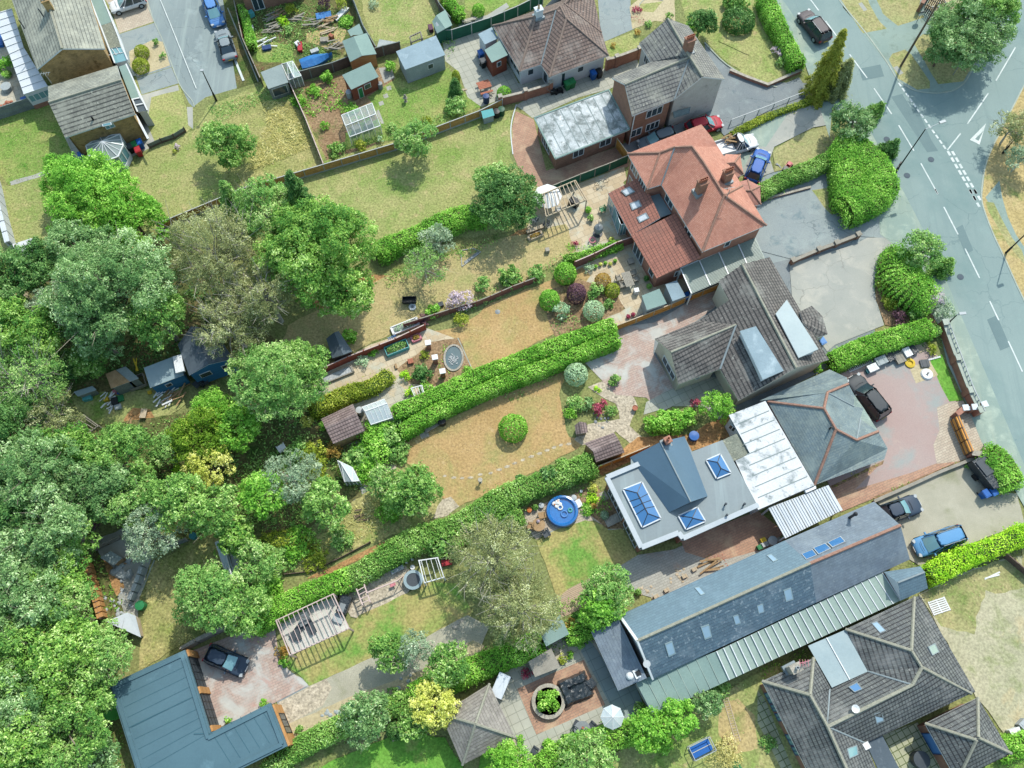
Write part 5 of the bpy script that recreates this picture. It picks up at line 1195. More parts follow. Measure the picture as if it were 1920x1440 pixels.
B.win(pe[3],pe[0],.55,.95,.1,2.1,3,frame='w_upvc');B.win(pe[3],pe[0],.12,.3,.9,2.0,1);B.win(pe[2],pe[3],.3,.5,1,2,2)
flatbox(B,'21','1120,20 1260,-40 1335,160 1222,205',2.9,'r_sheet_pale',None,'flat_glass_roof',th=.1)
dr=PT('21','850,55 880,150 930,290 980,280',1.2)
for i in range(3):B.win(dr[i],dr[i+1],.04,.96,.1,2.2,2,'glass_teal')
pl,top,o=flatbox(B,'21','1365,570 1902,343 1985,520 1445,752',2.5,'r_canopy_old',None,'carport_roof',th=.06)
for k in range(1,22):u=k/22;a_,b_=PT('21',f'{1365+80*u},{570+182*u} {1902+83*u},{343+177*u}',2.56);kb=MB();kb.beam(a_,b_,.04,.03);kb.build('corrugation','r_canopy',B.o)
bars(B,'21',('1365,570 1445,752','1365,570 1902,343','1500,512 1580,692','1640,455 1720,635','1780,395 1860,575'),2.5,'w_upvc',.1,'carport_beam',.08)
for x_,y_ in((1445,750),(1370,575),(1700,640)):
 q=W('21',x_,y_,2.4);kb=MB();kb.box((q.x,q.y,0),(.12,.12,2.4));kb.build('carport_post','w_upvc',B.o)
B.n=old
B=Bld('cream_house','cream rendered house with dark grey tiled roof and two flat roofed dormers','house','F','NW:1347,527,3.6 SW:1385.5,751,2.7 SA:1493,690,4.95 SE:1554,674,2.8 NE:1443,482,2.8 NA:1391.5,495.5,4.95 p:1310.5,601,2.7 g:1258,660.5,4.3 q:1228,635,2.7 s:1272,720.5,2.7 t:1350,692,2.7 k:1380,609,4.45 c1:1366.5,563,3.5')
for k_,s_ in(('k','1380,609'),('c1','1366.5,563'),('NW','1347,527')):B.n[k_]=onroof(B,'p SW SA',s_,'F')[0]
B.n['SW']=W('22',1785,158,2.7)
B.roof('NW c1 p k t SW SA NA|NA SA SE NE','r_grey_dark','w_cream');B.ridges('NA-SA','r_ridge',.15)
B.roof('q p k g|g k t s','r_grey_dark','w_cream',name='wing_roof');B.ridges('g-k','r_ridge',.12);B.ridges('k-t','m_lead',.12,'valley')
p=B.walls('NW c1 p t SW SE NE',2.55,'w_cream',inset=.35);B.walls('NW c1 p',2.6,'w_cream',inset=.3)if False else None;B.gable('SW','SA','SE','w_cream');mb=MB();sh=(B.n['SA']-B.n['SW']).normalized()*.3;sh.z=-.1
for a_,b_ in(('NW','c1'),('c1','p'),('NA','NW')):
 u,v=B.n[a_]+sh,B.n[b_]+sh;mb.poly([(u.x,u.y,0),(v.x,v.y,0),v,u])
mb.build('side_wall','w_cream',B.o);B.gable('NW','NA','NE','w_cream')
p=B.walls('q s t p',2.6,'w_cream',inset=.3,name='wing_wall');B.gable('q','g','s','w_cream',.3,name='wing_gable');B.win(p[0],p[1],.3,.85,.9,2.1,3);B.win(p[1],p[2],.5,.62,1.3,2.1,1)
pl,top,o=flatbox(B,'31','-125,1020 -10,985 190,1305 40,1370',4.6,'r_felt_bluegrey','w_white','dormer_roof',th=.15,inset=.12,fascia='w_upvc',z0=2.9)
a_,b_=Vector((pl[0].x,pl[0].y,0)),Vector((pl[3].x,pl[3].y,0));B.win(a_,b_,.05,.95,3.8,4.42,6,name='dormer_window')
pl,top,o=flatbox(B,'31','132,895 212,795 440,1150 298,1213',4.85,'r_sheet_pale','w_white','dormer_roof',th=.15,inset=.12,fascia='w_upvc',z0=2.9)
B.win(Vector((pl[1].x,pl[1].y,0)),Vector((pl[2].x,pl[2].y,0)),.05,.95,4.0,4.6,6,name='dormer_window')
old=B.n;B.n={k:W('31',*v)for k,v in dict(a=(305,880,3.4),b=(392,838,2.6),c=(468,910,2.5),d=(507,1042,2.5),e=(437,1066,2.5),f=(330,965,3.4)).items()}
B.roof('a b c f|f c d e','r_grey_dark','w_upvc',name='porch_roof');B.walls('a b c d e f',2.4,'w_cream',inset=.15,name='porch_wall');B.n=old
B=Bld('slate_bungalow','bungalow with hipped blue grey slate roof and red ridge tiles beside the pinkish driveway','house','32','W1:75,165,2.7 NW:18,158,2.7 Nn:520,-66,2.7 NE:645,-8,2.7 e1:655,38,3.3 g1:505,100,4.4 r1:480,214,4.9 r2:566,365,4.9 g2:715,442,4.4 v1:695,200,3.1 v2:742,290,3.1 E0:765,210,2.7 e2:870,380,3.4 SE:938,503,2.7 S2:915,578,2.7 SW:412,765,2.7 mm:700,120,2.8')
B.roof('NW W1 r1 g1 e1 NE Nn|g1 v1 mm e1|r1 r2 g2 v2 E0 v1 g1|g2 e2 v2|r2 SW S2 SE e2 g2|W1 SW r2 r1','r_slate','w_upvc');B.roof('v1 E0 mm|v2 e2 E0','r_slate_green','w_upvc',name='valley_slope')
B.ridges('W1-r1 r1-r2 r2-SW r1-g1 g1-e1 r2-g2 g2-e2','r_ridge_red',.13);B.ridges('g1-v1 g2-v2','m_lead',.09,'valley')
p=B.walls('NW SW S2 SE NE Nn',2.6,'w_brick_red',inset=.3);B.win(p[3],p[4],.15,.3,.8,2.1,3);B.win(p[3],p[4],.65,.85,.8,2.1,3);B.win(p[1],p[2],.3,.45,.9,2.0,2);B.win(p[2],p[3],.2,.7,0.1,2.1,1,door=True)
mb=MB();q=onroof(B,'W1 SW r2','520,362','32')[0];mb.tube(q-Vector((0,0,.1)),q+Vector((0,0,.6)),.08);mb.build('flue','p_black',B.o)
B2=Bld('flat_roof_extension','flat roofed extension covered in white weathered felt between slate roof and grey modern roof','building','22','a:1715,265,2.9 b:1990,160,2.9 c:2334,765,2.9 d:1925,922,2.9')
flatbox(B2,'22','1715,262 1978,160 2332,768 1925,945 1880,850 1762,590 1868,540',2.95,'r_felt_white','w_white',inset=.2,fascia='m_lead')
flatbox(B2,'22','1665,445 1775,393 1868,540 1750,592',2.75,'r_moss','w_white','mossy_roof',inset=.1,fascia='p_grey_dark')
w_=B2;wq=PT('22','1675,318 1775,400',1.5);B2.win(wq[0],wq[1],.35,.8,1.3,2.3,2)
lp=MB();e=PT('22','1978,160 2332,768 1925,945',2.97)
for k in range(1,9):u=k/9;a_=e[0].lerp(e[1],u);d_=(e[2]-e[1]);lp.beam(a_+d_*.03,a_+d_*(.55+.4*u),.07,.012)
lp.build('felt_laps','r_felt_grey',B2.o)
B=Bld('modern_extension','modern brick extension with grey membrane roof, white parapets, glass lanterns and pitched slate section','building','22','a:822,706,3.1 b:1115,588,3.1 c:1450,525,3.1 d:1668,442,3.1 e:1925,915,3.1 f:1375,1165,3.1 g:1345,1098,3.1 h:1078,1232,3.1 k:1750,592,3.1')
flatbox(B,'22','822,706 1010,630 1010,566 1222,456 1395,415 1450,525 1668,442 1925,918 1375,1165 1345,1098 1078,1232',3.1,'r_grp','w_brick_red',inset=.25,fascia='w_upvc')
old=B.n;B.n={k:W('22',*v)for k,v in dict(a=(1003,566,3.1),b=(1222,456,4.7),c=(1396,415,3.2),d=(1562,846,3.2),e=(1440,887,4.7),f=(1285,962,3.14)).items()}
B.roof('a b e f|b c d e','r_grp_blue','m_lead',name='pitched_roof',th=.1);B.ridges('b-e','m_lead',.07)
gg=MB();gg.poly([B.n['f']-Vector((0,0,.05)),B.n['d']-Vector((0,0,.05)),B.n['e']-Vector((0,0,.05))]);gg.poly([B.n['a'],B.n['b']-Vector((0,0,.05)),B.n['c']]);gg.build('pitched_roof_end','r_felt_dark',B.o)
B.chimney('22',1268,455,3.8,5.2,.5,.5,1,'w_brick_red',potm='p_terracotta');B.n=old
par=MB()
for s_ in('1115,597 835,714','835,714 1083,1218','1083,1218 1350,1112','1350,1112 1382,1152','1382,1152 1922,912'):
 a_,b_=PT('22',s_,3.1);zz=.12+.004*len(par.f)/6;par.beam(a_+Vector((0,0,zz)),b_+Vector((0,0,zz)),.42,.26)
par.build('parapet','r_par',B.o)
def lantern(B,t,s,z,nm='roof_lantern',bars_=2):
 p=PT(t,s,z);c=[(p[0]+p[1])/2,(p[3]+p[2])/2];L=(c[1]-c[0]).length;w_=(p[1]-p[0]).length;d=(c[1]-c[0]).normalized()
 r0,r1=c[0]+d*w_*.45+Vector((0,0,.45)),c[1]-d*w_*.45+Vector((0,0,.45))
 if(r1-r0).dot(d)<.1:r0=r1=(c[0]+c[1])/2+Vector((0,0,.45));r1=r0+d*.05
 f=MB()
 for i in range(4):f.beam(p[i]+Vector((0,0,.08)),p[(i+1)%4]+Vector((0,0,.08)),.16,.16)
 fr=f.build(nm,'r_sheet_white',B.o);g=MB();up=Vector((0,0,.15))
 for q in([p[0]+up,p[1]+up,r0],[p[1]+up,p[2]+up,r1,r0],[p[2]+up,p[3]+up,r1],[p[3]+up,p[0]+up,r0,r1]):
  n_=(q[1]-q[0]).cross(q[2]-q[0]);g.poly(q if n_.z>0 else q[::-1])
 g.build('glass','glass_blue',fr);k=MB();k.beam(r0,r1,.08,.06)
 for a_,b_ in((p[0],r0),(p[1],r0),(p[2],r1),(p[3],r1)):k.beam(a_+up,b_,.06,.05)
 for j in range(1,bars_):
  u=j/bars_;m_=r0.lerp(r1,u)if(r1-r0).length>.3 else r0
  for e0,e1 in((p[0],p[3]),(p[1],p[2])):k.beam(e0.lerp(e1,.15+.7*u)+up,m_,.05,.05)
 k.build('glazing_bar','p_black',fr)
lantern(B,'22','955,800 1087,748 1222,1008 1090,1070',3.14,bars_=4);lantern(B,'22','1552,590 1650,548 1725,680 1625,720',3.14,bars_=1);lantern(B,'22','1352,990 1485,930 1542,1028 1405,1086',3.14,bars_=1)
for x_,y_ in((1690,905),(1825,905),(1698,985)):q=W('22',x_,y_,3.4);k=MB();k.tube((q.x,q.y,3.1),(q.x,q.y,3.55),.07);k.lathe((q.x,q.y,3.55),[(.11,0),(.11,.1),(.03,.14)],10);k.build('vent_pipe','p_grey_dark',B.o)
pw=offset([Vector((v.x,v.y))for v in PT('22','822,706 1078,1232',3.1)]+[Vector((v.x,v.y))for v in PT('22','1925,918 1668,442',3.1)],.25);a_,b_=[Vector((v.x,v.y,0))for v in pw[:2]]
B.win(a_,b_,.08,.52,.2,2.5,5);B.win(a_,b_,.56,.94,.2,2.5,4)
sw=PT('22','1395,1165 1915,925',3.1);pa,pb=[Vector((v.x,v.y,0))+Vector((-.1,.28,0))for v in sw]
for f0,f1 in((.04,.13),(.32,.42),(.58,.72),(.85,.95)):B.win(pa,pb,f0,f1,1.2,2.4,1)
sw=PT('22','1090,1232 1330,1110',3.1);pa,pb=[Vector((v.x,v.y,0))+Vector((-.1,.28,0))for v in sw];B.win(pa,pb,.2,.45,1.2,2.4,1);B.win(pa,pb,.6,.8,1.2,2.4,1)
B=Bld('carport','white corrugated carport roof spanning between slate bungalow and long grey roof','carport','32','a:80,930,2.6 b:510,765,2.6 c:615,945,2.5 d:200,1150,2.5')
pl,top,o=flatbox(B,'32','80,930,2.6 512,766,2.6 615,945,2.45 202,1150,2.45',0,'r_sheet_white',None,th=.06)
for k in range(1,24):u=k/24;a_,b_=W('32',80+432*u,930-164*u,2.64),W('32',202+413*u,1150-205*u,2.49);kb=MB();kb.beam(a_,b_,.05,.04);kb.build('corrugation','r_sheet_white' if k%3 else 'r_asbestos',B.o)
for x_,y_ in((85,935),(200,1140),(505,775),(605,940)):q=W('32',x_,y_,2.4);kb=MB();kb.box((q.x,q.y,0),(.12,.12,2.4));kb.build('post','w_upvc',B.o)
flatbox(B,'32','340,800 420,770 425,790 352,822',2.8,'w_upvc',None,'end_panel',th=.3)
B=Bld('long_slate_house','long low blue slate roofed house with rooflights and a green glazed lean-to','house','F','a:1161,1153.5,2.7 g:1194.7,1201.7,5.2 b:1223.5,1273.5,2.7 c:1471.5,1013.5,2.7 k:1519,1056.5,5.2 s:1530.5,1130,2.9 d:1639,940.5,2.8 e:1688.5,985,5.0 f:1706,1049,2.9 h:1654,1073,2.85')
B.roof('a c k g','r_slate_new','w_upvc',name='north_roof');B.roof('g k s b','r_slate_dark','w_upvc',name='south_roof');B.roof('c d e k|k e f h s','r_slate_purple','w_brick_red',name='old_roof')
B.ridges('g-k','r_ridge',.13);B.ridges('k-e','r_ridge_red',.14)
p=B.walls('a b s h f d c',2.6,'w_brick_red',inset=.3);B.gable('a','g','b','w_white',.1);B.gable('d','e','f','w_brick_red')
B.win(p[4],p[5],.2,.45,.8,2.1,3);B.win(p[4],p[5],.6,.8,.1,2.1,1,door=True);B.win(p[0],p[6],.1,.2,.9,2,2)
for t_,s_,nm in(('23','1468,145 1500,138 1545,188 1515,200','a c k'),('32','68,1275 100,1265 148,1308 115,1322','a c k'),('23','1510,422 1570,402 1592,495 1540,515','g k b'),('23','1252,545 1305,522 1332,615 1280,640','g k b'),('23','1742,345 1780,332 1800,395 1762,410','g k b'),('33','185,158 240,138 258,225 205,242','g k b'),('33','-5,270 38,255 48,315 8,328','g k b')):rooflight(B,nm,t_,s_,'glass_sky','r_sheet_pale')
for s_ in('318,1265 398,1232 430,1272 352,1305','402,1222 490,1187 532,1225 440,1268','505,1182 600,1137 635,1175 540,1218'):rooflight(B,'c d k','32',s_,'glass_blue','p_grey_light',inset=.1)
mb=MB();q=onroof(B,'c d k','665,1000','32')[0];mb.tube(q-Vector((0,0,.1)),q+Vector((0,0,1.3)),.12);mb.lathe(q+Vector((0,0,1.3)),[(.18,0),(.18,.12),(.05,.2)],10);mb.build('flue','p_black',B.o)
bars(B,'F',('1161,1153.5 1194.7,1201.7',),0,'w_upvc')if False else None
kb=MB();kb.beam(B.n['a']+Vector((0,0,.03)),B.n['g']+Vector((0,0,.03)),.22,.2);kb.beam(B.n['g']+Vector((0,0,.03)),B.n['b']+Vector((0,0,.03)),.16,.2);kb.build('bargeboard','w_upvc',B.o)
old=B.n;B.n={k:W('23',*v)for k,v in dict(a=(722,455,2.5),b=(925,372,3.1),c=(1125,792,3.1),d=(918,884,2.5)).items()}
B.roof('a b c d','r_slate_purple','w_upvc',name='end_roof');B.walls('a b c d',2.4,'w_brick_red',inset=.25,name='end_wall');B.n=old
for x_,y_,r_ in((1005,778,.32),):q=W('23',x_,y_,3.0);k=MB();k.lathe((q.x,q.y,2.75),[(r_,0),(r_,.1),(r_*.7,.25),(.05,.32)],14);k.build('dome_light','p_white',B.o)
q=W('23',1062,757,3.0);k=MB();k.box((q.x,q.y,2.85),(.7,.7,.16),GA);k.box((q.x,q.y,3.0),(.4,.4,.08),GA,1);k.build('roof_hatch',['p_white','p_black'],B.o)
mb=MB();q=W('23',1115,695,4.2);mb.tube(q,q+Vector((0,0,.6)),.04);mb.lathe(q+Vector((0,0,.6)),[(.05,0),(.28,.08),(.3,.14)],12);mb.build('satellite_dish','p_grey_light',B.o)
pl,top,o=flatbox(B,'23','1045,820,2.3 1625,600,2.6 1720,805,2.3 1172,1062,2.2',0,'r_felt_green','w_white','lean_to_roof',inset=.15,fascia='w_upvc')
for k in range(1,8):u=k/8;a_,b_=W('23',1045+580*u,820-220*u,2.35+.3*u),W('23',1172+548*u,1062-257*u,2.25+.1*u);kb=MB();kb.beam(a_,b_,.05,.03);kb.build('felt_lap','r_canopy',B.o)
pl,top,o=flatbox(B,'F','1343.5,1221,2.6 1654,1073.5,2.7 1688,1126,2.4 1368,1275,2.3',0,'r_canopy','w_white','glazed_lean_to_roof',inset=.15,fascia='w_upvc')
for k in range(0,25):u=k/24;a_,b_=W('F',1343.5+310.5*u,1221-147.5*u,2.72),W('F',1368+320*u,1275-149*u,2.42);kb=MB();kb.beam(a_,b_,.07,.06);kb.build('glazing_bar','w_upvc',B.o)
old=B.n;B.n={k:W('33',*v)for k,v in dict(a=(912,28,2.9),g=(1012,106,4.0),b=(1032,235,2.7),h=(1205,30,4.0),c=(1175,-12,3.0),d=(1228,146,2.8),m=(1150,-40,3.0)).items()}
B.roof('a g h c|g b d h','r_slate_new','w_upvc',name='porch_roof');kk=MB();kk.poly([B.n['a'],B.n['b'],B.n['g']-Vector((0,0,.05))]);kk.build('porch_gable','w_white',B.o);B.walls('a b d c',2.6,'w_brick_red',inset=.2,name='porch_wall');B.ridges('g-h','m_lead',.08);B.n=old
B=Bld('hipped_bungalow','sprawling bungalow with dark grey hipped tile roofs and pale ridges in the bottom right corner','house','33','n0:635,442,2.7 n1:1130,210,2.7 n2:1168,200,2.7 e:1572,893,2.7 s0:1540,903,2.7 s1:905,1205,2.7 s2:780,1262,2.7 p1:1110,595,4.9 p2:1185,716,4.9 p3:1117,842,4.7 v1:797,745,2.9 q:507,1144,4.8 u:520,872,2.75 y:535,862,2.72 w1:380,915,4.5 w2:35,815,2.7 w3:405,648,2.7 z0:505,1110,4.4 b0:350,1440,2.7 b1:460,1720,2.7 b2:860,1460,2.7 b3:960,1720,2.7 m1:640,1440,4.8 m2:760,1720,4.8')
B.roof('n0 n1 p1|n1 n2 e p2 p1|n0 p1 p2 p3 v1|p3 p2 e s0 s1 s2 q|v1 p3 q z0 u y','r_grey_dark2','w_upvc');B.roof('w2 w3 w1|w2 w1 q m1 b0|w3 y u z0 q w1|q s2 b2 m1|m1 b2 b3 m2|b0 m1 m2 b1','r_grey_dark2','w_upvc',name='wing_roof')
B.ridges('n0-p1 n1-p1 p1-p2 p2-p3 p3-q p2-s0 w2-w1 w3-w1 w1-q q-m1 m1-m2','r_ridge',.14);B.ridges('v1-p3 u-z0 z0-q q-s2','m_lead',.09,'valley')
p=B.walls('n0 n2 e s0 s1 s2 b2 b3 b1 b0 w2 w3 y v1',2.6,'w_brick_brown',inset=.35)
for f0,f1 in((.55,.66),(.67,.78),(.79,.9)):pass
a_,b_=[Vector((v.x,v.y,0))for v in(p[10],p[9])]
for f0,f1 in((.10,.24),(.25,.34),(.36,.46),(.62,.76),(.77,.88)):B.win(a_,b_,f0,f1,.3,2.3,2,'glass_teal','p_blue_dark')
B.win(p[4],p[5],.1,.6,.8,2.1,2);B.win(p[3],p[4],.3,.5,.8,2.1,3)
for s_,nm,gl in(('820,398 860,385 928,455 885,472','n0 n1 p1','glass_sky'),('655,858 720,825 758,875 700,898','v1 p3 q','glass_blue'),('838,1045 895,1032 910,1100 855,1120','q p3 s1','glass_sky'),('1225,568 1275,542 1308,605 1258,632','n2 e p2','r_canopy'),('640,1300 715,1275 725,1345 660,1375','q s2 m1','glass_teal')):rooflight(B,nm,'33',s_,gl,'m_lead')
pl,top,o=flatbox(B,'33','365,560,2.6 632,445,2.6 795,745,2.95 537,862,2.95',0,'r_sheet_pale',None,'infill_roof',th=.1,fascia='p_black')
for u in(.5,):a_,b_=W('33',498,502,2.66),W('33',666,804,3.0);kb=MB();kb.beam(a_,b_,.08,.04);kb.build('roof_seam','w_upvc',B.o)
B.chimney('33',258,725,2.6,4.4,.8,.6,1,'stone',potm='p_grey_light')
mb=MB();q=W('33',315,690,4.2);mb.tube(q-Vector((0,0,1)),q+Vector((0,0,.8)),.04);mb.beam(q+Vector((-.4,0,.7)),q+Vector((.5,.2,.7)),.04,.04)
for k in range(4):mb.beam(q+Vector((-.3+k*.22,-.25,.7)),q+Vector((-.3+k*.22,.3,.7)),.03,.03)
mb.build('aerial','p_pink',B.o)
mb=MB();q=onroof(B,'v1 p3 q','690,1015','33')[0];mb.tube(q,q+Vector((0,0,.4)),.06);mb.lathe(q+Vector((0,0,.35)),[(.1,0),(.3,.1),(.32,.2),(.1,.1)],10);mb.build('satellite_dish','p_white',B.o)
mb=MB();q=W('33',785,1280,2.9);mb.box((q.x,q.y,2.2),(.5,.5,.8),GA);mb.build('stack','p_white',B.o)
pl,top,o=flatbox(B,'33','780,1255 900,1205 1030,1460 1060,1560 920,1560',2.5,'r_felt_dark',None,'glass_flat_roof',th=.12,fascia='m_lead')
B=Bld('garage','small square garage with pyramid shaped dark tile roof in the bottom right corner','garage','33','a:1208,1120,2.6 b:1588,934,2.6 c:1828,1335,2.6 d:1440,1530,2.6 r:1592,1222,4.4 r2:1578,1240,4.4')
B.roof('a b r r2|b c r|r c d r2|a r2 d','r_grey_dark2','w_upvc');B.ridges('a-r2 b-r c-r d-r2','r_ridge',.13);p=B.walls('a b c d',2.5,'w_brick_brown',inset=.3);B.win(p[0],p[3],.15,.6,.2,2.2,1,'car_skyblue','p_blue_dark',door=True)
B=Bld('summer_house','square pavilion with brown grey pyramid tile roof beside the paved terrace','pavilion','13','a:1406,1052,2.4 b:1757,833,2.4 c:1942,1220,2.4 d:1563,1419,2.4 r:1656,1124,4.3')
B.roof('a b r|b c r|c d r|d a r','r_grey_old','p_grey_dark',name='roof');pass;B.ridges('a-r b-r c-r d-r','r_ridge',.11);p=B.walls('a b c d',2.3,'timber',inset=.5);B.win(p[1],p[2],.1,.9,.2,2.1,6,frame='timber')
B=Bld('l_shaped_garage','L shaped garage building with large blue grey membrane roof and timber framed glazing','garage','F','a:204.5,1284,2.8 b:346.5,1218.5,2.8 c:395,1374,2.8 d:507,1317.5,2.8 e:538.5,1399,2.8 f:281,1526,2.8')
flatbox(B,'F','204.5,1284 346.5,1218.5 395,1374 507,1317.5 538.5,1399 281,1526',2.8,'r_epdm','w_timber_orange',inset=.55,fascia='r_epdm',th=.3)
ed=PT('F','204.5,1284 346.5,1218.5 395,1374 507,1317.5 538.5,1399 281,1526',2.8);k=MB();ins=offset(ed,.3)
for i in range(6):a_,b_=ins[i],ins[(i+1)%6];k.beam((a_.x,a_.y,2.84+i*.004),(b_.x,b_.y,2.84+i*.004),.3,.12)
k.build('roof_upstand','r_epdm',B.o)
sm_=MB()
for s_ in('925,1150 1405,920','1395,1195 1515,1190'):a_,b_=PT('03',s_,2.82);sm_.beam(a_,b_,.07,.04)
for k_ in range(1,5):a_,b_=PT('03',f'{835+k_*28},{860+k_*72} {1305+k_*24},{640+k_*70}',2.81);sm_.beam(a_,b_,.04,.015)
for k_ in range(1,5):a_,b_=PT('03',f'{940+k_*28},{1160+k_*72} {1405+k_*24},{950+k_*60}',2.81);sm_.beam(a_,b_,.04,.015)
for k_ in range(1,7):a_,b_=PT('03',f'{1450+k_*70},{1215-k_*36} {1590+k_*70},{1440-k_*36}',2.81);sm_.beam(a_,b_,.04,.015)
sm_.build('membrane_seam','m_seam',B.o)
a_,b_=PT('F','352,1220 400,1372',2.0);d_=(b_-a_).normalized();n_=Vector((-d_.y,d_.x,0))
for f0,f1,ch in((0,.08,1),(.08,.46,0),(.46,.54,1),(.54,.93,0),(.93,1,1)):
 p0,p1=a_.lerp(b_,f0),a_.lerp(b_,f1);k=MB()
 if ch:k.box(((p0.x+p1.x)/2,(p0.y+p1.y)/2,0),((p1-p0).length,.35,2.5),rzof(a_,b_));k.build('timber_pillar','w_timber_orange',B.o)
 else:
  k.box(((p0.x+p1.x)/2,(p0.y+p1.y)/2,0),((p1-p0).length,.06,2.3),rzof(a_,b_));gdoor=k.build('garage_door','p_grey_dark',B.o)
  k=MB()
  for j in range(5):q=p0.lerp(p1,j/4);k.beam((q.x,q.y,.0),(q.x+n_.x*-.0,q.y,2.35),.09,.09)
  for zz in(.8,1.6,2.3):k.beam((p0.x,p0.y,zz),(p1.x,p1.y,zz),.1,.08)
  k.build('door_frame','p_black',gdoor)
a_,b_=PT('F','512,1322 543,1398',2.2);k=MB();k.box(((a_.x+b_.x)/2,(a_.y+b_.y)/2,0),((b_-a_).length,.3,2.5),rzof(a_,b_));k.build('timber_wall','w_timber_orange',B.o);B.c=Vector((-30,10,0))
B.win(a_+Vector((.15,0,0)),b_+Vector((.15,0,0)),.2,.7,.3,2.2,3,'glass_dark','p_black')
B=Bld('terrace_house','brown brick house wall just inside the top edge beside the cluttered yard','house','10','a:-40,60,4.6 b:420,-60,4.6 c:380,-260,4.6 d:-90,-120,4.6')
B.n={k:v for k,v in zip('abcd',[Vector((W('10',x_,y_,0).x,W('10',x_,y_,0).y,4.6))for x_,y_ in((10,110),(455,-10),(380,-260),(-60,-120))])}
B.c=sum(B.n.values(),Vector())/4;p=B.walls('a b c d',4.4,'w_brick_brown',inset=.2);B.win(p[0],p[1],.12,.3,.1,2.2,2);B.win(p[0],p[1],.5,.75,.9,2.1,3);B.win(p[0],p[1],.2,.4,3,4,2);B.n['r']=(B.n['a']+B.n['d'])/2+Vector((0,0,1.8));B.n['s']=(B.n['b']+B.n['c'])/2+Vector((0,0,1.8));B.roof('a b s r|r s c d','r_brown')
# ================================================================ FENCES AND WALLS
fence('fence','long tan panel fence with pale concrete posts running across the top gardens','10','-610,1660 15,1400 575,1235 1080,1085 1370,970 1690,850 1850,770',1.25,'fence_tan','conc_post',1.86,.25,2)
wall('garden_wall','brick garden wall with grey panels between piers behind the white bungalow','20','70,760 250,715 430,660',1.3,.2,'w_brick_red','stone',3,pierh=.25)
wall('garden_wall','brick wall with grey panel between white bungalow and small lawn','20','835,500 900,480 1060,420',1.6,.22,'w_brick_red','stone',2.4,pierh=.1)
fence('fence','thin pinkish brown fence between yellow meadow and vegetable garden','10','325,620 450,900 575,1220',1.1,'fence_red','timber_pink',2.0,0,0,capm='timber_pink')
fence('fence','dark fence along the kerb of the cul de sac','10','-60,60 0,330 130,620',1.3,'fence_brown','fence_dark',2.0,0,0,capm='timber_grey')
fence('fence','weathered dark fence below the cluttered yard and garden sheds','10','320,605 640,520 800,460 1000,400 1120,370',1.5,'fence_dark','fence_grey',2.2,0,0)
fence('fence','tall dark green fence with pale posts beside the concrete yard','10','1375,295 1490,290 1770,200 1960,120 2140,30',1.6,'fence_green','conc_post',2.2,0,0)
fence('fence','fence between cluttered yard and dry lawn at the top','10','740,-60 800,80 860,240 950,390',1.2,'fence_grey','fence_grey',1.9,0,0)
fence('fence','dark fence beside hedge leading to the green shed at the top','10','1330,-80 1400,80 1480,180',1.2,'fence_dark','fence_grey',1.9,0,0)
fence('fence','grey board fence beside the lean-to in the top left garden','00','-200,930 0,860 350,745',1.6,'fence_grey','fence_grey',2.4,0,2)
fence('fence','white topped panel fence at the far left edge of the lawn','F','-18,300 0,355 12,410 28,468',1.5,'r_sheet_white','fence_grey',1.2,0,0,capm='w_white',thick=.5)
fence('fence','weathered timber fence running down through the left wood','01','110,560 200,760 270,950 330,1150 400,1400',1.3,'fence_pale','timber_grey',1.2,0,0,thick=.22)
fence('fence','brick red fence between dry garden and pond patio','11','575,1320 750,1240 1090,1110 1300,1010',1.2,'fence_red','fence_red',1.9,.12,0,capm='timber_pink')
fence('fence','brown picket fence between two dry lawns','21','-620,1000 -180,860 -100,840 0,800 160,730 320,670',1.0,'fence_brown','fence_brown',1.4,0,0,capm='timber_grey')
fence('fence','brown close board fence beside patio and tiled garden room','21','600,570 740,510 900,430 1030,385',1.4,'fence_brown','fence_brown',1.8,0,0,capm='timber_pink')
fence('fence','light orange panel fence beside the concrete drive of the cream house','21','895,1020 1040,965 1290,865 1390,820 1640,720',1.25,'fence_orange','timber_pale',1.86,.15,2)
fence('fence','orange fence behind the tiled shed and modern extension','22','770,655 960,580 1130,510',1.2,'fence_orange','timber_pale',1.6,0,0)
fence('fence','dark green fence beside pergola below the flat roofed wing','20','360,1425 640,1310 850,1230 990,1170',1.4,'fence_green','timber_grey',2.0,0,0)
fence('gate','timber gate leaf beside the flat roofed brick wing','20','900,1060 985,1175',1.5,'fence_orange','timber_pale',2.2,0,1,cat='gate')
fence('fence','tan panel fence on the left of the builder yard','03','640,-60 700,140 760,370',1.1,'w_timber_orange','fence_dark',.5,0,0,thick=.55,capm='w_timber_orange')
fence('fence','grey panel fence between builder yard and straw meadow','03','1050,0 1010,120 960,240',1.1,'w_conc_panel','fence_grey',.8,0,0,thick=.35,capm='w_conc_panel')
fence('fence','pale grey panel fence above the black hatchback','03','1335,590 1440,530 1560,470 1720,400',1.3,'timber_grey','timber_pale',1.2,0,0,thick=.3,capm='timber_grey')
fence('fence','cream board fence beside the L shaped garage on the left','03','670,920 610,1080 650,1230 700,1440 740,1600',1.2,'timber_pale','timber',.7,0,0,thick=.6,capm='timber_pale')
fence('fence','grey trellis fence beside the old patio under the grey tree','02','690,1240 880,1150',1.0,'timber_grey','timber_grey',1.5,0,1)
fence('fence','grey slatted fence beside tree and straw meadow','02','1180,1240 1360,1165',1.0,'fence_grey','timber_grey',1.2,0,1)
fence('fence','low dark board edging beside the weedy strip','12','290,1410 480,1390 650,1310 900,1180',.35,'fence_dark','fence_dark',1.8,0,0,tops=False)
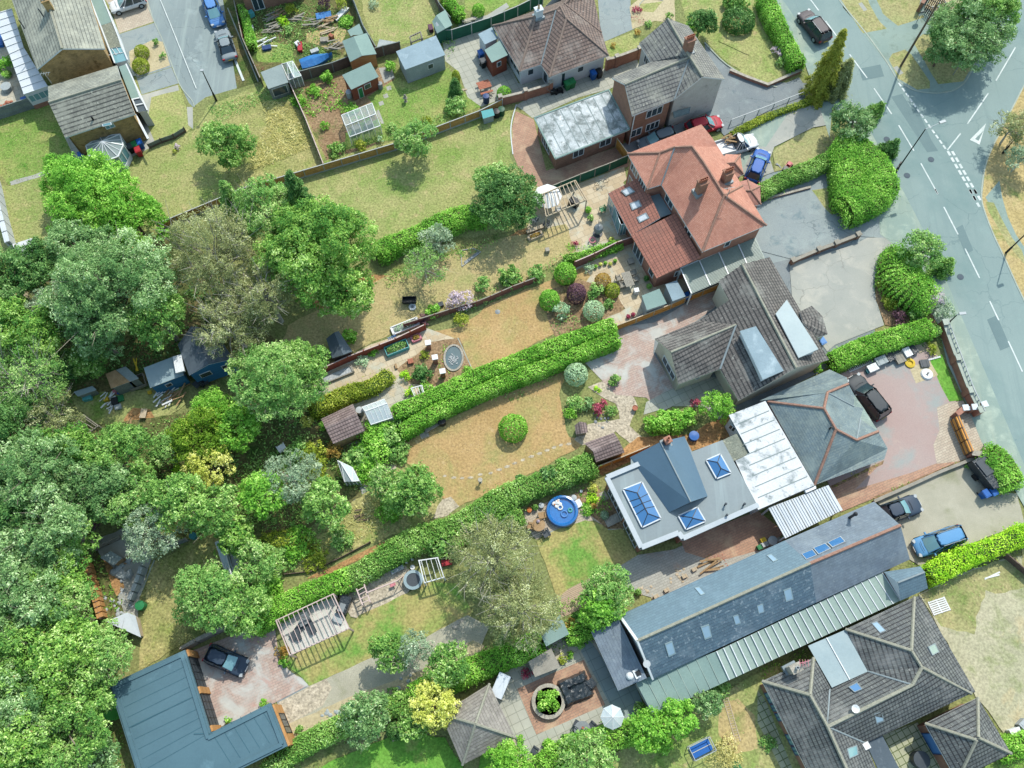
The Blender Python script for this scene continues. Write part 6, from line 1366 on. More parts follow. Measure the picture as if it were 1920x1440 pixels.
wall('garden_wall','low brick front wall with pale railings beside the main road','31','1310,1000 1400,1250 1490,1480 1560,1620',1.2,.35,'w_brick_red','m_kerb',3.2,pierh=.2)
posts_rail('railing','white railing on the front wall beside the pavement','31','1330,1010 1420,1250 1505,1480 1580,1630',1.5,'p_grey_light',.5)
wall('gate_wall','curved brick gate wall with white caps beside the buff apron','32','1455,240 1520,235 1590,215',.9,.3,'w_brick_red','w_white',3,pierh=.3)
T=fence('driveway_gate','open timber driveway gate with tan panels and dark frame','32','1395,300 1500,555',1.3,'fence_orange','fence_dark',1.25,0,2,cat='gate',thick=.35,capm='fence_dark')
wall('gate_pier','brick pier at the bottom end of the timber gate','32','1500,560 1580,570',1.2,.4,'w_brick_red','stone',0);wall('gate_pier','brick pier at the top end of the timber gate','32','1395,285 1445,245',1.2,.4,'w_brick_red','w_brick_red',0)
wall('garden_wall','low white capped wall between block driveway and gravel drive','32','830,890 1080,780 1300,680 1590,565',.5,.2,'w_brick_brown','timber_grey',0)
wall('garden_wall','low brick wall with white chequered coping and square piers between two front drives','31','245,535 430,455 555,410 710,350',.7,.25,'w_brick_brown','timber_grey',3,pierh=.12)
wall('retaining_wall','low brick retaining wall around corner lawn beside the cypress','30','-200,520 -80,570 70,625 310,520',.45,.22,'w_brick_red','stone',0)
posts_rail('railing','white metal railing beside the upper driveway','30','-200,900 0,825 325,700',.9,'p_grey_light',2.2)
wall('garden_wall','low wall under the hedge beside the blue grey drive','30','60,1440 380,1355',.3,.15,'w_brick_red','stone',0)
wall('garden_wall','raised stone planter edge beside the pergola','21','258,320 380,275',.4,.3,'timber','timber_pale',0)
fence('fence','wire and post fence around the small lawn by the brick house','00','1080,1070 1170,1030 1260,1000 1340,950',.8,'fence_grey','fence_dark',1.6,.3,0,tops=False,thick=.02)
fence('fence','thin white topped fence beside the lime hedge on the right','32','1250,1440 1740,1255 1920,1180',1.0,'fence_dark','timber_pale',2.0,0,0,thick=.04)
wall('garden_wall','brick wall beside wrought iron gate at the top right','30','1150,90 1250,-90',1.4,.35,'w_brick_brown','w_brick_brown',0)
T=posts_rail('iron_gate','open wrought iron gate beside brick pier at the top right','30','1215,20 1300,60 1330,110',1.4,'p_black',.2,cat='gate',rails=3)
T=posts_rail('iron_gate','second iron gate leaf lying towards the verge','30','1195,90 1290,180',1.2,'p_black',.25,cat='gate',rails=3)
fence('fence','dark fence at the right edge behind the lime hedge','32','1740,1260 1950,1440',1.0,'fence_dark','fence_dark',2.0,0,0)
# ================================================================ TREES
LW='trees of the left wood'
for a in((423,272,3.3,5.8,'mid','round apple tree alone on the lawn below the cul de sac'),(170,372,5.6,8,'bright','large bright green tree below the octagonal conservatory'),(252,415,4.0,6.5,'bright','bright green tree crown overlapping the right side of the large bright tree'),(120,335,3.0,6,'bright','bright leafy crown beside the white topped fence and brick house'),(595,470,6.6,12,'broad','biggest dense green tree in the middle of the upper gardens'),(505,395,3.9,10,'vine','light green tree touching the tan fence left of the biggest tree'),(640,540,3.6,8,'broad','lower right crown of dense green foliage above the dry lawn'),(400,480,5.4,11,'olive','pale olive tree with thin foliage beside the tan fence'),(495,545,3.8,10,'olive','half bare olive tree with white branches above the blue shed'),(430,610,4.2,9,'olive','drooping olive tree overhanging the dark shed roof'),(215,540,6.6,13,'blue','large blue green tree in the upper left wood'),(150,470,3.8,9,'blue','blue green crown just below the white tarpaulin roof'),(292,590,3.7,9,'mid','mid green tree between the blue green tree and the olive tree'),(180,625,3.6,8,'blue','blue green tree above the blue boarded shed'),(70,500,3.4,9,'dark','dark tree beside the white tarpaulin'),(15,530,4.2,10,'dark','dark leafy tree on the left edge below the white panel fence'),(40,620,4.4,10,'broad','green tree on the left edge above the birch'),(95,575,2.9,8,'grey','small grey green tree straddling the timber fence'),(45,710,4.8,10,'sparse','birch with bare white branches on the left edge'),(98,790,3.4,7,'olive','small pale birch beside the broken pergola'),(165,678,2.4,5,'mid','low green tree behind the scrap heap and blue sheds'),(112,690,2.2,5,'dark','dark bush like tree beside the timber fence'),(15,800,4.2,9,'dark','dark tree left of the pale birch'),(215,865,4.2,8,'mid','spreading green tree below the fire pit clearing'),(125,860,4.2,8,'broad','green tree left of the spreading tree below the clearing'),(60,900,5.2,11,'blue','big blue green tree on the left side of the middle wood'),(190,910,3.8,8,'blue','blue green tree beside the small wooden deck'),(15,960,4.4,10,'dark','dark tree at the left edge beside the big blue green tree'),(95,985,4.6,10,'blue','blue green tree above the orange soil slope'),(140,1000,3.2,7,'mid','mid green tree touching the old grey patio'),(35,1060,4.8,10,'blue','blue green tree on the left edge level with the builder yard'),(100,1080,3.8,8,'broad','green tree beside the orange soil and tan fence'),(60,1150,4.8,10,'blue','blue tinted tree with pale dead twigs on top'),(125,1150,3.6,8,'vine','yellowish green tree beside the tan panel fence'),(185,1225,3.8,8,'vine','yellow green tree spreading over the white lean-to'),(15,1235,4.6,10,'mid','mid green tree on the left edge in the lower wood'),(105,1235,4.8,10,'broad','green tree in the middle of the lower wood'),(150,1300,3.8,8,'mid','green tree left of the L shaped garage corner'),(50,1310,4.8,10,'blue','blue green tree low on the left side'),(120,1370,4.4,9,'mid','green tree beside the cream board fence'),(25,1395,4.8,10,'broad','green tree in the bottom left corner'),(95,1440,4.2,8,'vine','yellow green tree on the bottom edge beside the bottom left corner tree'),(170,1430,3.0,6,'blue','small blue green tree on the bottom edge beside the cream fence'),(515,715,5.2,9,'vine','broad yellow green tree right of the blue boarded sheds'),(565,690,3.4,7,'mid','green tree crown beside the end of the red fence'),(395,772,2.8,5,'hedgey','green crown above the dark olive bush'),(375,815,4.0,6,'moss','dark yellow green round tree above the bright yellow one'),(445,805,2.8,5,'bright','bright green crown left of the tiled garden shed'),(393,872,3.0,5,'yellow','bright yellow rounded tree in the left wood'),(312,845,2.2,4.5,'vine','thin yellow green tree beside the dark olive bush'),(330,940,3.6,8,'mid','green tree below the bright yellow one'),(395,955,3.2,7,'mid','green tree right of the grey twiggy tree'),(285,1000,3.6,7,'grey','grey twiggy tree over the old patio'),(250,940,3.2,7,'vine','green tree over the small deck'),(490,925,2.8,6,'bright','bright green tree beside the tarmac path'),(545,895,3.2,6,'grey','silvery grey shrub like tree left of the cold frame'),(612,945,3.0,6,'mid','dark green tree beside the dry weedy meadow'),(440,1000,2.4,5,'broad','small green tree above the white greenhouse'),(480,1050,2.6,5,'vine','small leafy tree beside the white greenhouse'),(775,920,3.4,5.5,'mid','dense rounded tree at the end of the straw lawn'),(725,905,2.2,4,'vine','looser small tree attached to the dense rounded one'),(395,1120,4.2,7,'vine','leafy tree above the grey panel fence and black hatchback'),(455,1140,3.0,6,'mid','green tree right of the leafy tree above the hatchback'),(925,1045,4.6,8,'olive','upper brownish olive tree with grey twigs beside the paddling pool'),(975,1140,4.4,8,'olive','lower brownish olive tree with grey twigs above the flat grey shed'),(1140,1108,3.0,5.5,'vine','yellowish green tree at the west end of the slate roof'),(1130,1138,2.6,5,'bright','brighter green crown just below the yellowish green tree'),(728,1225,2.3,4.8,'mid','left one of twin trees on the gravel path'),(775,1218,2.2,4.6,'grey','right one of twin trees on the gravel path'),(840,1248,2.7,5,'mid','green tree between twin trees and the lower hedge'),(813,1325,2.8,5,'yellow','pale yellow tree beside the pyramid roofed pavilion'),(685,1345,3.0,5,'blue','blue green tree growing out of the lower hedge'),(775,1262+95,1.8,3.5,'mid','small round green tree on the lush lawn edge'),(780,262,2.6,5,'vine','small tree against the long tan fence'),(950,372,4.4,6,'dark','dark rounded tree beside the pergola'),(925,345,2.8,5,'vine','lighter crown on the upper left of the dark rounded tree'),(795,500,3.0,5,'sparse','thin leafed tree on the dry lawn above the bike trailer'),(822,452,2.2,4,'grey','grey green small tree at the end of the bright hedge'),(1215,1372,2.4,4.5,'bright','bright green tree left of the twin bushes below the lean-to'),(1272,1347,2.3,4.5,'bright','bright green tree nearest the green lean-to corner'),(1325,1318,1.7,3.5,'blue','small blue green conifer at the lean-to wall'),(1100,1425,3.4,5,'vine','leafy tree on the bottom edge below the terrace'),(955,1432,2.8,4.5,'hedgey','bright tree at the bottom edge beside pavilion'),(1810,62,5.2,8,'blue','large dark blue green tree at the top right junction'),(1850,25,4.2,8,'mid','green crown behind the large tree at the top right junction'),(1775,85,3.0,6,'dark','dark lower crown beside the iron gate'),(1598,232,2.9,5,'blue','blue green bush tree beside the pavement above the laurel'),(1315,42,2.0,4,'dark','upright dark shrub tree on the corner lawn'),(1728,470,2.6,5,'vine','fine leaved green tree on top of the kerbside shrubbery'),(1345,763,2.1,3.5,'hedgey','round green tree beside the cream house'),(1900,240,2.6,5,'olive','thin tree on the dry verge at the right edge'),(1915,300,2.2,4,'grey','small grey tree on the right edge of the verge'),):
 x,y,r,h,k,lb=a
 tree('F',x,y,r,h,k,lb,group=LW if x<340 and y>440 else None)
def conifer(label,t,x,y,r,h,m,cat='conifer',lean=(0,0),dens=60,droop=.35,ll=.14,lw=.04,name='conifer',tiers=16):
 _s[0]+=1;rng=np.random.default_rng(_s[0]);p=W(t,x,y,0);T=thing(name,label,cat,(p.x,p.y,0));P,N_,Ti=[],[],[]
 nb=int(tiers*7)
 for i in range(nb):
  u=(i/nb)**.85;z=h*(.08+.9*u);rr=r*(1-u)**.8*rng.uniform(.7,1.15)+.12;a=rng.uniform(0,6.28);n=int(dens*rr*2.2)+12;s=rng.uniform(0.05,1,n)**.7
  d=np.array([math.cos(a),math.sin(a),0]);q=np.outer(s*rr,d);q[:,2]=z-droop*rr*s**1.5+.15*np.sin(s*3);w=.16*rr*(1.1-s)+.07
  q+=rng.normal(size=(n,3))*np.stack([w,w,w*.6],1);q[:,:2]+=np.outer(q[:,2]/h,lean);P.append(q);N_.append(np.tile(d*.5+np.array([0,0,.8]),(n,1)));Ti.append(.4+rng.uniform(-.2,.2)+rng.normal(size=n)*.15)
 P=np.concatenate(P);k=P[:,2]>.05
 link('crown',leafmesh('crown',P[k],np.concatenate(N_)[k],ll,lw,np.concatenate(Ti)[k],m,rng),T)
 mb=MB();mb.tube((0,0,0),(lean[0]*.95,lean[1]*.95,h*.95),.05*h**.5*1.2,.02,7);mb.build('trunk','bark',T,world=False)
conifer('tall golden green cypress leaning over the pavement','F',1528,178,1.9,9.0,'l_conifer',lean=(.2,.6),droop=.8,dens=80)
conifer('shorter green cypress right of the tall golden cypress','F',1560,172,1.9,4.6,'l_olive',lean=(.5,.3),droop=.8,dens=80)
conifer('small dark spiky conifer beside the big laurel hedge','F',1652,292,1.4,2.2,'l_dark',lean=(.9,.3),dens=45,tiers=7);conifer('dark blue spiky conifer beside the kerbside shrubbery','F',1756,508,1.7,2.0,'l_mid',lean=(.6,.1),dens=45,tiers=7)
conifer('spiky green conifer poking through the tan fence trees','F',458,420,2.0,7.5,'l_vine',dens=60);conifer('dark pointed conifer at the top of the biggest tree','F',588,440,2.0,11,'l_dark',dens=80)
conifer('small dark yew beside the topiary on the concrete yard','F',855,178,.6,2.4,'l_dark');conifer('spiky fir beside the upper pavement shrubbery','F',1625,225,1.3,1.9,'l_mid',lean=(1.0,.6),tiers=7)
# ================================================================ HEDGES
HL='l_hedge'
hedge('long clipped hedge on the upper side of the central straw lawn','21','-690,1600 -400,1480 0,1300 450,1130 880,965',1.45,1.9,HL,wob=.1,ex=.3)
hedge('lower half of the clipped double hedge split by a dark gap','21','-640,1740 -400,1600 0,1420 470,1240 910,1065',1.35,1.8,HL,wob=.1,ex=.3)
hedge('long leafy hedge between straw lawn and pool garden','F','655,1085 770,1015 850,985 960,925 1040,895 1108,868',2.05,1.9,'l_hedge2',wob=.26)
hedge('lower stretch of leafy hedge above the lounger pergola','F','470,1172 560,1118 655,1082',1.9,1.8,'l_hedge',wob=.2)
hedge('bottom hedge beside the L shaped garage and pale gravel','F','500,1445 560,1402 620,1370 700,1338 760,1318',1.7,1.6,'l_hedge2',wob=.16)
hedge('bottom hedge between gravel path and paved terrace','F','775,1305 850,1270 930,1238 1010,1205',2.1,1.8,'l_hedge',wob=.18)
hedge('clipped hedge between concrete forecourt and pinkish drive','31','545,1235 800,1125 1000,1060 1250,985',2.0,1.7,HL,wob=.1,ex=.32)
hedge('hedge between red roofed house and the dark drive','30','20,1375 200,1275 400,1195 545,1120',1.7,1.4,'l_hedge2',wob=.12)
hedge('tall hedge along the pavement beside the corner lawn','30','60,-40 110,80 180,220 240,330 300,450',1.9,1.7,'l_bright',wob=.2)
hedge('lime green conifer hedge beside the gravel drive','32','1250,1420 1400,1330 1560,1260 1740,1200 1960,1100',1.7,1.7,'l_lime',wob=.3)
hedge('bright green hedge below the upper dry lawn','11','960,440 1060,380 1250,310 1400,240 1600,170 1720,180',2.1,1.9,'l_bright',wob=.25)
hedge('yellow and orange flecked hedge beside the tiled garden shed','12','480,220 620,150 760,90 900,50 1030,-40',1.5,1.4,'l_gold',wob=.2)
hedge('hedge beside the dark fence at the top edge','10','1440,-60 1480,20 1550,110',1.2,1.3,'l_hedge',wob=.15)
hedge('leafy hedge above the green terrace at the bottom edge','F','1020,1440 1080,1400 1150,1380 1200,1372',2.0,1.6,'l_bright',wob=.25)
hedge('low hedge behind the pool garden chairs','22','-40,900 60,960 150,1000 210,980',1.6,1.5,'l_hedge2',wob=.2)
hedge('leafy border hedge against the brown close board fence','21','540,490 680,470 800,430 940,385',.9,.9,'l_bright',wob=.15)
hedge('row of low bushes beside the white metal railing','30','-180,960 0,870 160,800 380,720',.7,.6,'l_gold',wob=.15)
hedge('dark ivy hedge beside the cul de sac fence','10','-40,40 10,180 40,320',.9,1.2,'l_bright',wob=.2)
hedge('shaggy hedge on the slope of the weedy plot','12','130,1180 300,1150 420,1200',1.6,1.1,'l_gold',wob=.3)
hedge('green hedge at the right edge beside the garage','33','1760,1330 1960,1240',1.6,1.2,'l_hedge',wob=.2)
hedge('tangle of climbers over the slab path below the slate roof','23','560,500 720,430 900,330',1.3,1.5,'l_bright',wob=.3)
hedge('overgrown bank hedge in the weedy plot','12','0,1240 140,1330 130,1440',2.0,1.4,'l_broad' if 'l_broad' in M else 'l_green',wob=.3)
hedge('massive clipped laurel hedge at the pavement corner, upper arm','F','1582,262 1622,285 1648,320 1655,350',4.0,2.5,'l_bright',wob=.22,ex=.6)
hedge('massive clipped laurel hedge at the pavement corner, lower arm','F','1655,352 1622,372 1590,385',3.4,2.5,'l_bright',wob=.18,ex=.6)
hedge('solid middle block of the massive laurel hedge at the pavement corner','F','1588,282 1596,325 1600,372',3.6,2.35,'l_bright',wob=.2,ex=.5)
hedge('bulky bright green hedge at the forecourt beside the road','F','1700,470 1695,505 1712,535 1745,550',4.0,2.4,'l_bright',wob=.22,ex=.6)
hedge('dense bright laurel beside the covered trailer','F','1858,850 1880,868 1900,905',2.9,2.0,'l_bright',wob=.16,ex=.6)
# ================================================================ SHRUBS
for a in(('F',962,803,1.62,1.9,'hedgey','clipped round bush alone on the straw lawn',1),('F',1080,702,1.35,1.8,'silver','round variegated bush below the double hedge',1),('F',1030,563,1.2,2.0,'bright','clipped bright green dome beside the silver bush',1),('F',1052,582,1.15,1.6,'silver','pale silver bush next to the clipped green dome',0),('F',1081,551,1.15,2.0,'purple','dark purple leaved round bush',1),('F',1113,583,1.25,1.6,'silver','silvery green dome shaped bush right of the purple one',1),('F',1118,548,1.15,1.5,'vine','yellow green bush between purple bush and patio',0),('F',1130,528,1.0,1.5,'rust','brown topped clipped bush beside the patio table',1),('F',1148,545,.9,1.3,'gold','clipped dark golden bush beside the patio table',1),('F',1140,570,.8,.9,'vine','low feathery plant at the patio corner',0),('F',1060,513,1.35,1.8,'bright','clipped bright green bush beside the brown picket fence',1),('F',1004,513,1.2,1.5,'vine','loose yellow green bush left of the clipped bright one',0),('F',955,518,1.5,1.8,'mid','green bush on the dry lawn beside the picket fence',0),('F',905,533,1.2,1.5,'vine','feathery light green plant beside the fence',0),('F',860,562,1.7,1.9,'flower','lilac flowering bush against the red fence',0),('F',865,598,1.0,1.4,'gold','round yellowish bush on the straw lawn side of the fence',0),('F',812,583,1.0,1.3,'bright','bright green plant by the black bag',0),('F',795,600,.8,.9,'purple','purple plant at the end of the stone planter',0),('F',1260,790,1.75,2.2,'bright','big feathery bright bush behind the modern extension',0),('F',1230,795,1.4,2.0,'bright','left lobe of the feathery bush behind the modern extension',0),('F',1290,785,1.3,2.0,'bright','right lobe of the feathery bush behind the modern extension',0),('F',1303,757,.7,1.0,'redf','dark red bush between feathery bush and round tree',0),('F',1153,714,.8,1.1,'mid','spiky green plant on the block paving',0),('F',1078,755,1.1,1.2,'vine','yellow green bush in the island bed',0),('F',1100,757,1.0,1.1,'blue','blue green juniper in the island bed',0),('F',1122,768,.85,1.0,'redf','dark red shrub in the island bed',0),('F',1145,770,.8,.9,'vine','small yellow bush right of the red shrub',0),('F',1070,775,.9,1.0,'hedgey','low green bush at the lawn edge of the island bed',0),('F',1132,755,.5,.8,'redf','small crimson shrub at the top of the island bed',0),('F',1120,730,.5,.4,'lime','low lime plant at the paving corner',0),('F',1030,890,1.2,2.4,'dark','dark leafed bush growing through the leafy hedge',0),('F',1052,870,.7,2.2,'mid','small tree top poking through the hedge end',0),('F',975,905,.9,2.1,'dark','dark ivy clump in the leafy hedge',0),('F',855,145,.55,1.6,'gold','clipped golden topiary on the concrete yard',1),('F',855,200,1.6,1.6,'vine','loose green shrub inside the tan fence corner',0),('F',945,175,.95,1.2,'hedgey','round bush beside the barbecue',1),('F',613,145,.9,1.3,'bright','bright green bush above the dark fence',0),('F',676,270,.95,1.3,'gold','round dark golden bush below the greenhouse',0),('F',712,262,.6,.8,'silver','white flowering plant below the greenhouse',0),('F',632,280,1.3,.9,'mid','spiky grey green plants at the vegetable garden end',0),('F',735,240,.8,.9,'vine','brownish green shrub right of the greenhouse',0),('F',800,225,.8,.5,'gold','low golden mound against the tan fence',0),('F',733,125,.9,1.2,'bright','vine like plant left of the blue roofed shed',0),('F',590,170,1.2,.8,'hedgey','leafy vegetables near the dark fence',0),('F',560,190,1.1,.7,'bright','bright green vegetables in the vegetable garden',0),('F',608,235,.7,.9,'hedgey','row of bean plants left of the greenhouse',0),('F',655,203,1.2,.5,'hedgey','low row of green plants above the greenhouse',0),('F',266,98,.95,1.3,'gold','upper golden conifer bush in the front bed',1),('F',264,124,1.1,1.3,'gold','lower golden conifer bush in the front bed',1),('F',293,78,.5,.9,'mid','small blue green shrub at the tip of the front bed',0),('F',305,105,.6,.6,'vine','loose green plant on the front bed edge',0),('F',270,212,.5,.5,'lime','small lime plant by the house corner',0),('F',332,275,.5,.6,'flower','pale flowering plant on the lawn',0),('F',327,283,.35,.5,'gold','small green plant beside the pale flowers',0),('F',5,125,1.6,1.6,'bright','green bush at the left edge beside the lean-to',0),('F',460,30,.8,1.2,'bright','bright climber on the cul de sac fence',0),('F',610,5,1.1,1.8,'purple','purple leaved tree top at the yard top edge',0),('F',640,8,1.0,1.6,'gold','yellow green shrub beside the purple one at the top edge',0),('F',545,18,1.0,1.2,'gold','spiky yellow green palm in the cluttered yard',0),('F',530,40,1.0,.9,'lime','lime green bush among the clutter',0),('F',538,58,.9,.9,'vine','pale green mound among the clutter',0),('F',650,40,1.2,.6,'bright','weeds behind the blue tarpaulin',0),('F',897,20,.85,1.3,'hedgey','round clipped bush beside the tall green fence',1),('F',863,22,.9,1.2,'hedgey','bright bush behind the green shed',0),('F',838,12,.8,1.2,'bright','bright bush along the top edge',0),('F',700,8,1.0,.8,'grey','grey green mound on the top lawn',0),('F',1385,38,2.2,1.7,'dark','oval clipped hedge bush on the corner lawn',1),('F',1380,5,1.8,1.6,'mid','dark bush at the top edge of the corner lawn',0),('F',1296,48,.9,1.2,'hedgey','small bush behind the rendered house',0),('F',1459,98,1.0,1.3,'flower','pink flowering bush beside the pavement hedge',0),('F',1465,118,.8,.9,'vine','green bush below the pink flowering one',0),('F',1195,18,.8,.5,'redf','pink flower clump in the curved bed',0),('F',1255,30,.6,.8,'mid','blue green plant in the gravel circle',0),('F',1194,60,.6,.6,'rust','orange flowers at the lawn corner',0),('F',1150,85,.5,.5,'rust','orange flowering plant by the brown roof corner',0),('F',1215,45,.6,.6,'vine','small shrub by the rendered house',0),('F',1668,540,1.5,1.5,'gold','olive shrub at the concrete forecourt edge',0),('F',1668,565,1.2,1.2,'gold','golden shrub below the olive one',0),('F',1740,560,1.9,2.2,'flower','pale lilac bush in the kerbside shrubbery',0),('F',1765,580,1.6,2.0,'grey','grey leafed bush beside the small lamp',0),('F',1715,590,1.1,1.6,'mid','soft green bush above the clipped hedge',0),('F',1685,598,1.1,1.3,'purple','dull purple bush above the clipped hedge',0),('F',1750,620,1.1,1.4,'vine','green bush by the front wall',0),('F',1690,625,1.0,1.8,'mid','leafy clump on the clipped forecourt hedge',0),('F',1748,655,.8,.9,'gold','yellow green plant by the pallet',0),('F',1533,688,.75,1.0,'bright','bright bush in the corner between roofs',0),('F',1815,874,.4,.5,'mid','small plant by the gate pier',0),('F',1027,1315,1.35,1.5,'hedgey','round grassy palm in the brick ring planter',0),('F',1090,1165,1.2,1.6,'mid','dark green bush beside the slate end roof',0),('F',1075,1175,.9,1.3,'rust','orange tinted shrub by the grey shed',0),('F',1085,1195,1.2,1.4,'hedgey','green bush on the terrace corner',0),('F',1055,1235,.6,.8,'gold','yellow spotted shrub right of the grey shed',0),('F',1070,1228,.5,.7,'hedgey','small round shrub on the terrace edge',0),('F',988,1262,.7,.8,'redf','reddish shrub left of the grey shed',0),('F',1200,1330,.8,1.2,'mid','shrub at the corner of the green lean-to',0),('F',975,1385,.5,.6,'hedgey','small green tuft beside the pavilion corner',0),('F',527,1222,.9,1.0,'rust','bronze bush beside the block paving and pergola',0),('F',533,1240,.7,.6,'bright','low green plants on the lawn tip',0),('F',562,1369,.5,.6,'mid','small rose bush on the sand bed',0),('F',582,1378,.5,.6,'hedgey','second small bush on the sand bed beside the rocks',0),('F',495,1318,.5,.7,'hedgey','potted shrub at the timber garage wall',0),('F',428,1350,.4,.6,'bright','potted plant at the inner corner of the garage',0),('F',742,1370,.9,1.6,'dark','dark round bush on the lush lawn',1),('F',740,1295+20,1.6,1.7,'mid','leafy bush between lower hedges',0),('F',950,1210,1.4,1.6,'mid','green bush below the olive trees',0),('F',790,700,1.3,1.3,'dark','dark green bush in the pond patio bed',0),('F',760,705,.8,1.0,'lime','lime bush left of the dark one on the pond patio',0),('F',800,725,1.0,.9,'hedgey','low clipped bush beside the small frame',0),('F',795,665,.7,.7,'gold','yellow bush between the white topped posts',0),('F',768,735,.7,.7,'lime','lime shrub at the patio end',0),('F',877,695,.7,.6,'hedgey','plant at the pond corner',0),('F',680,680,.9,.8,'silver','spiky pale grass clump beside the red fence',0),('F',700,660,.7,.7,'hedgey','climber on the red fence',0),('F',653,632,1.0,1.0,'bright','bright fern beside the black shed roof',0),('F',612,668,.9,1.0,'mid','green shrub at the black shed corner',0),('F',605,800,.5,1.2,'bright','green shrub at the left of the tiled garden shed',0),('F',575,790,.9,1.0,'yellow','pale yellow shrub beside the slab path',0),('F',705,832,3.0,1.9,'hedgey','spreading shrubbery below the tiled garden shed',0),('F',738,822,2.2,1.7,'vine','shrubbery between tiled shed and double hedge',0),('F',590,855,1.8,2.0,'gold','yellow and orange tinted shrub above the cold frame',0),('F',625,845,1.2,1.6,'rust','orange tipped shrub above the cold frame',0),('F',600,895,1.6,1.8,'gold','yellow green bush left of the cold frame',0),('F',560,850,1.6,1.8,'vine','green bush beside the white chair',0),('F',668,860,1.9,1.6,'vine','scrubby bush above the glass cold frame',0),('F',745,850,1.5,1.2,'vine','loose low bush at the straw lawn corner',0),('F',560,1020,2.3,1.4,'hedgey','green scrub in the middle of the weedy plot',0),('F',520,1050,2.1,1.4,'vine','pale scrub on the weedy plot slope',0),('F',640,1010,1.6,1.1,'vine','weedy bush below the dark green tree',0),('F',500,1095,2.0,1.3,'hedgey','green scrub at the low end of the weedy plot',0),('F',590,1050,1.6,1.0,'gold','yellowish scrub on the weedy plot',0),('F',730,960,1.5,1.2,'hedgey','low scrub at the foot of the dense rounded tree',0),('F',680,880,1.6,1.5,'hedgey','green scrub right of the cold frame',0),('F',850,1010,1.9,2.2,'mid','dark leafy bush bulging from the leafy hedge',0),('F',825,1025,1.6,2.2,'vine','lighter leafy bush bulging from the leafy hedge',0),('F',1205,1005,.6,.6,'vine','small weed by the brick extension corner',0),('F',320,892,.7,.8,'yellow','cream flowered shrub by the small deck',0),('F',335,885,.9,.9,'lime','lime shrub by the small deck',0),('F',172,935,1.5,1.5,'lime','lime fern like shrub under the wood edge',0),('F',182,975,1.2,1.6,'purple','dark purple bush beside the old patio',0),('F',245,965,1.1,1.0,'gold','olive bush on the old patio',0),('F',600,860-190,.9,1.0,'mid','green shrub at the fence end beside the gravel bed',0),('F',1110,935,.8,.7,'lime','lime plants beside the brick extension wall',0),('F',1100,955,.9,.6,'hedgey','low green plants beside the paddling pool',0),('F',1112,915,.7,.8,'yellow','yellow flowering shrub at the hedge end',0),('F',1108,408,.5,.8,'mid','potted plant beside the pergola post',0),('F',1078,458,.5,.5,'redf','red flowering plant at the patio edge',0),('F',1104,503,.7,.8,'silver','silvery plant in the patio corner',0),('F',1440,1395,1.0,.5,'vine','weeds beside the side path',0),('F',1350,1290,1.3,1.2,'vine','olive shrub beside the ladder',0),('F',1640,1390,.3,.4,'hedgey','weed in the slab courtyard',0),('F',1360,1420,2.0,1.0,'straw','heap of dry cuttings beside the blue goal',0),('F',1240,1020+375,1.2,1.2,'bright','low bright bush in front of the twin bushes',0)):
 t,x,y,r,h,k,lb,sm_=a
 shrub(t,x,y,r,h,k,lb,smoothness=bool(sm_))
for l_,s_,m_,h_ in(('mixed shrubs along the dry lawn side of the picket fence','820,590 880,560 960,520 1060,478 1075,492 1000,528 900,575 840,605','l_vine',1.0),('border plants along the foot of the bright hedge','720,520 790,480 860,465 930,440 940,450 870,480 800,500 730,540','l_hedge2',.6),('weedy plants beside the long tan fence','615,298 700,272 790,245 870,215 875,205 800,225 700,258 610,285','l_vine',.6),('ivy and plants between olive trees and terrace hedge','1000,1150 1090,1120 1160,1130 1170,1160 1100,1200 1040,1220 990,1200','l_green',.7),('border plants at the concrete yard edge','1690,620 1760,600 1770,650 1730,660 1700,640','l_vine',.5),('plants along the fence of the pool garden','1085,920 1130,905 1150,960 1110,965 1090,950','l_hedge',.5),('flowering border along the front garden of the top lawn','815,30 830,20 860,90 840,110','l_hedge2',.7),('plants under the pergola side of the paved patio','1060,455 1130,462 1150,450 1165,460 1120,480 1070,480','l_hedge',.5),('border shrubs at the lower edge of the sand path','630,1345 700,1310 760,1290 860,1245 950,1200 1000,1180 1010,1190 900,1250 780,1310 650,1360','l_vine',.5),('rough growth at the left end of the straw lawn','600,870 700,800 760,830 730,900 690,930 640,900','l_vine',.7),('shrub layer between yellow tree and weedy plot','430,880 540,850 620,900 640,960 520,1000 450,990','l_hedge2',.9),('low growth among the yard clutter','470,20 560,5 640,15 650,60 600,110 520,115 480,80','l_vine',.4),('plants along the wall of the builder yard strip','290,1010 330,985 370,980 350,1010 300,1040','l_vine',.4),('mossy plants behind the hipped roof garage','1880,1400 1930,1370 1930,1440 1890,1440','l_hedge',.5)):
 patch('border_plants',l_,'plants','F',s_,m_,h_,60,.4,.09,.045,.8)
patch('undergrowth','leafy undergrowth below the left wood','undergrowth','F','-40,500 40,480 90,640 150,820 170,1000 240,1180 180,1310 170,1500 -60,1500','l_green',1.3,26,.8,.14,.07,.9)
patch('undergrowth','shady undergrowth beside the blue boarded sheds','undergrowth','F','90,470 330,440 480,600 400,650 260,700 150,720 120,640','l_dark',1.0,24,.7,.13,.07,.9)
patch('undergrowth','mixed undergrowth around the bright yellow tree','undergrowth','F','150,810 280,800 400,760 600,740 640,860 640,960 560,990 430,990 300,980 190,960','l_vine',.9,26,.6,.13,.07,.8)
patch('weeds','green weeds on the dry weedy strip','weeds','12','140,1060 560,980 700,1080 900,1050 1100,1000 1160,1050 800,1200 400,1330 180,1420 60,1400','l_vine',.35,22,.35,.09,.04,.45)
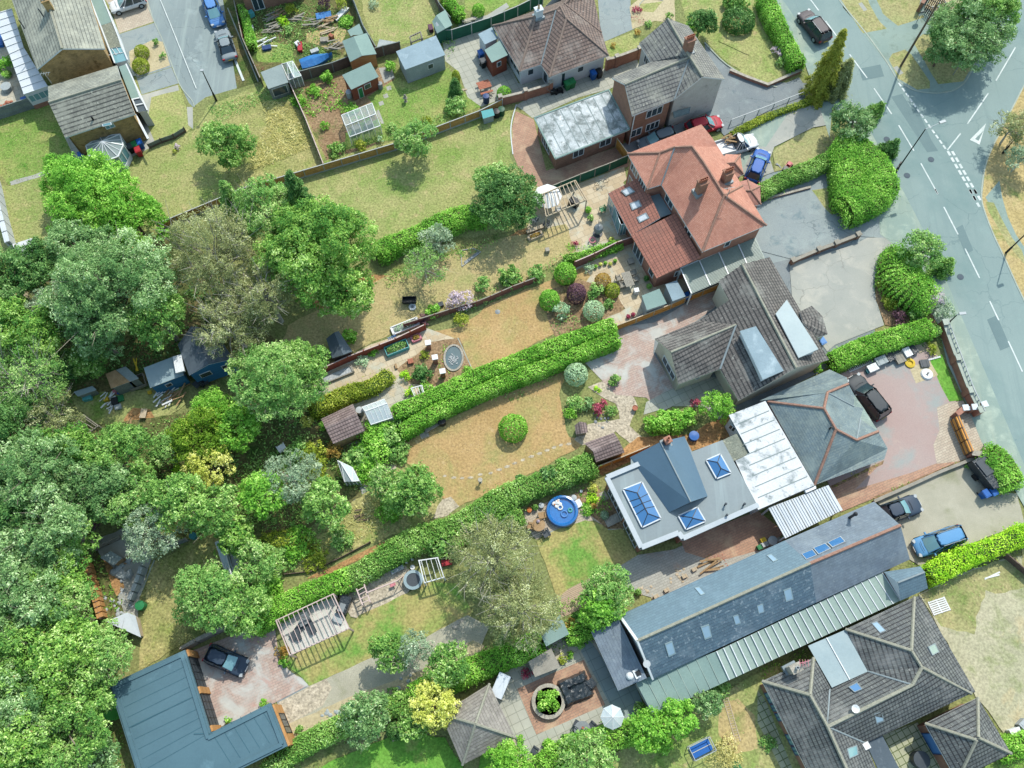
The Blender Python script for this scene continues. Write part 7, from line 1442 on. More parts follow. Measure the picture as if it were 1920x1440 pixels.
patch('weeds','rough weeds beside the gravel forecourt at the right edge','weeds','33','1170,200 1560,20 1960,-80 1960,180 1700,160 1600,300 1560,420 1300,400','l_vine',.2,14,.25,.06,.03,.4)
patch('weeds','weeds on the rough lawn below the glazed lean-to','weeds','23','1560,880 1900,760 2100,900 2250,1300 1900,1400 1560,1200','l_vine',.2,12,.25,.06,.03,.35)
patch('vegetable_plants','rows of leafy vegetables beside the red shed','vegetables','10','410,700 640,590 680,650 720,740 640,790 460,860 440,780','l_hedge',.5,45,.35,.11,.06,.75)
patch('flower_border','low mixed flowers along the gravel drive wall','flowers','32','820,862 1380,625 1490,580 1500,592 870,872','l_vine',.3,60,.25,.07,.035,.8)
patch('ground_cover','low shrubs along the front of the slate bungalow','ground cover','32','530,770 900,590 915,605 560,785','l_gold',.35,70,.25,.07,.035,.8)
patch('ground_cover','plants around the garden pond','ground cover','11','1400,1160 1440,1120 1420,1300 1540,1360 1640,1310 1600,1400 1420,1430 1380,1300','l_hedge',.25,50,.25,.07,.04,.6)
patch('ground_cover','low planting in the topiary bed','ground cover','21','430,950 560,880 660,960 640,1000 470,1060','l_vine',.4,50,.3,.08,.04,.8)
patch('ground_cover','straggly plants below the double hedge','ground cover','22','60,120 200,60 420,-30 480,0 330,90 140,160','l_mid',.5,50,.3,.08,.04,.7)
patch('ivy','ivy on the ground beside the L shaped garage','ivy','03','730,1060 830,1060 960,1440 800,1440 760,1200','l_green',.3,50,.25,.08,.05,.8)
patch('weeds','weeds in the builder yard','weeds','03','740,130 840,120 820,260 790,330','l_hedge',.25,45,.2,.07,.04,.8)
patch('weeds','weeds behind the dark fence in the cluttered yard','weeds','10','400,500 640,400 720,420 700,470 420,560','l_mid',.5,30,.35,.08,.04,.7)
patch('flower_border','colourful flower border on the cul de sac edge of the yard','flowers','10','80,480 110,470 140,510 110,520','l_redflower',.3,60,.2,.06,.03,.9)
patch('rockery_plants','flowers in the curved front bed','flowers','20','1010,60 1040,20 1120,170 1060,180 1020,150','l_redflower',.25,50,.2,.06,.03,.7)
patch('ivy','green strip between the lean-to and the hipped bungalow','ivy','33','0,740 340,570 390,640 200,720 20,800','l_hedge',.5,50,.3,.08,.04,.85)
blades('tall_grass','tall yellow dry grass in the meadow beside the vegetable garden','tall grass','10','120,720 340,760 420,880 480,1060 200,1180 20,1240 60,1060 160,900','l_straw',.5,60,.03)
blades('tall_grass','rough dry grass strip along the cul de sac','tall grass','00','1500,780 1900,640 2200,640 2240,720 1900,740 1560,900','l_vine',.35,45,.03)
blades('tall_grass','dry tall grass on the weedy strip','tall grass','12','900,850 1000,860 1080,1040 860,1150 620,1220 500,1300 300,1380 260,1340 600,1120 780,930','l_straw',.45,40,.03)
blades('rough_grass','rough straw grass beside the leafy tree','rough grass','03','1050,-40 1300,-80 1340,300 1330,540 1020,720 1030,460','l_straw',.2,30,.02)
for t_,s_,m_,d_ in(('F','300,434 620,298 960,198 958,300 1015,355 990,430 700,470 660,420 430,400','l_lawn',34),('F','540,610 700,530 860,470 1060,420 1080,470 1000,520 900,570 800,600 700,640 610,690 520,670','l_lawndry',34),('12','1080,560 1140,450 1800,130 2320,-60 2260,120 2330,420 2440,440 2400,500 1880,770 1540,920 1420,860','l_lawnstraw',30),('21','-200,1000 0,820 350,690 600,590 660,560 720,620 640,700 460,1040 0,1280 -160,1320','l_lawnstraw',30),('13','280,700 380,610 750,440 820,340 1170,180 1290,100 1520,110 1640,320 1480,400 1380,490 1260,560 900,660 580,800','l_lawn',30),('00','-300,1310 60,1340 480,1230 1000,1200 1080,1060 1400,940 1500,760 1860,620 2300,600 2340,1150 1660,1440 1150,1620 0,1700','l_lawn',26),('00','-100,820 370,740 560,1190 60,1330 -100,1260','l_lawn',26),('20','1320,-100 1920,-100 2150,-60 2260,440 1980,600 1700,450 1400,130','l_lawndry',26),('33','1170,190 1560,10 1920,-90 2000,300 1960,900 1900,1190 1780,1200 1570,930','l_lawndry',12),('23','900,1330 1640,900 1920,760 2060,700 2200,1100 2400,1500 800,1440','l_lawn',26),('13','600,1400 760,1330 1030,1220 1250,1200 1440,1220 1570,1430 300,1500','l_hedge',26),('10','880,700 1100,560 1460,490 1570,650 1700,770 1290,960 720,1080 720,960','l_lawn',26),('10','820,-100 1370,-100 1400,240 1180,310 920,290 860,130','l_lawndry',26),('22','330,1170 570,1050 800,1050 950,1080 1060,1290 740,1440 520,1700 450,1500','l_lawn',30),('F','262,1230 280,1060 400,990 440,1000 400,1100 345,1150 350,1200','l_lawndry',30),('F','1863,271 1847,312 1840,375 1863,443 1904,532 1925,575 1925,150','l_lawndry',20),('30','570,0 640,-60 1180,-60 1160,60 1640,330 1480,590 1240,650 945,430 760,245','l_lawndry',14)):
 blades('grass_tufts','short tufts of grass on the '+{'l_lawn':'green and dry','l_lawndry':'dry','l_lawnstraw':'straw coloured','l_hedge':'lush green'}[m_]+' lawn','grass',t_,s_,m_,.11,d_,.035,lean=.9)
# ================================================================ VEHICLES
car('silver saloon car parked on the cul de sac','00',(1590,215),(1655,415),'car_silver',4.5,1.76,1.42,'saloon')
car('blue covered estate car parked ahead of the silver saloon','00',(1570,170),(1495,-25),'car_skyblue',4.5,1.76,1.5,'mpv')
car('white hatchback on the pink driveway at the top edge','00',(820,42),(1010,-18),'car_carwhite',4.1,1.76,1.5,'hatch')
car('dark brown estate car driving on the main road','30',(340,95),(480,275),'car_cardark',4.7,1.88,1.62,'suv',rack=True)
car('red hatchback parked behind the red roofed house','20',(1640,870),(1440,925),'car_carred',4.0,1.72,1.45,'hatch')
car('silver grey car parked in the gap behind the red roofed house','20',(1095,1040),(1310,960),'car_cargrey',4.3,1.74,1.45,'hatch')
car('white pickup truck loaded with timber','20',(1875,1010),(1650,1075),'car_carwhite',4.9,1.85,1.75,'pickup',name='pickup_truck',cat='truck')
planks('timber_offcuts','pile of timber offcuts in the white pickup bed','timber','20',1712,1050,14,1.4,.5,'timber',rz=.2);bpy.data.objects['timber_offcuts'].location.z=1.0
car('bright blue hatchback on the pale driveway beside the hedge','F',(1431,285),(1412,333),'car_carblue',4.3,1.78,1.5,'hatch')
car('black people carrier on the pinkish drive','32',(700,10),(890,250),'car_carblack',4.8,1.9,1.65,'suv')
car('dark estate car nosing out from behind the slate roof','32',(1140,900),(880,990),'car_carnavy',4.6,1.82,1.5,'saloon')
car('light blue people carrier on the gravel drive','32',(1125,1230),(1480,1110),'car_mpvblue',4.5,1.8,1.62,'mpv',rack=True)
car('small black hatchback on the block paved yard','03',(1755,720),(1500,610),'car_carnavy',3.7,1.68,1.5,'hatch')
T=thing('covered_trailer','black covered trailer parked beside the bright laurel','trailer',W('32',1615,700,0)[:],math.radians(-60));mb=MB()
mb.prism([(-1.5,-.75),(1.4,-.75),(1.6,0),(1.4,.75),(-1.5,.75)],.45,1.5);mb.build('cover','tarp_black',T,world=False)
mb=MB();mb.beam((1.5,0,.5),(2.4,0,.45),.1,.1);mb.build('drawbar','p_grey',T,world=False)
for s_ in(-1,1):mb=MB();mb.tube((-.2,s_*.7,.32),(-.2,s_*.92,.32),.32,n=14);mb.build('wheel','tyre',T,world=False)
mb=MB();mb.prism([(-1.3,-.6),(.2,-.6),(.2,.6),(-1.3,.6)],1.5,1.62);mb.build('cover_top','p_grey_dark',T,world=False)
T=thing('garden_trailer','small black garden trailer with a white wheel on the dry lawn','trailer',W('11',1185,815,0)[:],.05);mb=MB()
mb.box((0,0,.3),(1.3,.6,.08));mb.box((0,.3,.38),(1.3,.05,.35));mb.box((0,-.3,.38),(1.3,.05,.35));mb.box((-.65,0,.38),(.05,.6,.35));mb.build('tub','p_black',T,world=False)
mb=MB();mb.lathe((.25,-.55,.02),[(.25,0),(.36,.02),(.36,.14),(.25,.16)],18);w_=mb.build('wheel','p_white',T,world=False);mb=MB();mb.lathe((.25,-.55,.14),[(.02,0),(.16,.02),(.16,.06)],12);mb.build('hub','p_grey',w_,world=False)
def lawnmower(label,t,x,y,m,rz):
 p=W(t,x,y,.3);T=thing('lawn_mower',label,'lawn mower',(p.x,p.y,0),rz);mb=MB();mb.box((0,0,.12),(.9,.5,.22));mb.box((.1,0,.34),(.45,.35,.22));mb.build('body',m,T,world=False)
 mb=MB();mb.box((-.65,0,.15),(.5,.5,.4));mb.build('grass_box','p_black',T,world=False)
 for sx in(-.35,.35):
  for sy in(-.3,.3):mb=MB();mb.tube((sx,sy-.03,.12),(sx,sy+.03,.12),.12,n=10);mb.build('wheel','tyre',T,world=False)
 mb=MB();mb.beam((-.3,.22,.3),(-1.3,.22,.95),.03,.03);mb.beam((-.3,-.22,.3),(-1.3,-.22,.95),.03,.03);mb.beam((-1.3,-.22,.95),(-1.3,.22,.95),.03,.03);mb.build('handle','p_grey',T,world=False)
lawnmower('red lawn mower on the small lawn beside the blue car','30',225,1190,'p_red',.9);lawnmower('black ride-on style mower beside the green bins','20',490,650,'p_black',.3)
planks('garden_tool','small strimmer lying beside the red mower','tool','30',150,1195,3,.8,.1,'p_grey',rz=2.6)
# ================================================================ STREET FURNITURE
lamp_post('tall black street lamp at the junction, leaning arm over the road','30',985,1255,7.4,1.5,(.9,.35));lamp_post('grey street lamp at the end of the cul de sac','00',1558,725,4.6)
lamp_post('short street lamp beside the front wall','31',1345,990,2.6,.35,(1,.1));lamp_post('dark post on the dry verge at the right edge','31',1787,460,5.0,.4,(1,.4));lamp_post('dark post on the verge near the give way triangle','30',1765,1105,3.2)
def pole(label,t,x,y,h,name='utility_pole',r=.13):
 p=W(t,x,y,0);T=thing(name,label,'utility pole',(p.x,p.y,0));mb=MB();mb.tube((0,0,0),(0,0,h),r,r*.7,10);mb.build('pole','bark',T,world=False)
 mb=MB();mb.beam((-.35,0,h-.4),(.35,0,h-.4),.08,.08);mb.build('crossarm','bark',T,world=False)
 for k in(-.3,.3):mb=MB();mb.lathe((k,0,h-.36),[(.05,0),(.06,.1),(.03,.15)],8);mb.build('insulator','p_white',T,world=False)
pole('tall wooden telegraph pole on the verge tip','30',1030,480,8.9);pole('thin wooden stay pole beside the iron gate','30',1255,155,3.0,r=.08)
T=thing('telecom_post','black cabinet frame at the foot of the junction lamp','cabinet',W('30',1000,1225,0)[:]);mb=MB();mb.box((0,0,0),(.12,.12,1.2));mb.build('post','p_black',T,world=False);mb=MB();mb.box((0,0,.7),(.8,.2,.3),1.0);mb.build('box','p_black',T,world=False)
def roadsign(label,t,x,y,h,m='p_white',rz=0.3):
 p=W(t,x,y,h);T=thing('road_sign',label,'road sign',(p.x,p.y,0),rz);mb=MB();mb.tube((0,0,0),(0,0,h),.04,n=8);mb.build('post','p_grey',T,world=False)
 mb=MB();mb.tube((0,-.03,h),(0,.03,h+.02),.38,n=20);s=mb.build('plate','p_grey_dark',T,world=False);mb=MB();mb.tube((0,-.05,h),(0,-.035,h),.36,n=20);mb.build('face',m,s,world=False)
roadsign('round sign on the grass verge beside the big dark tree','30',1475,440,2.2,'p_white',.3);roadsign('round sign on the dry verge at the right edge','30',1870,965,2.2,'p_grey_light',.8);roadsign('small white sign by the brick gate pier','30',1182,95,1.2)
# ================================================================ SHEDS, GREENHOUSES, OUTBUILDINGS
W1=lambda*a:a
shed('pale blue roofed garden shed with light grey walls','10','1085,370 1372,255 1440,395 1150,502',2.3,'r_felt_bluegrey','w_conc_panel',None,wins=[(2,.3,.45,1.0,1.7,'glass_dark','window')],group=None)
shed('red brown shed with green felt roof and white window','10','697,540,2.3 902,447,2.3 960,552,1.95 762,645,1.95',2.2,'r_felt_green','w_timber_red',None,wins=[(2,.3,.55,.9,1.6,'glass_dark','window'),(2,.62,.8,0,1.5,'p_green','door')])
shed('green felt roofed shed with a ridge beside the cluttered yard','10','695,295,2.0 752,448,2.0 945,385,2.0 872,240,2.0',2.0,'r_felt_green','w_brick_red','775,260,2.55 848,412,2.55')if False else None
shed('double pitched green felt shed beside the cluttered yard','10','697,295,2.0 755,445,2.0 945,388,2.0 875,238,2.0',2.0,'r_felt_green','w_timber_orange','780,262,2.5 840,400,2.5')
shed('dull green felt shed roof behind the double pitched shed','10','735,220,2.1 820,170,2.1 850,240,2.1 765,270,2.1',2.1,'r_felt_green','fence_grey')
shed('flat grey felt shed at the corner of the cluttered yard','10','110,520 258,462 310,592 165,640',2.0,'r_felt_grey','fence_grey',None,wins=[(2,.1,.9,.5,1.7,'glass_dark','window')])
shed('dark green felt hipped shed at the top beside the green fence','10','1345,155,1.9 1380,240,1.9 1490,180,1.9 1440,70,1.9',1.9,'r_felt_green','fence_green','1375,110,2.3 1440,205,2.3')
shed('small flat green roof beside the brown bungalow','10','1675,245 1775,195 1820,275 1725,320',2.2,'r_felt_bluegrey','w_white')
shed('red brick outhouse with flat green roof beside the bungalow','10','1722,360 1835,290 1890,395 1775,450',2.4,'r_felt_green','w_timber_red',None,wins=[(2,.4,.7,1.2,1.9,'glass_dark','window')])
shed('turquoise topped storage box against the tan fence','10','1697,800,1.3 1780,780,1.3 1795,830,1.1 1712,855,1.1',1.2,'p_turq','w_conc_panel',None,th=.04,name='storage_box',cat='storage box')
def greenhouse(label,t,corners,z,ridge,rz2=None,solid=.4,name='greenhouse',nb=5,roofm='poly_clear'):
 p=PT(t,corners,z);r=PT(t,ridge);c=sum(p,Vector())/4;T=thing(name,label,'greenhouse',(c.x,c.y,0));f=MB();g=MB()
 for q in([p[0],p[1],r[1],r[0]],[r[0],r[1],p[2],p[3]],[p[1],p[2],r[1]],[p[3],p[0],r[0]]):g.poly(q if area(q)>0 else q[::-1])
 rf=g.build('roof_glass',roofm,T);g=MB();b=ccw([Vector((v.x,v.y))for v in p])
 for i in range(4):a_,b_=b[i],b[(i+1)%4];g.poly([(a_.x,a_.y,.1),(b_.x,b_.y,.1),(b_.x,b_.y,z),(a_.x,a_.y,z)])
 g.build('side_glass','glass_clear',T)
 for i in range(4):f.beam(p[i],p[(i+1)%4],.07,.07);f.box((p[i].x,p[i].y,0),(.07,.07,z))
 f.beam(r[0],r[1],.08,.08)
 for k in range(nb+1):
  u=k/nb;f.beam(p[0].lerp(p[1],u),r[0].lerp(r[1],u),.045,.05);f.beam(p[3].lerp(p[2],u),r[0].lerp(r[1],u),.045,.05)
  for a_,b_ in((p[0],p[1]),(p[3],p[2])):q=a_.lerp(b_,u);f.box((q.x,q.y,0),(.05,.05,z))
 f.build('frame','p_white',T)
 for k in(.3,.7):q=p[0].lerp(p[1],k).lerp(p[3].lerp(p[2],k),.5);mb=MB();mb.box((q.x,q.y,.0),(.9,.6,.75),GA);mb.build('staging','timber_grey',T)
 pt=p[0].lerp(p[1],.5).lerp(p[3].lerp(p[2],.5),.3);_s[0]+=1;rng=np.random.default_rng(_s[0]);u=sph(rng,300);P=u*np.array([1.0,.5,.35])+np.array([pt.x-c.x,pt.y-c.y,.8]);link('plants',leafmesh('plants',P,u,.08,.04,.4+rng.normal(size=300)*.2,'l_hedge',rng),T);return T
greenhouse('glass greenhouse with plants inside in the vegetable garden','10','692,830 912,742 972,905 752,985',1.5,'722,905,2.1 940,820,2.1',roofm='glass_clear')
greenhouse('small green glazed greenhouse beside the flat felt shed','10','262,462 340,440 402,545 312,575',1.6,'300,450,2.1 352,560,2.1',nb=3,roofm='glass_clear')
greenhouse('white framed greenhouse beside the tiled garden shed','12','840,205 1000,148 1060,280 905,330',1.5,'862,235,2.0 1020,178,2.0',nb=5)
greenhouse('glass cold frame lean-to below the orange tinted shrubs','12','665,590 770,640 820,735 715,740',1.4,'690,610,1.8 770,740,1.8',nb=4)
greenhouse('narrow greenhouse with white shading beside the straw meadow','02','1550,1180 1610,1150 1690,1425 1640,1440',1.4,'1600,1160,1.9 1672,1432,1.9',nb=6,roofm='glass_sky')
flat=shed('bright white corrugated sheet beside the narrow greenhouse','02','1650,1235,1.0 1735,1235,1.0 1745,1350,1.0 1690,1425,1.0',1.0,'r_sheet_white','p_white',None,th=.04,name='roof_sheet',cat='sheet')
shed('old tiled garden shed with two pitches beside the white greenhouse','12','545,290,1.9 775,182,1.9 862,375,1.9 632,468,1.9',1.9,'r_shed_brown','timber','575,352,2.5 800,248,2.5')
shed('small tiled shed with two pitches behind the orange fence','22','675,465,1.8 888,388,1.8 965,530,1.8 758,600,1.8',1.8,'r_shed_brown','timber','738,525,2.3 925,445,2.3')
shed('black felt shed with curved ridge behind the red fence','11','582,1075,1.6 625,1215,1.6 770,1165,1.6 672,1020,1.6',1.6,'r_felt_dark','fence_dark','640,1030,2.1 705,1190,2.1')
shed('large dark felt roofed shed with blue boarded front','01','1280,1120,2.9 1362,1340,2.9 1680,1220,2.9 1540,1010,2.9',2.9,'r_felt_dark','w_blue_board','1375,985,3.7 1500,1262,3.7',wins=[(1,.15,.42,1.4,2.2,'glass_dark','window'),(1,.68,.92,1.4,2.2,'glass_dark','window')],fascia='p_white')
shed('lower blue boarded shed with pale sheet roof in three strips','01','1035,1285,2.5 1245,1205,2.5 1325,1335,2.2 1080,1430,2.2',2.4,'r_sheet_pale','w_blue_board',None,wins=[(2,.45,.65,1.0,1.6,'glass_dark','window')],fascia='p_white')
shed('tan and grey felt shed roof partly under tree branches','01','760,1330,2.0 830,1300,2.0 935,1385,2.0 800,1435,2.0',2.0,'timber','fence_grey')
shed('small grey felt lean-to joined to the tan shed','01','835,1300 905,1275 1000,1360 935,1385',1.95,'r_felt_grey','fence_grey')
shed('low turquoise sheet roof at the left end of the sheds','02','530,95 665,52 695,80 560,128',1.2,'r_sheet_pale','fence_grey',None,th=.04)
T=shed('grey plastic sided shed with flat pale green roof in the patio corner','21','1088,765 1215,715 1268,822 1125,870',1.9,'r_felt_green','w_conc_panel');shed('second pale roofed storage shed beside the corrugated carport','21','1258,685 1340,655 1405,770 1310,805',1.9,'r_felt_bluegrey','w_conc_panel')
shed('weathered grey wooden shed roof beside the slate house terrace','23','270,675 435,578 502,715 320,785',1.7,'timber_grey','timber');shed('flat pale grey shed roof under the olive tree','23','365,490 500,335 565,475 400,565',2.0,'r_felt_green','fence_grey')
shed('tiny dog kennel like wooden wishing house in the gravel','22','605,335,1.1 615,400,1.1 700,385,1.1 690,318,1.1',1.1,'r_shed_brown','timber_grey','640,308,1.5 655,395,1.5',name='wooden_hut',cat='wooden hut')
shed('white lean-to with ridged roof at the end of the tan panel fence','03','760,385,1.2 915,320,1.2 975,345,1.2 1015,500,1.0',1.4,'r_sheet_white','timber_pale')
shed('white tarpaulin roof among trees beside the left fence','01','90,395,2.2 230,350,2.2 285,410,2.2 250,520,2.2 140,580,2.2',2.2,'r_felt_white','fence_grey',th=.04)
shed('timber hatch cover leaning at the corner of the L shaped garage','03','740,960,1.0 795,900,1.0 805,935,.6 765,1005,.6',1,'timber','timber',th=.03,name='timber_board',cat='board')
shed('grey slate topped low shelter in the builder yard','03','705,-170 760,-220 860,-170 820,-85',1.5,'r_felt_grey','timber')if False else None
shed('dark grey sheet roofed store in the old patio corner','02','720,1290 795,1240 880,1290 820,1345',1.2,'r_felt_grey','timber',th=.05)
drum('rain_barrel','dark rain barrel in front of the blue boards','barrel','02',1440,20,.3,.8,'p_black')
pergola('pergola over the white parasol beside the paved patio','20','370,1400 610,1300 690,1440 400,1560',2.2,'timber_pale',9)
pergola('white pergola over the loungers on a pale terrace','13','222,378 632,188 748,435 322,628',2.2,'timber_pink',12,bw=.07)
pergola('broken grey pergola beside the pale birch','02','480,400 600,260 710,340 590,430',1.8,'timber_grey',6);pergola('small white climbing frame beside the double hedge','12','1195,70 1270,50 1300,150 1235,165',1.0,'p_white',4,bw=.06)
pergola('white cube frame over the vegetable cage beside trampoline','12','1250,1310 1385,1290 1430,1430 1290,1470',1.6,'p_white',4,bw=.06);pergola('wooden arch bench on the dry top lawn','10','1185,265 1262,230 1275,275 1195,305',1.5,'timber_grey',6,bw=.06)
sheet('terrace','13','235,395 635,205 748,432 335,622','g_terr',up=.06)
# ================================================================ BINS AND DRUMS
for l,t,x,y,lid,bd in(('blue lidded wheelie bin against the white bungalow','20',740,520,'p_blue','p_blue'),('black wheelie bin against the white bungalow','20',783,510,'p_black','p_black'),('left green wheelie bin beside the mower','20',553,595,'p_green','p_green'),('right green wheelie bin beside the mower','20',588,580,'p_green','p_green'),('blue wheelie bin at the corner of the brick house','00',1000,1018,'p_blue','p_blue'),('green wheelie bin at the corner of the brick house','00',963,1035,'p_green','p_green'),('red wheelie bin at the corner of the brick house','00',988,1075,'p_red','p_red'),('black wheelie bin beside the octagonal conservatory','00',930,1050,'p_grey_dark','p_black'),('blue wheelie bin hidden beside the tree and brick house','00',580,1110,'p_blue','p_blue'),('left blue wheelie bin below the covered trailer','32',1652,825,'p_blue','p_blue'),('right blue wheelie bin below the covered trailer','32',1706,812,'p_blue','p_blue'),('blue wheelie bin beside the red brick outhouse','10',1695,375,'p_blue','p_blue'),('dark wheelie bin below the blue one at the outhouse','10',1710,435,'p_grey_dark','p_black'),('light blue topped wheelie bin beside the porch bay','31',470,1090,'car_skyblue','p_grey'),('blue topped wheelie bin under the corrugated carport','21',1415,765,'p_blue','p_black'),('blue wheelie bin beside the left lean-to canopy','00',170,715,'p_blue','p_blue')):
 wbin(l,t,x,y,lid,bd,rz=.45,group=None)
for a in(('water_butt','blue grey water butt beside the red shed','water butt','10',742,660,.3,.9,'p_grey_light'),('water_butt','small water butt at the right corner of the red shed','water butt','10',968,600,.26,.8,'p_grey'),('compost_bin','black compost bin beside the turquoise box','compost bin','10',1808,800,.36,.85,'p_black'),('compost_bin','dark green compost bin next to the black one','compost bin','10',1843,785,.36,.85,'p_green_dark'),('barbecue','blue grey kettle barbecue on the concrete yard','barbecue','10',1733,690,.34,1.0,'p_blue_dark'),('water_butt','grey barrel between tiled shed and white greenhouse','water butt','12',820,225,.32,1.1,'p_grey_light'),('compost_bin','dark compost bin beside the bench under the hedge','compost bin','12',1412,300,.38,.8,'p_black'),('water_barrel','bright green barrel with blue top beside the garage fence','barrel','03',698,1105,.42,.7,'p_green_lime'),('oil_tank','lime green tank beside the L shaped garage','tank','03',800,1040,.6,.9,'p_green_lime'),('tin_drum','silver drum beside the long slate roof','drum','32',112,1165,.4,.8,'p_steel'),('water_butt','large dark tub in the slab courtyard','tub','33',1185,1380,.65,.9,'p_grey_dark'),('flower_tub','blue round tub behind the feathery bush','tub','22',1465,410,.45,.5,'p_blue'),('incinerator','teal blue barrel under the tree beside the straw meadow','barrel','02',1385,1130,.3,.6,'p_teal'),('green_bin','green bin with a terracotta pot at the fence end','bin','03',1005,268,.4,.7,'p_green'),('plant_tub','white stone tub by the pool hedge','tub','22',600,855,.24,.35,'p_grey_light'),('plant_tub','pale plant tub left of the pool','tub','22',365,912,.24,.35,'p_grey_light'),('lamp_globe','small white globe on the flower border','lamp','22',652,810,.13,.25,'p_white')):drum(*a)
# ================================================================ GARDEN FURNITURE AND CLUTTER
T=thing('paddling_pool','round blue paddling pool with water on the block patio','paddling pool',W('22',515,955,.3)[:2]+(0,));mb=MB()
mb.lathe((0,0,0),[(1.28,0),(1.42,.1),(1.45,.35),(1.38,.62),(1.22,.66),(1.12,.58),(1.1,.3)],40);mb.build('ring','pool_blue',T,world=False);mb=MB();mb.lathe((0,0,.40),[(.02,0),(1.13,0),(1.13,.01)],40);mb.build('water','pool_blue',T,world=False)
def ring(name,label,t,x,y,r,m,z=.42):
 p=W(t,x,y,z);mb=MB();n=24
 for i in range(n):a0,a1=6.2832*i/n,6.2832*(i+1)/n;mb.tube((r*math.cos(a0),r*math.sin(a0),.06),(r*math.cos(a1),r*math.sin(a1),.06),.07,n=8,caps=False)
 o=mb.build(name,m);o.location=(p.x,p.y,z);return tag(o,label,'swim ring')
ring('swim_ring','blue swim ring nearest the pool centre','22',530,975,.27,'car_skyblue');ring('swim_ring','small pale swim ring at the pool right side','22',572,948,.16,'p_turq');ring('swim_ring','white swim ring with dark hole in the pool','22',500,928,.2,'p_white')
T=thing('inflatable_toy','pale inflatable toy floating at the top of the pool','inflatable toy',W('22',480,900,.45)[:]);mb=MB()
for a,b,r in((-.3,0,.2),(0,.1,.24),(.25,-.05,.18),(-.1,-.25,.16),(.1,.35,.13),(-.35,.25,.1)):mb.lathe((a,b,-.05),[(r*.6,0),(r,r*.4),(r*.8,r*.8),(.03,r)],12)
mb.build('body','p_white',T,world=False)
for a,b in((.05,.2),(-.25,-.1)):mb=MB();mb.lathe((a,b,.12),[(.07,0),(.07,.06),(.01,.08)],8);mb.build('patch','p_orange',T,world=False)
chair('wooden armchair beside the round patio table','22',370,985,'timber',.2,w=.6);chair('wooden chair left of the round patio table','22',288,1060,'timber',1.4,w=.55);chair('dark chair below the round patio table','22',400,1115,'p_grey_dark',3.6,w=.6)
table('round wooden patio table beside the pool','22',345,1052,'timber',0,1.15,rnd=True);pot('small flower pot centred on the round table','22',340,1040,.1,.12,'p_white','flower',.12);bpy.data.objects['plant_pot'].location.z=.74
junk('pool_step','pale plastic step beside the pool','step','22',632,900,(.55,.7,.3),'p_pink',.5,extra='p_white');drum('plant_tub','orange pot on the block patio left end','plant pot','22',278,945,.22,.35,'p_orange');pot('potted plant behind the round table','22',320,930,.2,.3,'p_terracotta','mid');pot('orange topped pot beside the flower border','22',738,920,.2,.3,'p_orange','rust',.2)
junk('paving_ramp','stone ramp slab at the glazed garden wall','ramp','22',875,1020,(1.3,.8,.15),'stone',.45);pot('white planter beside the garden wall','22',820,985,.28,.3,'p_white','grey',.3)
junk('doormat_slab','pale slab by the upper glazed wall','slab','22',815,845,(.6,.8,.08),'stone',.5)
table('grey rectangular patio table in the paved courtyard','21',988,645,'timber_grey',1.85,1.6,.9)
for l,x,y,rz in(('upper left grey patio chair',920,640,5.0),('lower left grey patio chair',945,690,5.0),('upper right grey patio chair',1025,600,1.9),('lower right grey patio chair',1045,645,1.9)):chair(l+' at the rectangular table','21',x,y,'timber_grey',rz,group=None)
junk('small_square_stand','small square grey planter box on the patio','planter','21',1008,520,(.6,.6,.4),'timber_grey',.3);junk('stone_plinth','white stone birdbath block on the patio','plinth','21',1048,735,(.45,.45,.7),'p_white',.2)
for i,(x,y)in enumerate(((755,560),(790,545),(825,535),(860,540),(895,520))):pot(('leftmost','second','middle','fourth','rightmost')[i]+' small pot in the row along the patio edge','21',x,y,.13,.22,('p_black','p_terracotta')[i%2],('hedgey','yellow')[i%2],.3)
pot('pink flower pot by the orange fence','21',990,920,.15,.25,'p_terracotta','redf',.25);pot('second pink flower pot by the orange fence','21',1025,905,.15,.25,'p_terracotta','redf',.25);pot('dark green potted shrub by the garden room corner','21',1120,650,.2,.35,'p_grey_dark','dark',.5);pot('leafy pot at the patio corner below the tiled roof','21',1140,705,.2,.3,'p_black','mid',.4)
T=thing('parasol','open white parasol under the pergola slats','parasol',W('21',405,120,0)[:]);mb=MB();mb.tube((0,0,0),(0,0,2.0),.03);mb.build('pole','p_white',T,world=False);mb=MB();mb.lathe((0,0,1.75),[(1.45,0),(1.44,.03),(.7,.22),(.03,.38)],8);mb.sm=[False]*len(mb.sm);mb.build('canopy','p_white',T,world=False)
chair('grey chair beside the white parasol','21',320,215,'p_grey',1,w=.55);chair('grey chair below the white parasol','21',400,250,'p_grey_dark',2.6);chair('grey chair right of the white parasol','21',485,145,'p_grey_light',4.6);junk('black_barbecue','black barbecue cart under the pergola','barbecue','21',600,95,(.7,1.0,.9),'p_black',1.0)
T=thing('egg_chair','grey hanging egg chair on the sandy patio','chair',W('21',770,320,0)[:]);mb=MB();mb.lathe((0,0,.3),[(.15,0),(.42,.25),(.5,.6),(.4,1.0),(.1,1.25)],12);mb.build('basket','p_grey',T,world=False);mb=MB();mb.lathe((0,0,0),[(.5,0),(.5,.05),(.1,.06)],16);mb.build('base','p_grey_dark',T,world=False);mb=MB();mb.beam((0,.5,0),(0,.5,1.7),.05,.05);mb.beam((0,.5,1.7),(0,0,1.75),.05,.05);mb.build('stand','p_grey_dark',T,world=False)
ring('hoop_seat','pink round seat pad on the sandy patio','21',732,368,.3,'p_pink',.3);pot('yellow potted plant at the patio right end','21',868,365,.18,.3,'p_orange','yellow',.3);chair('green chair by the glazed garden doors','21',805,145,'p_green',2.0)
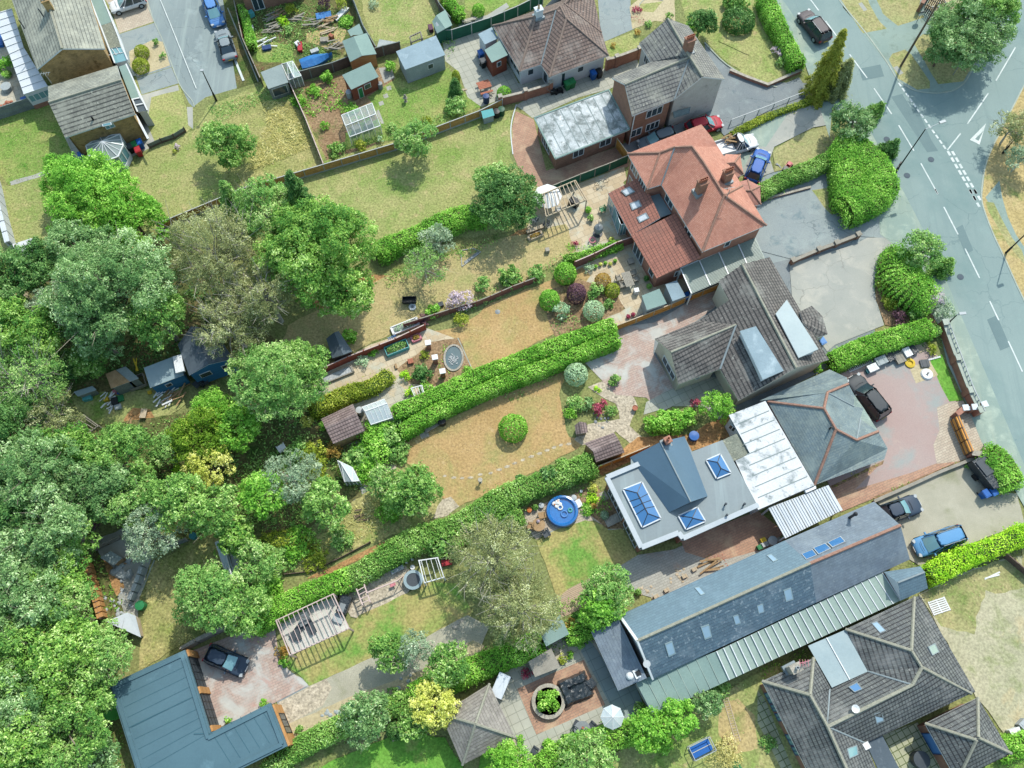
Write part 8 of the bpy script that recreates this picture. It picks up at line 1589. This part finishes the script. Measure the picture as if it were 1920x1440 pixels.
junk('stone_plinth','grey sundial block on the dry lawn','sundial','21',408,440,(.4,.4,.5),'stone',.2);drum('manhole_cover','small dark drain cover on the straw lawn','drain cover','21',50,882,.25,.02,'p_grey');
T=thing('garden_bench','dark bench against the double hedge on the straw lawn','bench',W('12',1345,345,.4)[:2]+(0,),.55);mb=MB()
for k in range(4):mb.box((0,-.2+k*.13,.42),(1.5,.1,.04))
mb.build('seat','timber_grey',T,world=False);mb=MB()
for k in range(3):mb.box((0,.28,.5+k*.15),(1.5,.04,.1))
mb.build('backrest','timber_grey',T,world=False)
for sx in(-.7,.7):
 for sy in(-.2,.22):mb=MB();mb.box((sx,sy,0),(.07,.07,.42));mb.build('leg','timber_grey',T,world=False)
junk('slab_base','concrete slab at the left end of the bench','slab','12',1290,405,(.8,.6,.05),'stone',.4)
T=thing('picnic_table','reddish picnic table on the concrete yard','picnic table',W('10',1722,615,.7)[:2]+(0,),.35);mb=MB()
for k in range(4):mb.box((0,-.3+k*.2,.70),(1.4,.18,.04))
mb.build('tabletop','p_terracotta',T,world=False)
for s_ in(-1,1):mb=MB();mb.box((0,s_*.72,.42),(1.4,.24,.04));mb.build('bench','p_terracotta',T,world=False)
for s_ in(-1,1):
 for k in(-1,1):mb=MB();mb.beam((s_*.55,0,.68),(s_*.55,k*.6,.02),.07,.07);mb.build('leg','p_terracotta',T,world=False)
T=thing('ring_planter','round brick planter around the grassy palm','planter',W('23',415,960,0)[:]);mb=MB();mb.lathe((0,0,0),[(1.35,0),(1.35,.4),(1.1,.4),(1.1,.3),(.1,.3)],28);mb.build('brick_ring','w_brick_brown',T,world=False);mb=MB();mb.lathe((0,0,.4),[(1.39,0),(1.39,.06),(1.08,.06),(1.08,.0)],28);mb.build('coping','stone',T,world=False)
T=thing('covered_sofa','corner sofa set under a crumpled black cover','furniture cover',W('23',610,870,.4)[:2]+(0,),.38);mb=MB();rg=random.Random(4);n=12;gz={}
for i in range(n+1):
 for j in range(n+1):
  u,v=i/n,j/n;x,y=(u-.5)*2.5,(v-.5)*2.1;ed_=min(u,1-u,v,1-v);z=.85 if(v>.66 or u<.3)else .58
  if ed_<.01:z=.05;x*=1.05;y*=1.05
  gz[i,j]=Vector((x+rg.uniform(-.05,.05),y+rg.uniform(-.05,.05),z+rg.uniform(-.07,.07)*(ed_>.01)))
for i in range(n):
 for j in range(n):mb.poly([gz[i,j],gz[i+1,j],gz[i+1,j+1],gz[i,j+1]])
mb.build('cover','tarp_black',T,world=False);mb=MB();mb.box((1.35,-.1,0),(.7,.7,.6),.3);mb.box((1.35,-.1,.6),(.6,.6,.08),.5);mb.build('covered_stool','tarp_black',T,world=False)
T=thing('rotary_parasol','white lace like parasol at the terrace edge','parasol',W('23',858,1075,0)[:]);mb=MB();mb.tube((0,0,0),(0,0,2.2),.03);mb.build('pole','p_white',T,world=False);mb=MB()
for k in range(8):a=k*math.pi/4;mb.beam((0,0,2.3),(.95*math.cos(a),.95*math.sin(a),1.9),.04,.04)
mb.build('ribs','p_white',T,world=False);mb=MB();mb.lathe((0,0,1.88),[(.95,0),(.95,.02),(.5,.22),(.03,.4)],8);mb.sm=[False]*len(mb.sm);mb.build('canopy','poly_clear',T,world=False)
table('octagonal grey table on the terrace','23',660,1165,'p_grey',.3,1.35,rnd=True);pot('small centrepiece on the octagonal table','23',658,1150,.1,.2,'p_terracotta',None);[o for o in bpy.data.objects if o.get('label','').startswith('small centrepiece')][0].location.z=.74
for l,x,y,rz in(('upper left black framed chair',622,1120,2.6),('upper right black framed chair',730,1130,4.0),('lower left black framed chair',598,1200,1.0),('lower right black framed chair',690,1215,5.6)):chair(l+' at the octagonal table','23',x,y,'p_grey_dark',rz+math.pi)
for l,x,y,r in(('round clipped potted ball on the terrace',525,1222,.3),('potted ball beside the hedge',495,1275,.28)):pot(l,'23',x,y,r*.8,.35,'p_grey_dark','dark',r*1.2,pr=r)
pot('spiky yucca pot on the terrace','23',415,1270,.3,.35,'p_terracotta','hedgey',.6,pr=.5);chair('dark metal chair at the terrace left edge','23',318,1310,'p_grey_dark',1.0);pot('terracotta pot beside the stone statue','23',395,1335,.2,.35,'p_terracotta',None);rocks('rocks','pale stones at the terrace edge','stones','23',375,1380,6,.3,.2)
T=thing('garden_swing','white covered garden swing seat beside the pavilion','swing seat',W('23',72,850,1.0)[:2]+(0,),1.15);mb=MB();mb.prism([(-.95,-.5),(.95,-.5),(.95,.5),(-.95,.5)],1.75,1.85);mb.build('canopy','r_sheet_white',T,world=False)
for sx in(-1,1):
 for sy in(-1,1):mb=MB();mb.beam((sx*.95,sy*.6,0),(sx*.95,sy*.1,1.75),.05,.05);mb.build('leg','p_grey_dark',T,world=False)
mb=MB();mb.box((0,0,.5),(1.6,.5,.1));mb.box((0,.28,.55),(1.6,.08,.5));mb.build('seat','p_grey',T,world=False)
T=thing('ladder','long wooden ladder lying on the rough grass','ladder',W('23',1735,1080,.05)[:2]+(0.05,));a_,b_=W('23',1680,900,.08),W('23',1782,1250,.08);d_=(b_-a_).normalized();n_=Vector((-d_.y,d_.x,0))*.2
for s_ in(-1,1):mb=MB();mb.beam(a_+n_*s_,b_+n_*s_,.06,.06);mb.build('rail','timber_pale',T)
for k in range(20):q=a_.lerp(b_,(k+.5)/20);mb=MB();mb.beam(q-n_,q+n_,.04,.04);mb.build('rung','timber_pale',T)
T=thing('water_trough_frame','blue netted frame on the rough lawn at the bottom','play goal',W('23',1510,1300,0)[:],.42);mb=MB()
for z in(.05,.9):
 mb.beam((-.95,-.55,z),(.95,-.55,z),.05,.05);mb.beam((-.95,.55,z),(.95,.55,z),.05,.05);mb.beam((-.95,-.55,z),(-.95,.55,z),.05,.05);mb.beam((.95,-.55,z),(.95,.55,z),.05,.05)
for x_ in(-.95,.95):
 for y_ in(-.55,.55):mb.beam((x_,y_,0),(x_,y_,.9),.05,.05)
mb.build('frame','p_grey_light',T,world=False);mb=MB();mb.prism([(-.85,-.45),(.85,-.45),(.85,.45),(-.85,.45)],.25,.35);mb.build('tray','p_blue',T,world=False);mb=MB();mb.box((0,0,.36),(1.7,.06,.05));mb.build('divider','p_grey_light',T,world=False)
planks('garden_rake','long handled tool stuck in the cuttings heap','tool','23',1680,1290,2,1.6,.05,'timber',rz=1.9);junk('green_barrow','green wheelbarrow at the bottom edge','wheelbarrow','23',1765,1420,(.6,.8,.5),'p_green_dark',.5,extra='p_green')
def pallet(label,t,x,y,rz,m='timber_pale',w=1.2,d=1.0,name='pallet',z=0):
 p=W(t,x,y,z);T=thing(name,label,'pallet',(p.x,p.y,z),rz)
 for k in range(7):mb=MB();mb.box((0,-d/2+(k+.5)*d/7,.11),(w,d/7*.65,.025));mb.build('slat',m,T,world=False)
 for k in(-1,0,1):mb=MB();mb.box((k*(w/2-.06),0,0),(.1,d,.11));mb.build('bearer',m,T,world=False)
pallet('pale wooden pallet standing by the clipped hedge','31',1180,1135,.4,w=1.15);pallet('white slatted pallet beside the hipped roof corner','33',1305,275,.3,'p_white',1.6,1.2)
planks('white_plank','long white plank on the rough ground at the right','plank','33',1685,60,2,2.4,.05,'p_white',rz=.35)
for a in(('bulk_bag','white bulk bag at the right edge','bulk bag','33',1850,1195,(.9,.9,.8),'p_white',.3),('bulk_bag','second white bulk bag at the right edge, higher up','bulk bag','33',1915,1130,(.8,.8,.8),'p_grey_light',.7),('garden_box','white box at the left of the junk beside the hedge','box','31',825,1290,(1.0,.7,.6),'p_white',.4),('garden_box','grey white crate right of the white box by the hedge','crate','31',885,1240,(1.1,.8,.7),'w_conc_panel',.4),('black_bags','dark heap of bags against the hedge','bags','31',950,1210,(.8,.9,.6),'tarp_black',.5),('fridge','white appliance among the junk by the hedge','appliance','31',1072,1180,(.7,.9,.7),'p_white',.4),('crate','grey wooden crate of junk by the hedge','crate','31',1020,1220,(.9,1.0,.5),'timber_grey',.4),('black_bags','black sacks behind the white appliance','bags','31',1120,1160,(.6,.9,.5),'tarp_black',.6),('metal_rack','black metal grill rack on the pinkish drive','rack','31',1203,1255,(.85,.75,.25),'p_grey_dark',.1),('blue_crate','low teal box at the left end of the junk','box','31',800,1310,(.5,.4,.4),'p_teal',.4)):
 n_,l_,c_,t_,x_,y_,sz_,m_,rz_=a;junk(n_,l_,c_,t_,x_,y_,sz_,m_,rz_)
T=thing('yellow_ring_seat','yellow rubber ring among the junk on the drive','ring',W('31',1095,1255,0)[:]);mb=MB();mb.lathe((0,0,0),[(.25,0),(.48,.05),(.48,.2),(.25,.25),(.2,.12)],18);mb.build('ring','p_yellow',T,world=False)
T=thing('white_dish','round white lid with dark emblem on the pinkish drive','lid',W('31',1217,1335,0)[:]);mb=MB();mb.lathe((0,0,0),[(.55,0),(.6,.1),(.5,.25),(.1,.3)],22);mb.build('lid','p_white',T,world=False)
for k in(.5,1.3):mb=MB();mb.beam((-.2*math.cos(k),-.2*math.sin(k),.32),(.2*math.cos(k),.2*math.sin(k),.32),.07,.03);mb.build('emblem','p_grey_dark',T,world=False)
T=thing('trellis_panel','white lattice panel lying along the clipped hedge','trellis',W('31',740,1265,.1)[:2]+(0,),.42);mb=MB()
for k in(-.2,.2):mb.beam((-1.3,k,.1),(1.3,k,.1),.06,.04)
for k in range(14):mb.beam((-1.25+k*.19,-.2,.1),(-1.25+k*.19,.2,.1),.04,.03)
mb.build('lattice','p_white',T,world=False)
for i in range(6):junk('coping_stone',('first','second','third','fourth','fifth','sixth')[i]+' white edging block left to right above the lawn strip','stone','31',1235+i*15,1228-i*4,(.2,.16,.15),'p_white',.3)
for i,(x,y,m)in enumerate(((15,1215,'p_green'),(40,1200,'p_grey_light'),(72,1188,'w_conc_panel'),(40,1165,'p_yellow'))):junk('recycling_box',('green','lilac grey','pale','yellow lidded')[i]+' recycling box beside the slate roof and carport','box','32',x,y,(.45,.4,.5),m,.4)
planks('rubble_planks','long planks of rubble skip beside the slate roof','planks','22',1580,1345,10,2.6,.5,'timber',rz=.42);rocks('brick_rubble','heap of broken bricks beside the north slate eave','rubble','22',1640,1330,30,.9,.11,'w_brick_red');rocks('brick_rubble','pinkish rubble bags on the block drive','rubble','22',1360,1420,26,.8,.14,'timber_pale',3);rocks('rubble_edge','stones along the lower slate eave','stones','23',1130,205,26,.9,.16,'timber_pale',5)
for i,(x,y)in enumerate(((1465,10),(1395,60),(1265,160),(1190,205))):junk('stone_block',('topmost','second','third','lowest')[i]+' pale stone block in the row along the slate eave','stone block','23',x,y,(.45,.3,.3),'timber_pale',.5)
pot('potted plant beside stones near the slate gable','23',1060,175,.2,.3,'p_terracotta','mid',.4)
T=thing('garden_pond','oval garden pond with pale pebbles and dark edging','pond',W('11',1500,1215,0)[:]);mb=MB();mb.lathe((0,0,0),[(1.0,.05),(.02,.06)],28,sx=.85,sy=1.25);mb.build('water','water_dark',T,world=False);mb=MB()
for i in range(28):
 a0,a1=6.2832*i/28,6.2832*(i+1)/28;mb.beam((.88*math.cos(a0),1.3*math.sin(a0),.08),(.88*math.cos(a1),1.3*math.sin(a1),.08),.18,.12)
mb.build('edging','stone',T,world=False);mb=MB();rg=random.Random(3)
for k in range(60):a,r=rg.uniform(0,6.28),rg.uniform(0,.8);mb.lathe((.6*r*math.cos(a),-.15+.75*r*math.sin(a),.06),[(.06,0),(.07,.04),(.02,.06)],6)
mb.build('pebbles','pebble',T,world=False)
for i,(x,y)in enumerate(((1315,1105),(1365,1210),(1420,1310))):
 p=W('11',x,y,1.2);T=thing('garden_pillar',('top','middle','bottom')[i]+' brick pillar with white cap on the pond patio','pillar',(p.x,p.y,0),.2);mb=MB();mb.box((0,0,0),(.4,.4,1.2));mb.build('brick_shaft','w_brick_red',T,world=False);mb=MB();mb.box((0,0,1.2),(.55,.5,.1));mb.build('cap','p_white',T,world=False)
T=thing('raised_planter','blue wooden raised planter in front of the red fence','planter',W('11',1090,1140,.4)[:2]+(0,),.42);mb=MB();L_,W_=2.2,.9
for a in((0,W_/2,L_,.06),(0,-W_/2,L_,.06),(L_/2,0,.06,W_),(-L_/2,0,.06,W_)):mb.box((a[0],a[1],0),(a[2],a[3],.55))
mb.build('box','p_turq',T,world=False);rng=np.random.default_rng(5);u=sph(rng,500);link('plants',leafmesh('plants',u*np.array([.95,.38,.25])+np.array([0,0,.55]),u,.08,.04,.4+rng.normal(size=500)*.2,'l_vine',rng),T)
T=thing('trellis_panel','small blue trellis leaning on the red fence','trellis',W('11',1062,1085,.6)[:2]+(0,),.42);mb=MB()
for k in range(5):mb.beam((-.4+k*.2,0,.2),(-.4+k*.2,.1,1.3),.04,.04);mb.beam((-.4,.01+k*.02,.3+k*.22),(.4,.01+k*.02,.3+k*.22),.04,.04)
mb.build('lattice','car_skyblue',T,world=False)
for a in(('stone_planter','long stone planter full of plants behind the red fence','11',1150,985,2.6,.8,'p_white','l_silver'),('gravel_planter','long low bed of grey gravel below the red fence','11',665,1335,2.9,.7,'timber_grey',None),('stone_planter','small stone planter at the pergola terrace','21',320,335,1.4,.5,'timber_pale','l_rust'),('brick_planter','curved brick planter next to the blue planter','11',1230,1070,.8,.6,'p_pink','l_rust')):
 n_,l_,t_,x_,y_,L_,W_,m_,pl_=a;T=thing(n_,l_,'planter',W(t_,x_,y_,.2)[:2]+(0,),.42);mb=MB()
 for q in((0,W_/2,L_,.1),(0,-W_/2,L_,.1),(L_/2,0,.1,W_),(-L_/2,0,.1,W_)):mb.box((q[0],q[1],0),(q[2]+.1,q[3],.32))
 mb.build('edging',m_,T,world=False);mb=MB();mb.box((0,0,0),(L_-.1,W_-.1,.22));mb.build('fill','pebble',T,world=False)
 if pl_:rng=np.random.default_rng(int(x_));u=sph(rng,350);link('plants',leafmesh('plants',u*np.array([L_*.42,W_*.4,.22])+np.array([0,0,.3]),u,.08,.04,.4+rng.normal(size=350)*.2,pl_,rng),T)
junk('fire_pit','small brick barbecue block with terracotta top on the pond patio','barbecue','11',1190,1240,(.5,.5,.35),'w_brick_brown',.3,extra='p_terracotta');junk('wall_stub','low dark sleeper beside the barbecue block','sleeper','11',1085,1275,(.2,.5,.25),'timber',.3)
junk('black_bag','small grey bag beside the bright plant on the dry lawn','bag','11',1408,830,(.5,.45,.35),'p_grey_dark',.4)
T=thing('goal_net','collapsed football goal frame lying on the dry lawn','football goal',W('11',1620,490,.1)[:2]+(0,));pts=PT('11','1560,555 1695,450 1640,425 1550,440 1560,555',.1);mb=MB();[mb.beam(pts[i],pts[i+1],.05,.05)for i in range(4)];mb.build('frame','p_grey_light',T);mb=MB();a_,b_=PT('11','1580,530 1680,455',.08);mb.beam(a_,b_,.3,.04);mb.build('net','p_grey',T)
T=thing('trampoline','small round trampoline with pale green padding','trampoline',W('13',1208,85,.6)[:2]+(0,));mb=MB();mb.lathe((0,0,.55),[(.84,0),(.84,.08),(.58,.1),(.58,.02)],28);mb.build('padding','g_slabs_moss' if False else 'r_sheet_pale',T,world=False);mb=MB();mb.lathe((0,0,.58),[(.02,0),(.6,0),(.6,.01)],28);mb.build('mat','p_grey_dark',T,world=False)
for k in range(6):a=k*1.047;mb=MB();mb.tube((.78*math.cos(a),.78*math.sin(a),0),(.78*math.cos(a),.78*math.sin(a),.58),.03);mb.build('leg','p_steel',T,world=False)
T=thing('climbing_frame','pink wooden climbing frame with swing beam','climbing frame',W('13',850,190,0)[:]);ps=PT('13','800,150 855,118 900,245 845,268',1.3);mb=MB()
for a,b in((0,3),(1,2)):mb.beam(ps[a],ps[b],.1,.1)
for k in range(4):mb.beam(ps[0].lerp(ps[3],(k+.5)/4),ps[1].lerp(ps[2],(k+.5)/4),.07,.07)
mb.build('ladder_top','timber_pink',T);a_,b_=W('13',870,180,1.5),W('13',1095,90,1.5);mb=MB();mb.beam(a_,b_,.1,.12);mb.build('swing_beam','timber_pink',T)
for q in ps:mb=MB();mb.box((q.x,q.y,0),(.09,.09,1.3));mb.build('post','timber_pink',T)
for k in(-.6,.6):mb=MB();mb.beam(b_,(b_.x+.3,b_.y+k,0),.08,.08);mb.build('post','timber_pink',T)
mb=MB();q=a_.lerp(b_,.8);mb.box((q.x,q.y,.4),(.5,.25,.05),.4);mb.beam((q.x-.2,q.y,.42),(q.x-.2,q.y,1.5),.02,.02);mb.beam((q.x+.2,q.y,.42),(q.x+.2,q.y,1.5),.02,.02);mb.build('swing','p_pink',T)
T=thing('covered_barbecue','dark covered barbecue on a stone base beside the pergola','barbecue',W('13',712,265,.5)[:2]+(0,),1.25);mb=MB();mb.box((0,0,.1),(1.5,.9,.7));mb.box((0,0,.8),(1.3,.75,.15));mb.build('cover','tarp_black',T,world=False);mb=MB();mb.box((-.3,0,.95),(.7,.5,.05));mb.build('lid','p_grey',T,world=False);mb=MB();mb.box((-1.2,.1,0),(.7,.9,.4));mb.build('side_unit','w_conc_panel',T,world=False)
def lounger(label,t,x,y,rz):
 p=W(t,x,y,.3);T=thing('sun_lounger',label,'sun lounger',(p.x,p.y,.08),rz);mb=MB();mb.box((-.3,0,.28),(1.3,.6,.08));mb.build('seat','p_blue_dark' if False else 'p_grey_dark',T,world=False);mb=MB();mb.beam((.35,0,.33),(.9,0,.7),.6,.07);mb.build('backrest','p_grey',T,world=False)
 for sx in(-.8,.3):
  for sy in(-.26,.26):mb=MB();mb.box((sx,sy,0),(.05,.05,.28));mb.build('leg','p_grey_light',T,world=False)
lounger('left grey sun lounger under the white pergola','13',385,440,1.0);lounger('right grey sun lounger under the white pergola','13',460,400,2.1);junk('side_table','small dark side table under the white pergola','side table','13',385,503,(.45,.4,.4),'p_grey_dark',.4,z=.08);table('blue grey folding table between the loungers','13',420,390,'p_grey',.5,.8,.5)
junk('stone_bench','curved grey stone bench above the trampoline','stone bench','13',1095,15,(1.2,.35,.4),'w_conc_panel',.5);junk('red_box','bright red storage box beside the cube frame','box','12',1450,1325,(.9,.5,.4),'p_red',.2,extra='p_red')
for i,(x,y)in enumerate(((1160,1322),(1202,1300))):junk('white_post',('left','right')[i]+' white block behind the curved stone bench','post','12',x,y,(.2,.2,.5),'p_white',.3)
pot('star shaped white planter beside the trampoline','12',1205,1360,.2,.25,'p_white',None);chair('green plastic chair on the sand path','13',755,985,'p_green',.4);rocks('rock_pile','dark and pale rock pile beside the lower hedge','rocks','13',620,1100,22,.8,.22,'w_conc_panel',3);rocks('rockery','grey rockery stones beside the path under the trees','rocks','13',1150,870,20,1.3,.2,'w_conc_panel',9);rocks('stones','white stones at the end of the gravel path','stones','13',1530,410,8,.5,.22,'stone',2)
junk('statue','small pale stone ornament on the lush lawn','ornament','13',1085,1230,(.6,.3,.3),'timber_pale',.2);T=thing('bird_bath','white birdbath statue on the straw lawn','birdbath',W('12',1693,745,0)[:]);mb=MB();mb.lathe((0,0,0),[(.2,0),(.08,.1),(.07,.7),(.22,.8),(.2,.85)],14);mb.build('body','stone',T,world=False)
T=thing('garden_statue','small statue on a pedestal on the lawn below the pale blue shed','statue',W('10',1155,730,0)[:]);mb=MB();mb.lathe((0,0,0),[(.22,0),(.12,.1),(.1,.5),(.25,.6),(.12,.75),(.15,.95),(.05,1.1)],12);mb.build('body','timber_grey',T,world=False)
pot('terracotta urn on the gravel beside the block paving','22',1038,215,.25,.45,'p_terracotta',None);rocks('stones','dark stones around the island bed','stones','22',800,290,16,.9,.13,'p_grey',7)
rocks('rubble','rubble and broken slabs in the builder yard','rubble','03',880,200,30,1.6,.2,'p_grey_light',1);planks('planks','orange planks in the builder yard corner','planks','02',920,1300,6,1.6,.4,'timber',rz=.6);rocks('slabs','stacked pale slabs in the builder yard','slabs','02',900,1370,8,.8,.4,'w_conc_panel',2)
for a in(('tin_sheets','pile of white scrap in front of the blue shed','scrap',1200,130,16,1.2,'p_white'),('scrap_wood','brown scrap wood pile in front of the blue shed','scrap wood',1270,100,16,1.6,'timber'),('scrap','mixed scrap beside the green lid','scrap',760,175,14,.9,'p_white')):planks(a[0],a[1],a[2],'02',a[3],a[4],a[5],a[6],.8,a[7],rz=.8)
for a in(('turquoise_box','turquoise plastic box left of the scrap','box',632,140,(.8,.5,.5),'p_turq'),('yellow_toy','yellow plastic crate in the scrap','crate',768,150,(.45,.35,.4),'p_yellow'),('pink_crate','red edged crate under the blue tarpaulin','crate',840,95,(.6,.4,.4),'p_pink'),('sandpit_cover','green plastic sandpit lid','lid',865,145,(.7,.6,.3),'p_green'),('grey_box','pale grey box at the front of the scrap','box',852,205,(.6,.5,.3),'w_conc_panel'),('black_grill','black box above the pale grey box','box',830,165,(.6,.7,.5),'p_black'),('yellow_tub','yellow tub in a dark frame','tub',1080,100,(.35,.3,.3),'p_yellow')):junk(a[0],a[1],a[2],'02',a[3],a[4],a[5],a[6],.3)
junk('blue_tarpaulin','blue tarpaulin folded beside the shed row','tarpaulin','02',900,75,(1.5,.6,.4),'p_blue',.4);T=thing('raised_bed','open dark wooden box bed beside the blue shed','raised bed',W('02',985,25,.3)[:2]+(0,),.4);mb=MB()
for q in((0,.6,1.5,.06),(0,-.6,1.5,.06),(.75,0,.06,1.2),(-.75,0,.06,1.2)):mb.box((q[0],q[1],0),(q[2],q[3],.5))
mb.build('box','timber_grey',T,world=False)
junk('bathtub','white upturned bathtub on the pale shed roof','bathtub','01',1290,1260,(.8,1.7,.35),'p_white',.3,z=2.5);planks('yellow_slide','bright yellow slide beside the pale roofed shed','slide','01',1018,1300,2,1.6,.05,'p_yellow',rz=1.8);bpy.data.objects['yellow_slide'].location.z=1.2
chair('black chair in front of the blue boarded shed','01',1470,1385,'p_grey_dark',.4,w=.7);chair('second black chair in front of the blue boarded shed','01',1420,1400,'p_grey_dark',.8,w=.7)
T=thing('wooden_bench','small pale wooden bench in the clearing','bench',W('02',1033,250,.4)[:2]+(0,),1.5);mb=MB();mb.box((0,0,.4),(.9,.55,.06));mb.build('seat','timber_pale',T,world=False)
for sx in(-.38,.38):
 for sy in(-.2,.2):mb=MB();mb.box((sx,sy,0),(.07,.07,.4));mb.build('leg','timber',T,world=False)
planks('branches','fallen branches in the clearing beside the bench','branches','02',935,300,3,.9,.2,'timber',rz=1.2);planks('branches','dark branches on the dry weedy strip','branches','12',840,985,7,.9,.5,'bark',rz=.4);chair('white garden chair among the bushes','12',262,500,'p_white',.6,w=.7)
rg=random.Random(8);cl=[('blue_tarpaulin','bright blue tarpaulin at the top of the cluttered yard',565,115,(1.7,.9,.3),'tarp_blue'),('white_sheet','white sheet next to the bright blue tarpaulin',690,100,(2.2,.6,.3),'p_white'),('red_toy','orange red toy car in the cluttered yard',395,340,(.5,1.2,.4),'p_red'),('white_cart','white cart beside the red toy',380,320,(.5,.7,.4),'p_white'),('crate','grey crate on the sandy patch',570,290,(.9,.6,.4),'timber_grey'),('bicycle_pile','blue and white pile of toys on the left of the yard',155,345,(1.0,.6,.3),'p_blue_dark'),('drum','dark tub on the sandy patch',620,265,(.4,.5,.6),'p_terracotta'),('box','white box on the left edge of the yard',40,205,(.6,.5,.5),'p_white'),('box','teal garden chair by the brick house',42,100,(.6,.6,.6),'p_turq'),('trolley','white trolley between boat and boards',500,370,(.9,.5,.4),'p_grey_light')]
for n_,l_,x_,y_,sz_,m_ in cl:junk(n_,l_,'clutter','10',x_,y_,sz_,m_,rg.uniform(0,1))
for i,(x,y,n,m)in enumerate(((600,160,14,'timber'),(600,215,9,'timber_pale'),(500,170,12,'timber_grey'),(200,210,14,'timber_grey'),(660,340,12,'timber_grey'),(360,130,9,'timber_grey'),(190,130,10,'timber_grey'),(240,100,9,'timber'),(150,310,8,'p_white'))):
 planks('plank_pile',('stacked brown logs under the blue tarpaulin','pale boards across the sandy patch','grey boards left of the logs','grey scrap wood near the left of the yard','light scrap boards beside the double pitched shed','grey poles beside the lime bush','scrap near the top left of the yard','brown scrap by the brick house wall','white plastic scrap on the toys')[i],'planks','10',x,y,n,1.8,.6,m,seed=i,rz=.3)
T=thing('covered_boat','small boat under a bright blue cover beside the dark fence','boat',W('10',515,435,.4)[:2]+(0,),.38);mb=MB();R=[]
for k in range(9):u=k/8;w_=.75*math.sin(math.pi*(.18+.82*(1-u)*.62+.0))*(1-u**4)+.02;R.append((u*3.6-1.8,w_))
for k in range(8):
 (x0,w0),(x1,w1)=R[k],R[k+1]
 for s_ in(-1,1):
  q=[Vector((x0,0,.85)),Vector((x1,0,.85+.02*k)),Vector((x1,s_*w1,.6)),Vector((x0,s_*w0,.6))];mb.poly(q if s_<0 else q[::-1],0,True);q=[Vector((x0,s_*w0,.6)),Vector((x1,s_*w1,.6)),Vector((x1,s_*w1*.8,.1)),Vector((x0,s_*w0*.8,.1))];mb.poly(q if s_<0 else q[::-1],0,True)
mb.poly([Vector((-1.8,-R[0][1],.6)),Vector((-1.8,R[0][1],.6)),Vector((-1.8,0,.85))][::-1]);mb.build('cover','tarp_blue',T,world=False);mb=MB();mb.beam((-1.7,0,.08),(1.7,0,.08),.15,.15);mb.build('keel','p_grey',T,world=False)
junk('timber_table','grey slab table beside the fence on the top lawn','table','10',1020,330,(2.0,1.2,.3),'w_conc_panel',-.2);junk('flower_crate','crate of purple flowers beside the green fence','crate','10',1335,205,(.5,.8,.5),'p_purple',.3)
T=thing('bicycle_rack','pale bench slab beside lane at the top','bench',W('10',1610,145,.3)[:2]+(0,),.3);mb=MB();mb.box((0,0,.35),(1.6,.4,.06));mb.build('seat','stone',T,world=False)
for k in(-.6,.6):mb=MB();mb.box((k,0,0),(.1,.35,.35));mb.build('leg','stone',T,world=False)
rocks('stones','rocks and twigs around the barbecue','stones','10',1770,690,12,.6,.15,'stone',4);rocks('stones','crazy stones at the lawn edge below the topiary','rocks','10',1560,650,7,.5,.14,'timber_pale',6)
drum('paddling_tub','round stone fountain on the far left patio','fountain','00',40,620,.55,.5,'w_conc_panel');junk('blue_slide','bright blue plastic slide on the left edge','slide','00',5,290,(.6,1.8,.4),'p_blue',.2);rocks('pots','cluster of pots on the far left patio','pots','00',40,760,10,.6,.2,'p_terracotta',3)
pot('potted palm beside the concrete table at the far left','00',60,545,.3,.3,'p_grey','mid',.5,pr=.5);T=thing('bicycle','bicycle leaning on the green fence below the flat roof','bicycle',W('20',800,1310,.4)[:2]+(0,),.35);
for k in(-.5,.5):
 mb=MB()
 for i in range(16):a0,a1=6.2832*i/16,6.2832*(i+1)/16;mb.tube((k+.32*math.cos(a0),0,.34+.32*math.sin(a0)),(k+.32*math.cos(a1),0,.34+.32*math.sin(a1)),.02,n=6,caps=False)
 mb.build('wheel','tyre',T,world=False)
mb=MB();mb.beam((-.5,0,.34),(-.15,0,.8),.04,.04);mb.beam((-.15,0,.8),(.35,0,.8),.04,.04);mb.beam((.35,0,.8),(.5,0,.34),.04,.04);mb.beam((-.15,0,.8),(.05,0,.35),.04,.04);mb.beam((.05,0,.35),(.35,0,.75),.04,.04);mb.build('frame','p_grey',T,world=False);mb=MB();mb.beam((.35,-.25,.95),(.35,.25,.95),.04,.04);mb.build('handlebar','p_black',T,world=False);mb=MB();mb.box((-.18,0,.85),(.25,.14,.06));mb.build('saddle','p_black',T,world=False)
pot('potted shrub by the pergola post on the paved patio','20',700,1500+20,.25,.35,'p_terracotta','hedgey',.5)
for l_,x_,y_,dx,dy,h_ in(('bare white birch trunk leaning across the left wood',125,745,-7,3.5,7.5),('dead pale birch with bare branches on the left edge',30,690,3,-2,8.5),('pale bare branches rising through the olive tree',500,560,-1.5,2.5,9.0)):
 _s[0]+=1;rng=np.random.default_rng(_s[0]);p=W('F',x_,y_,0);T=thing('bare_tree',l_,'tree',(p.x,p.y,0))
 cn=[np.array([dx*rng.uniform(.3,1.1)+rng.normal()*1.4,dy*rng.uniform(.3,1.1)+rng.normal()*1.4,h_*rng.uniform(.7,1.1)])for _ in range(11)]
 limbmesh(rng,(0,0,0),(dx,dy,h_*.9),cn,.15,'bark_pale',T,6,ext=1.05)
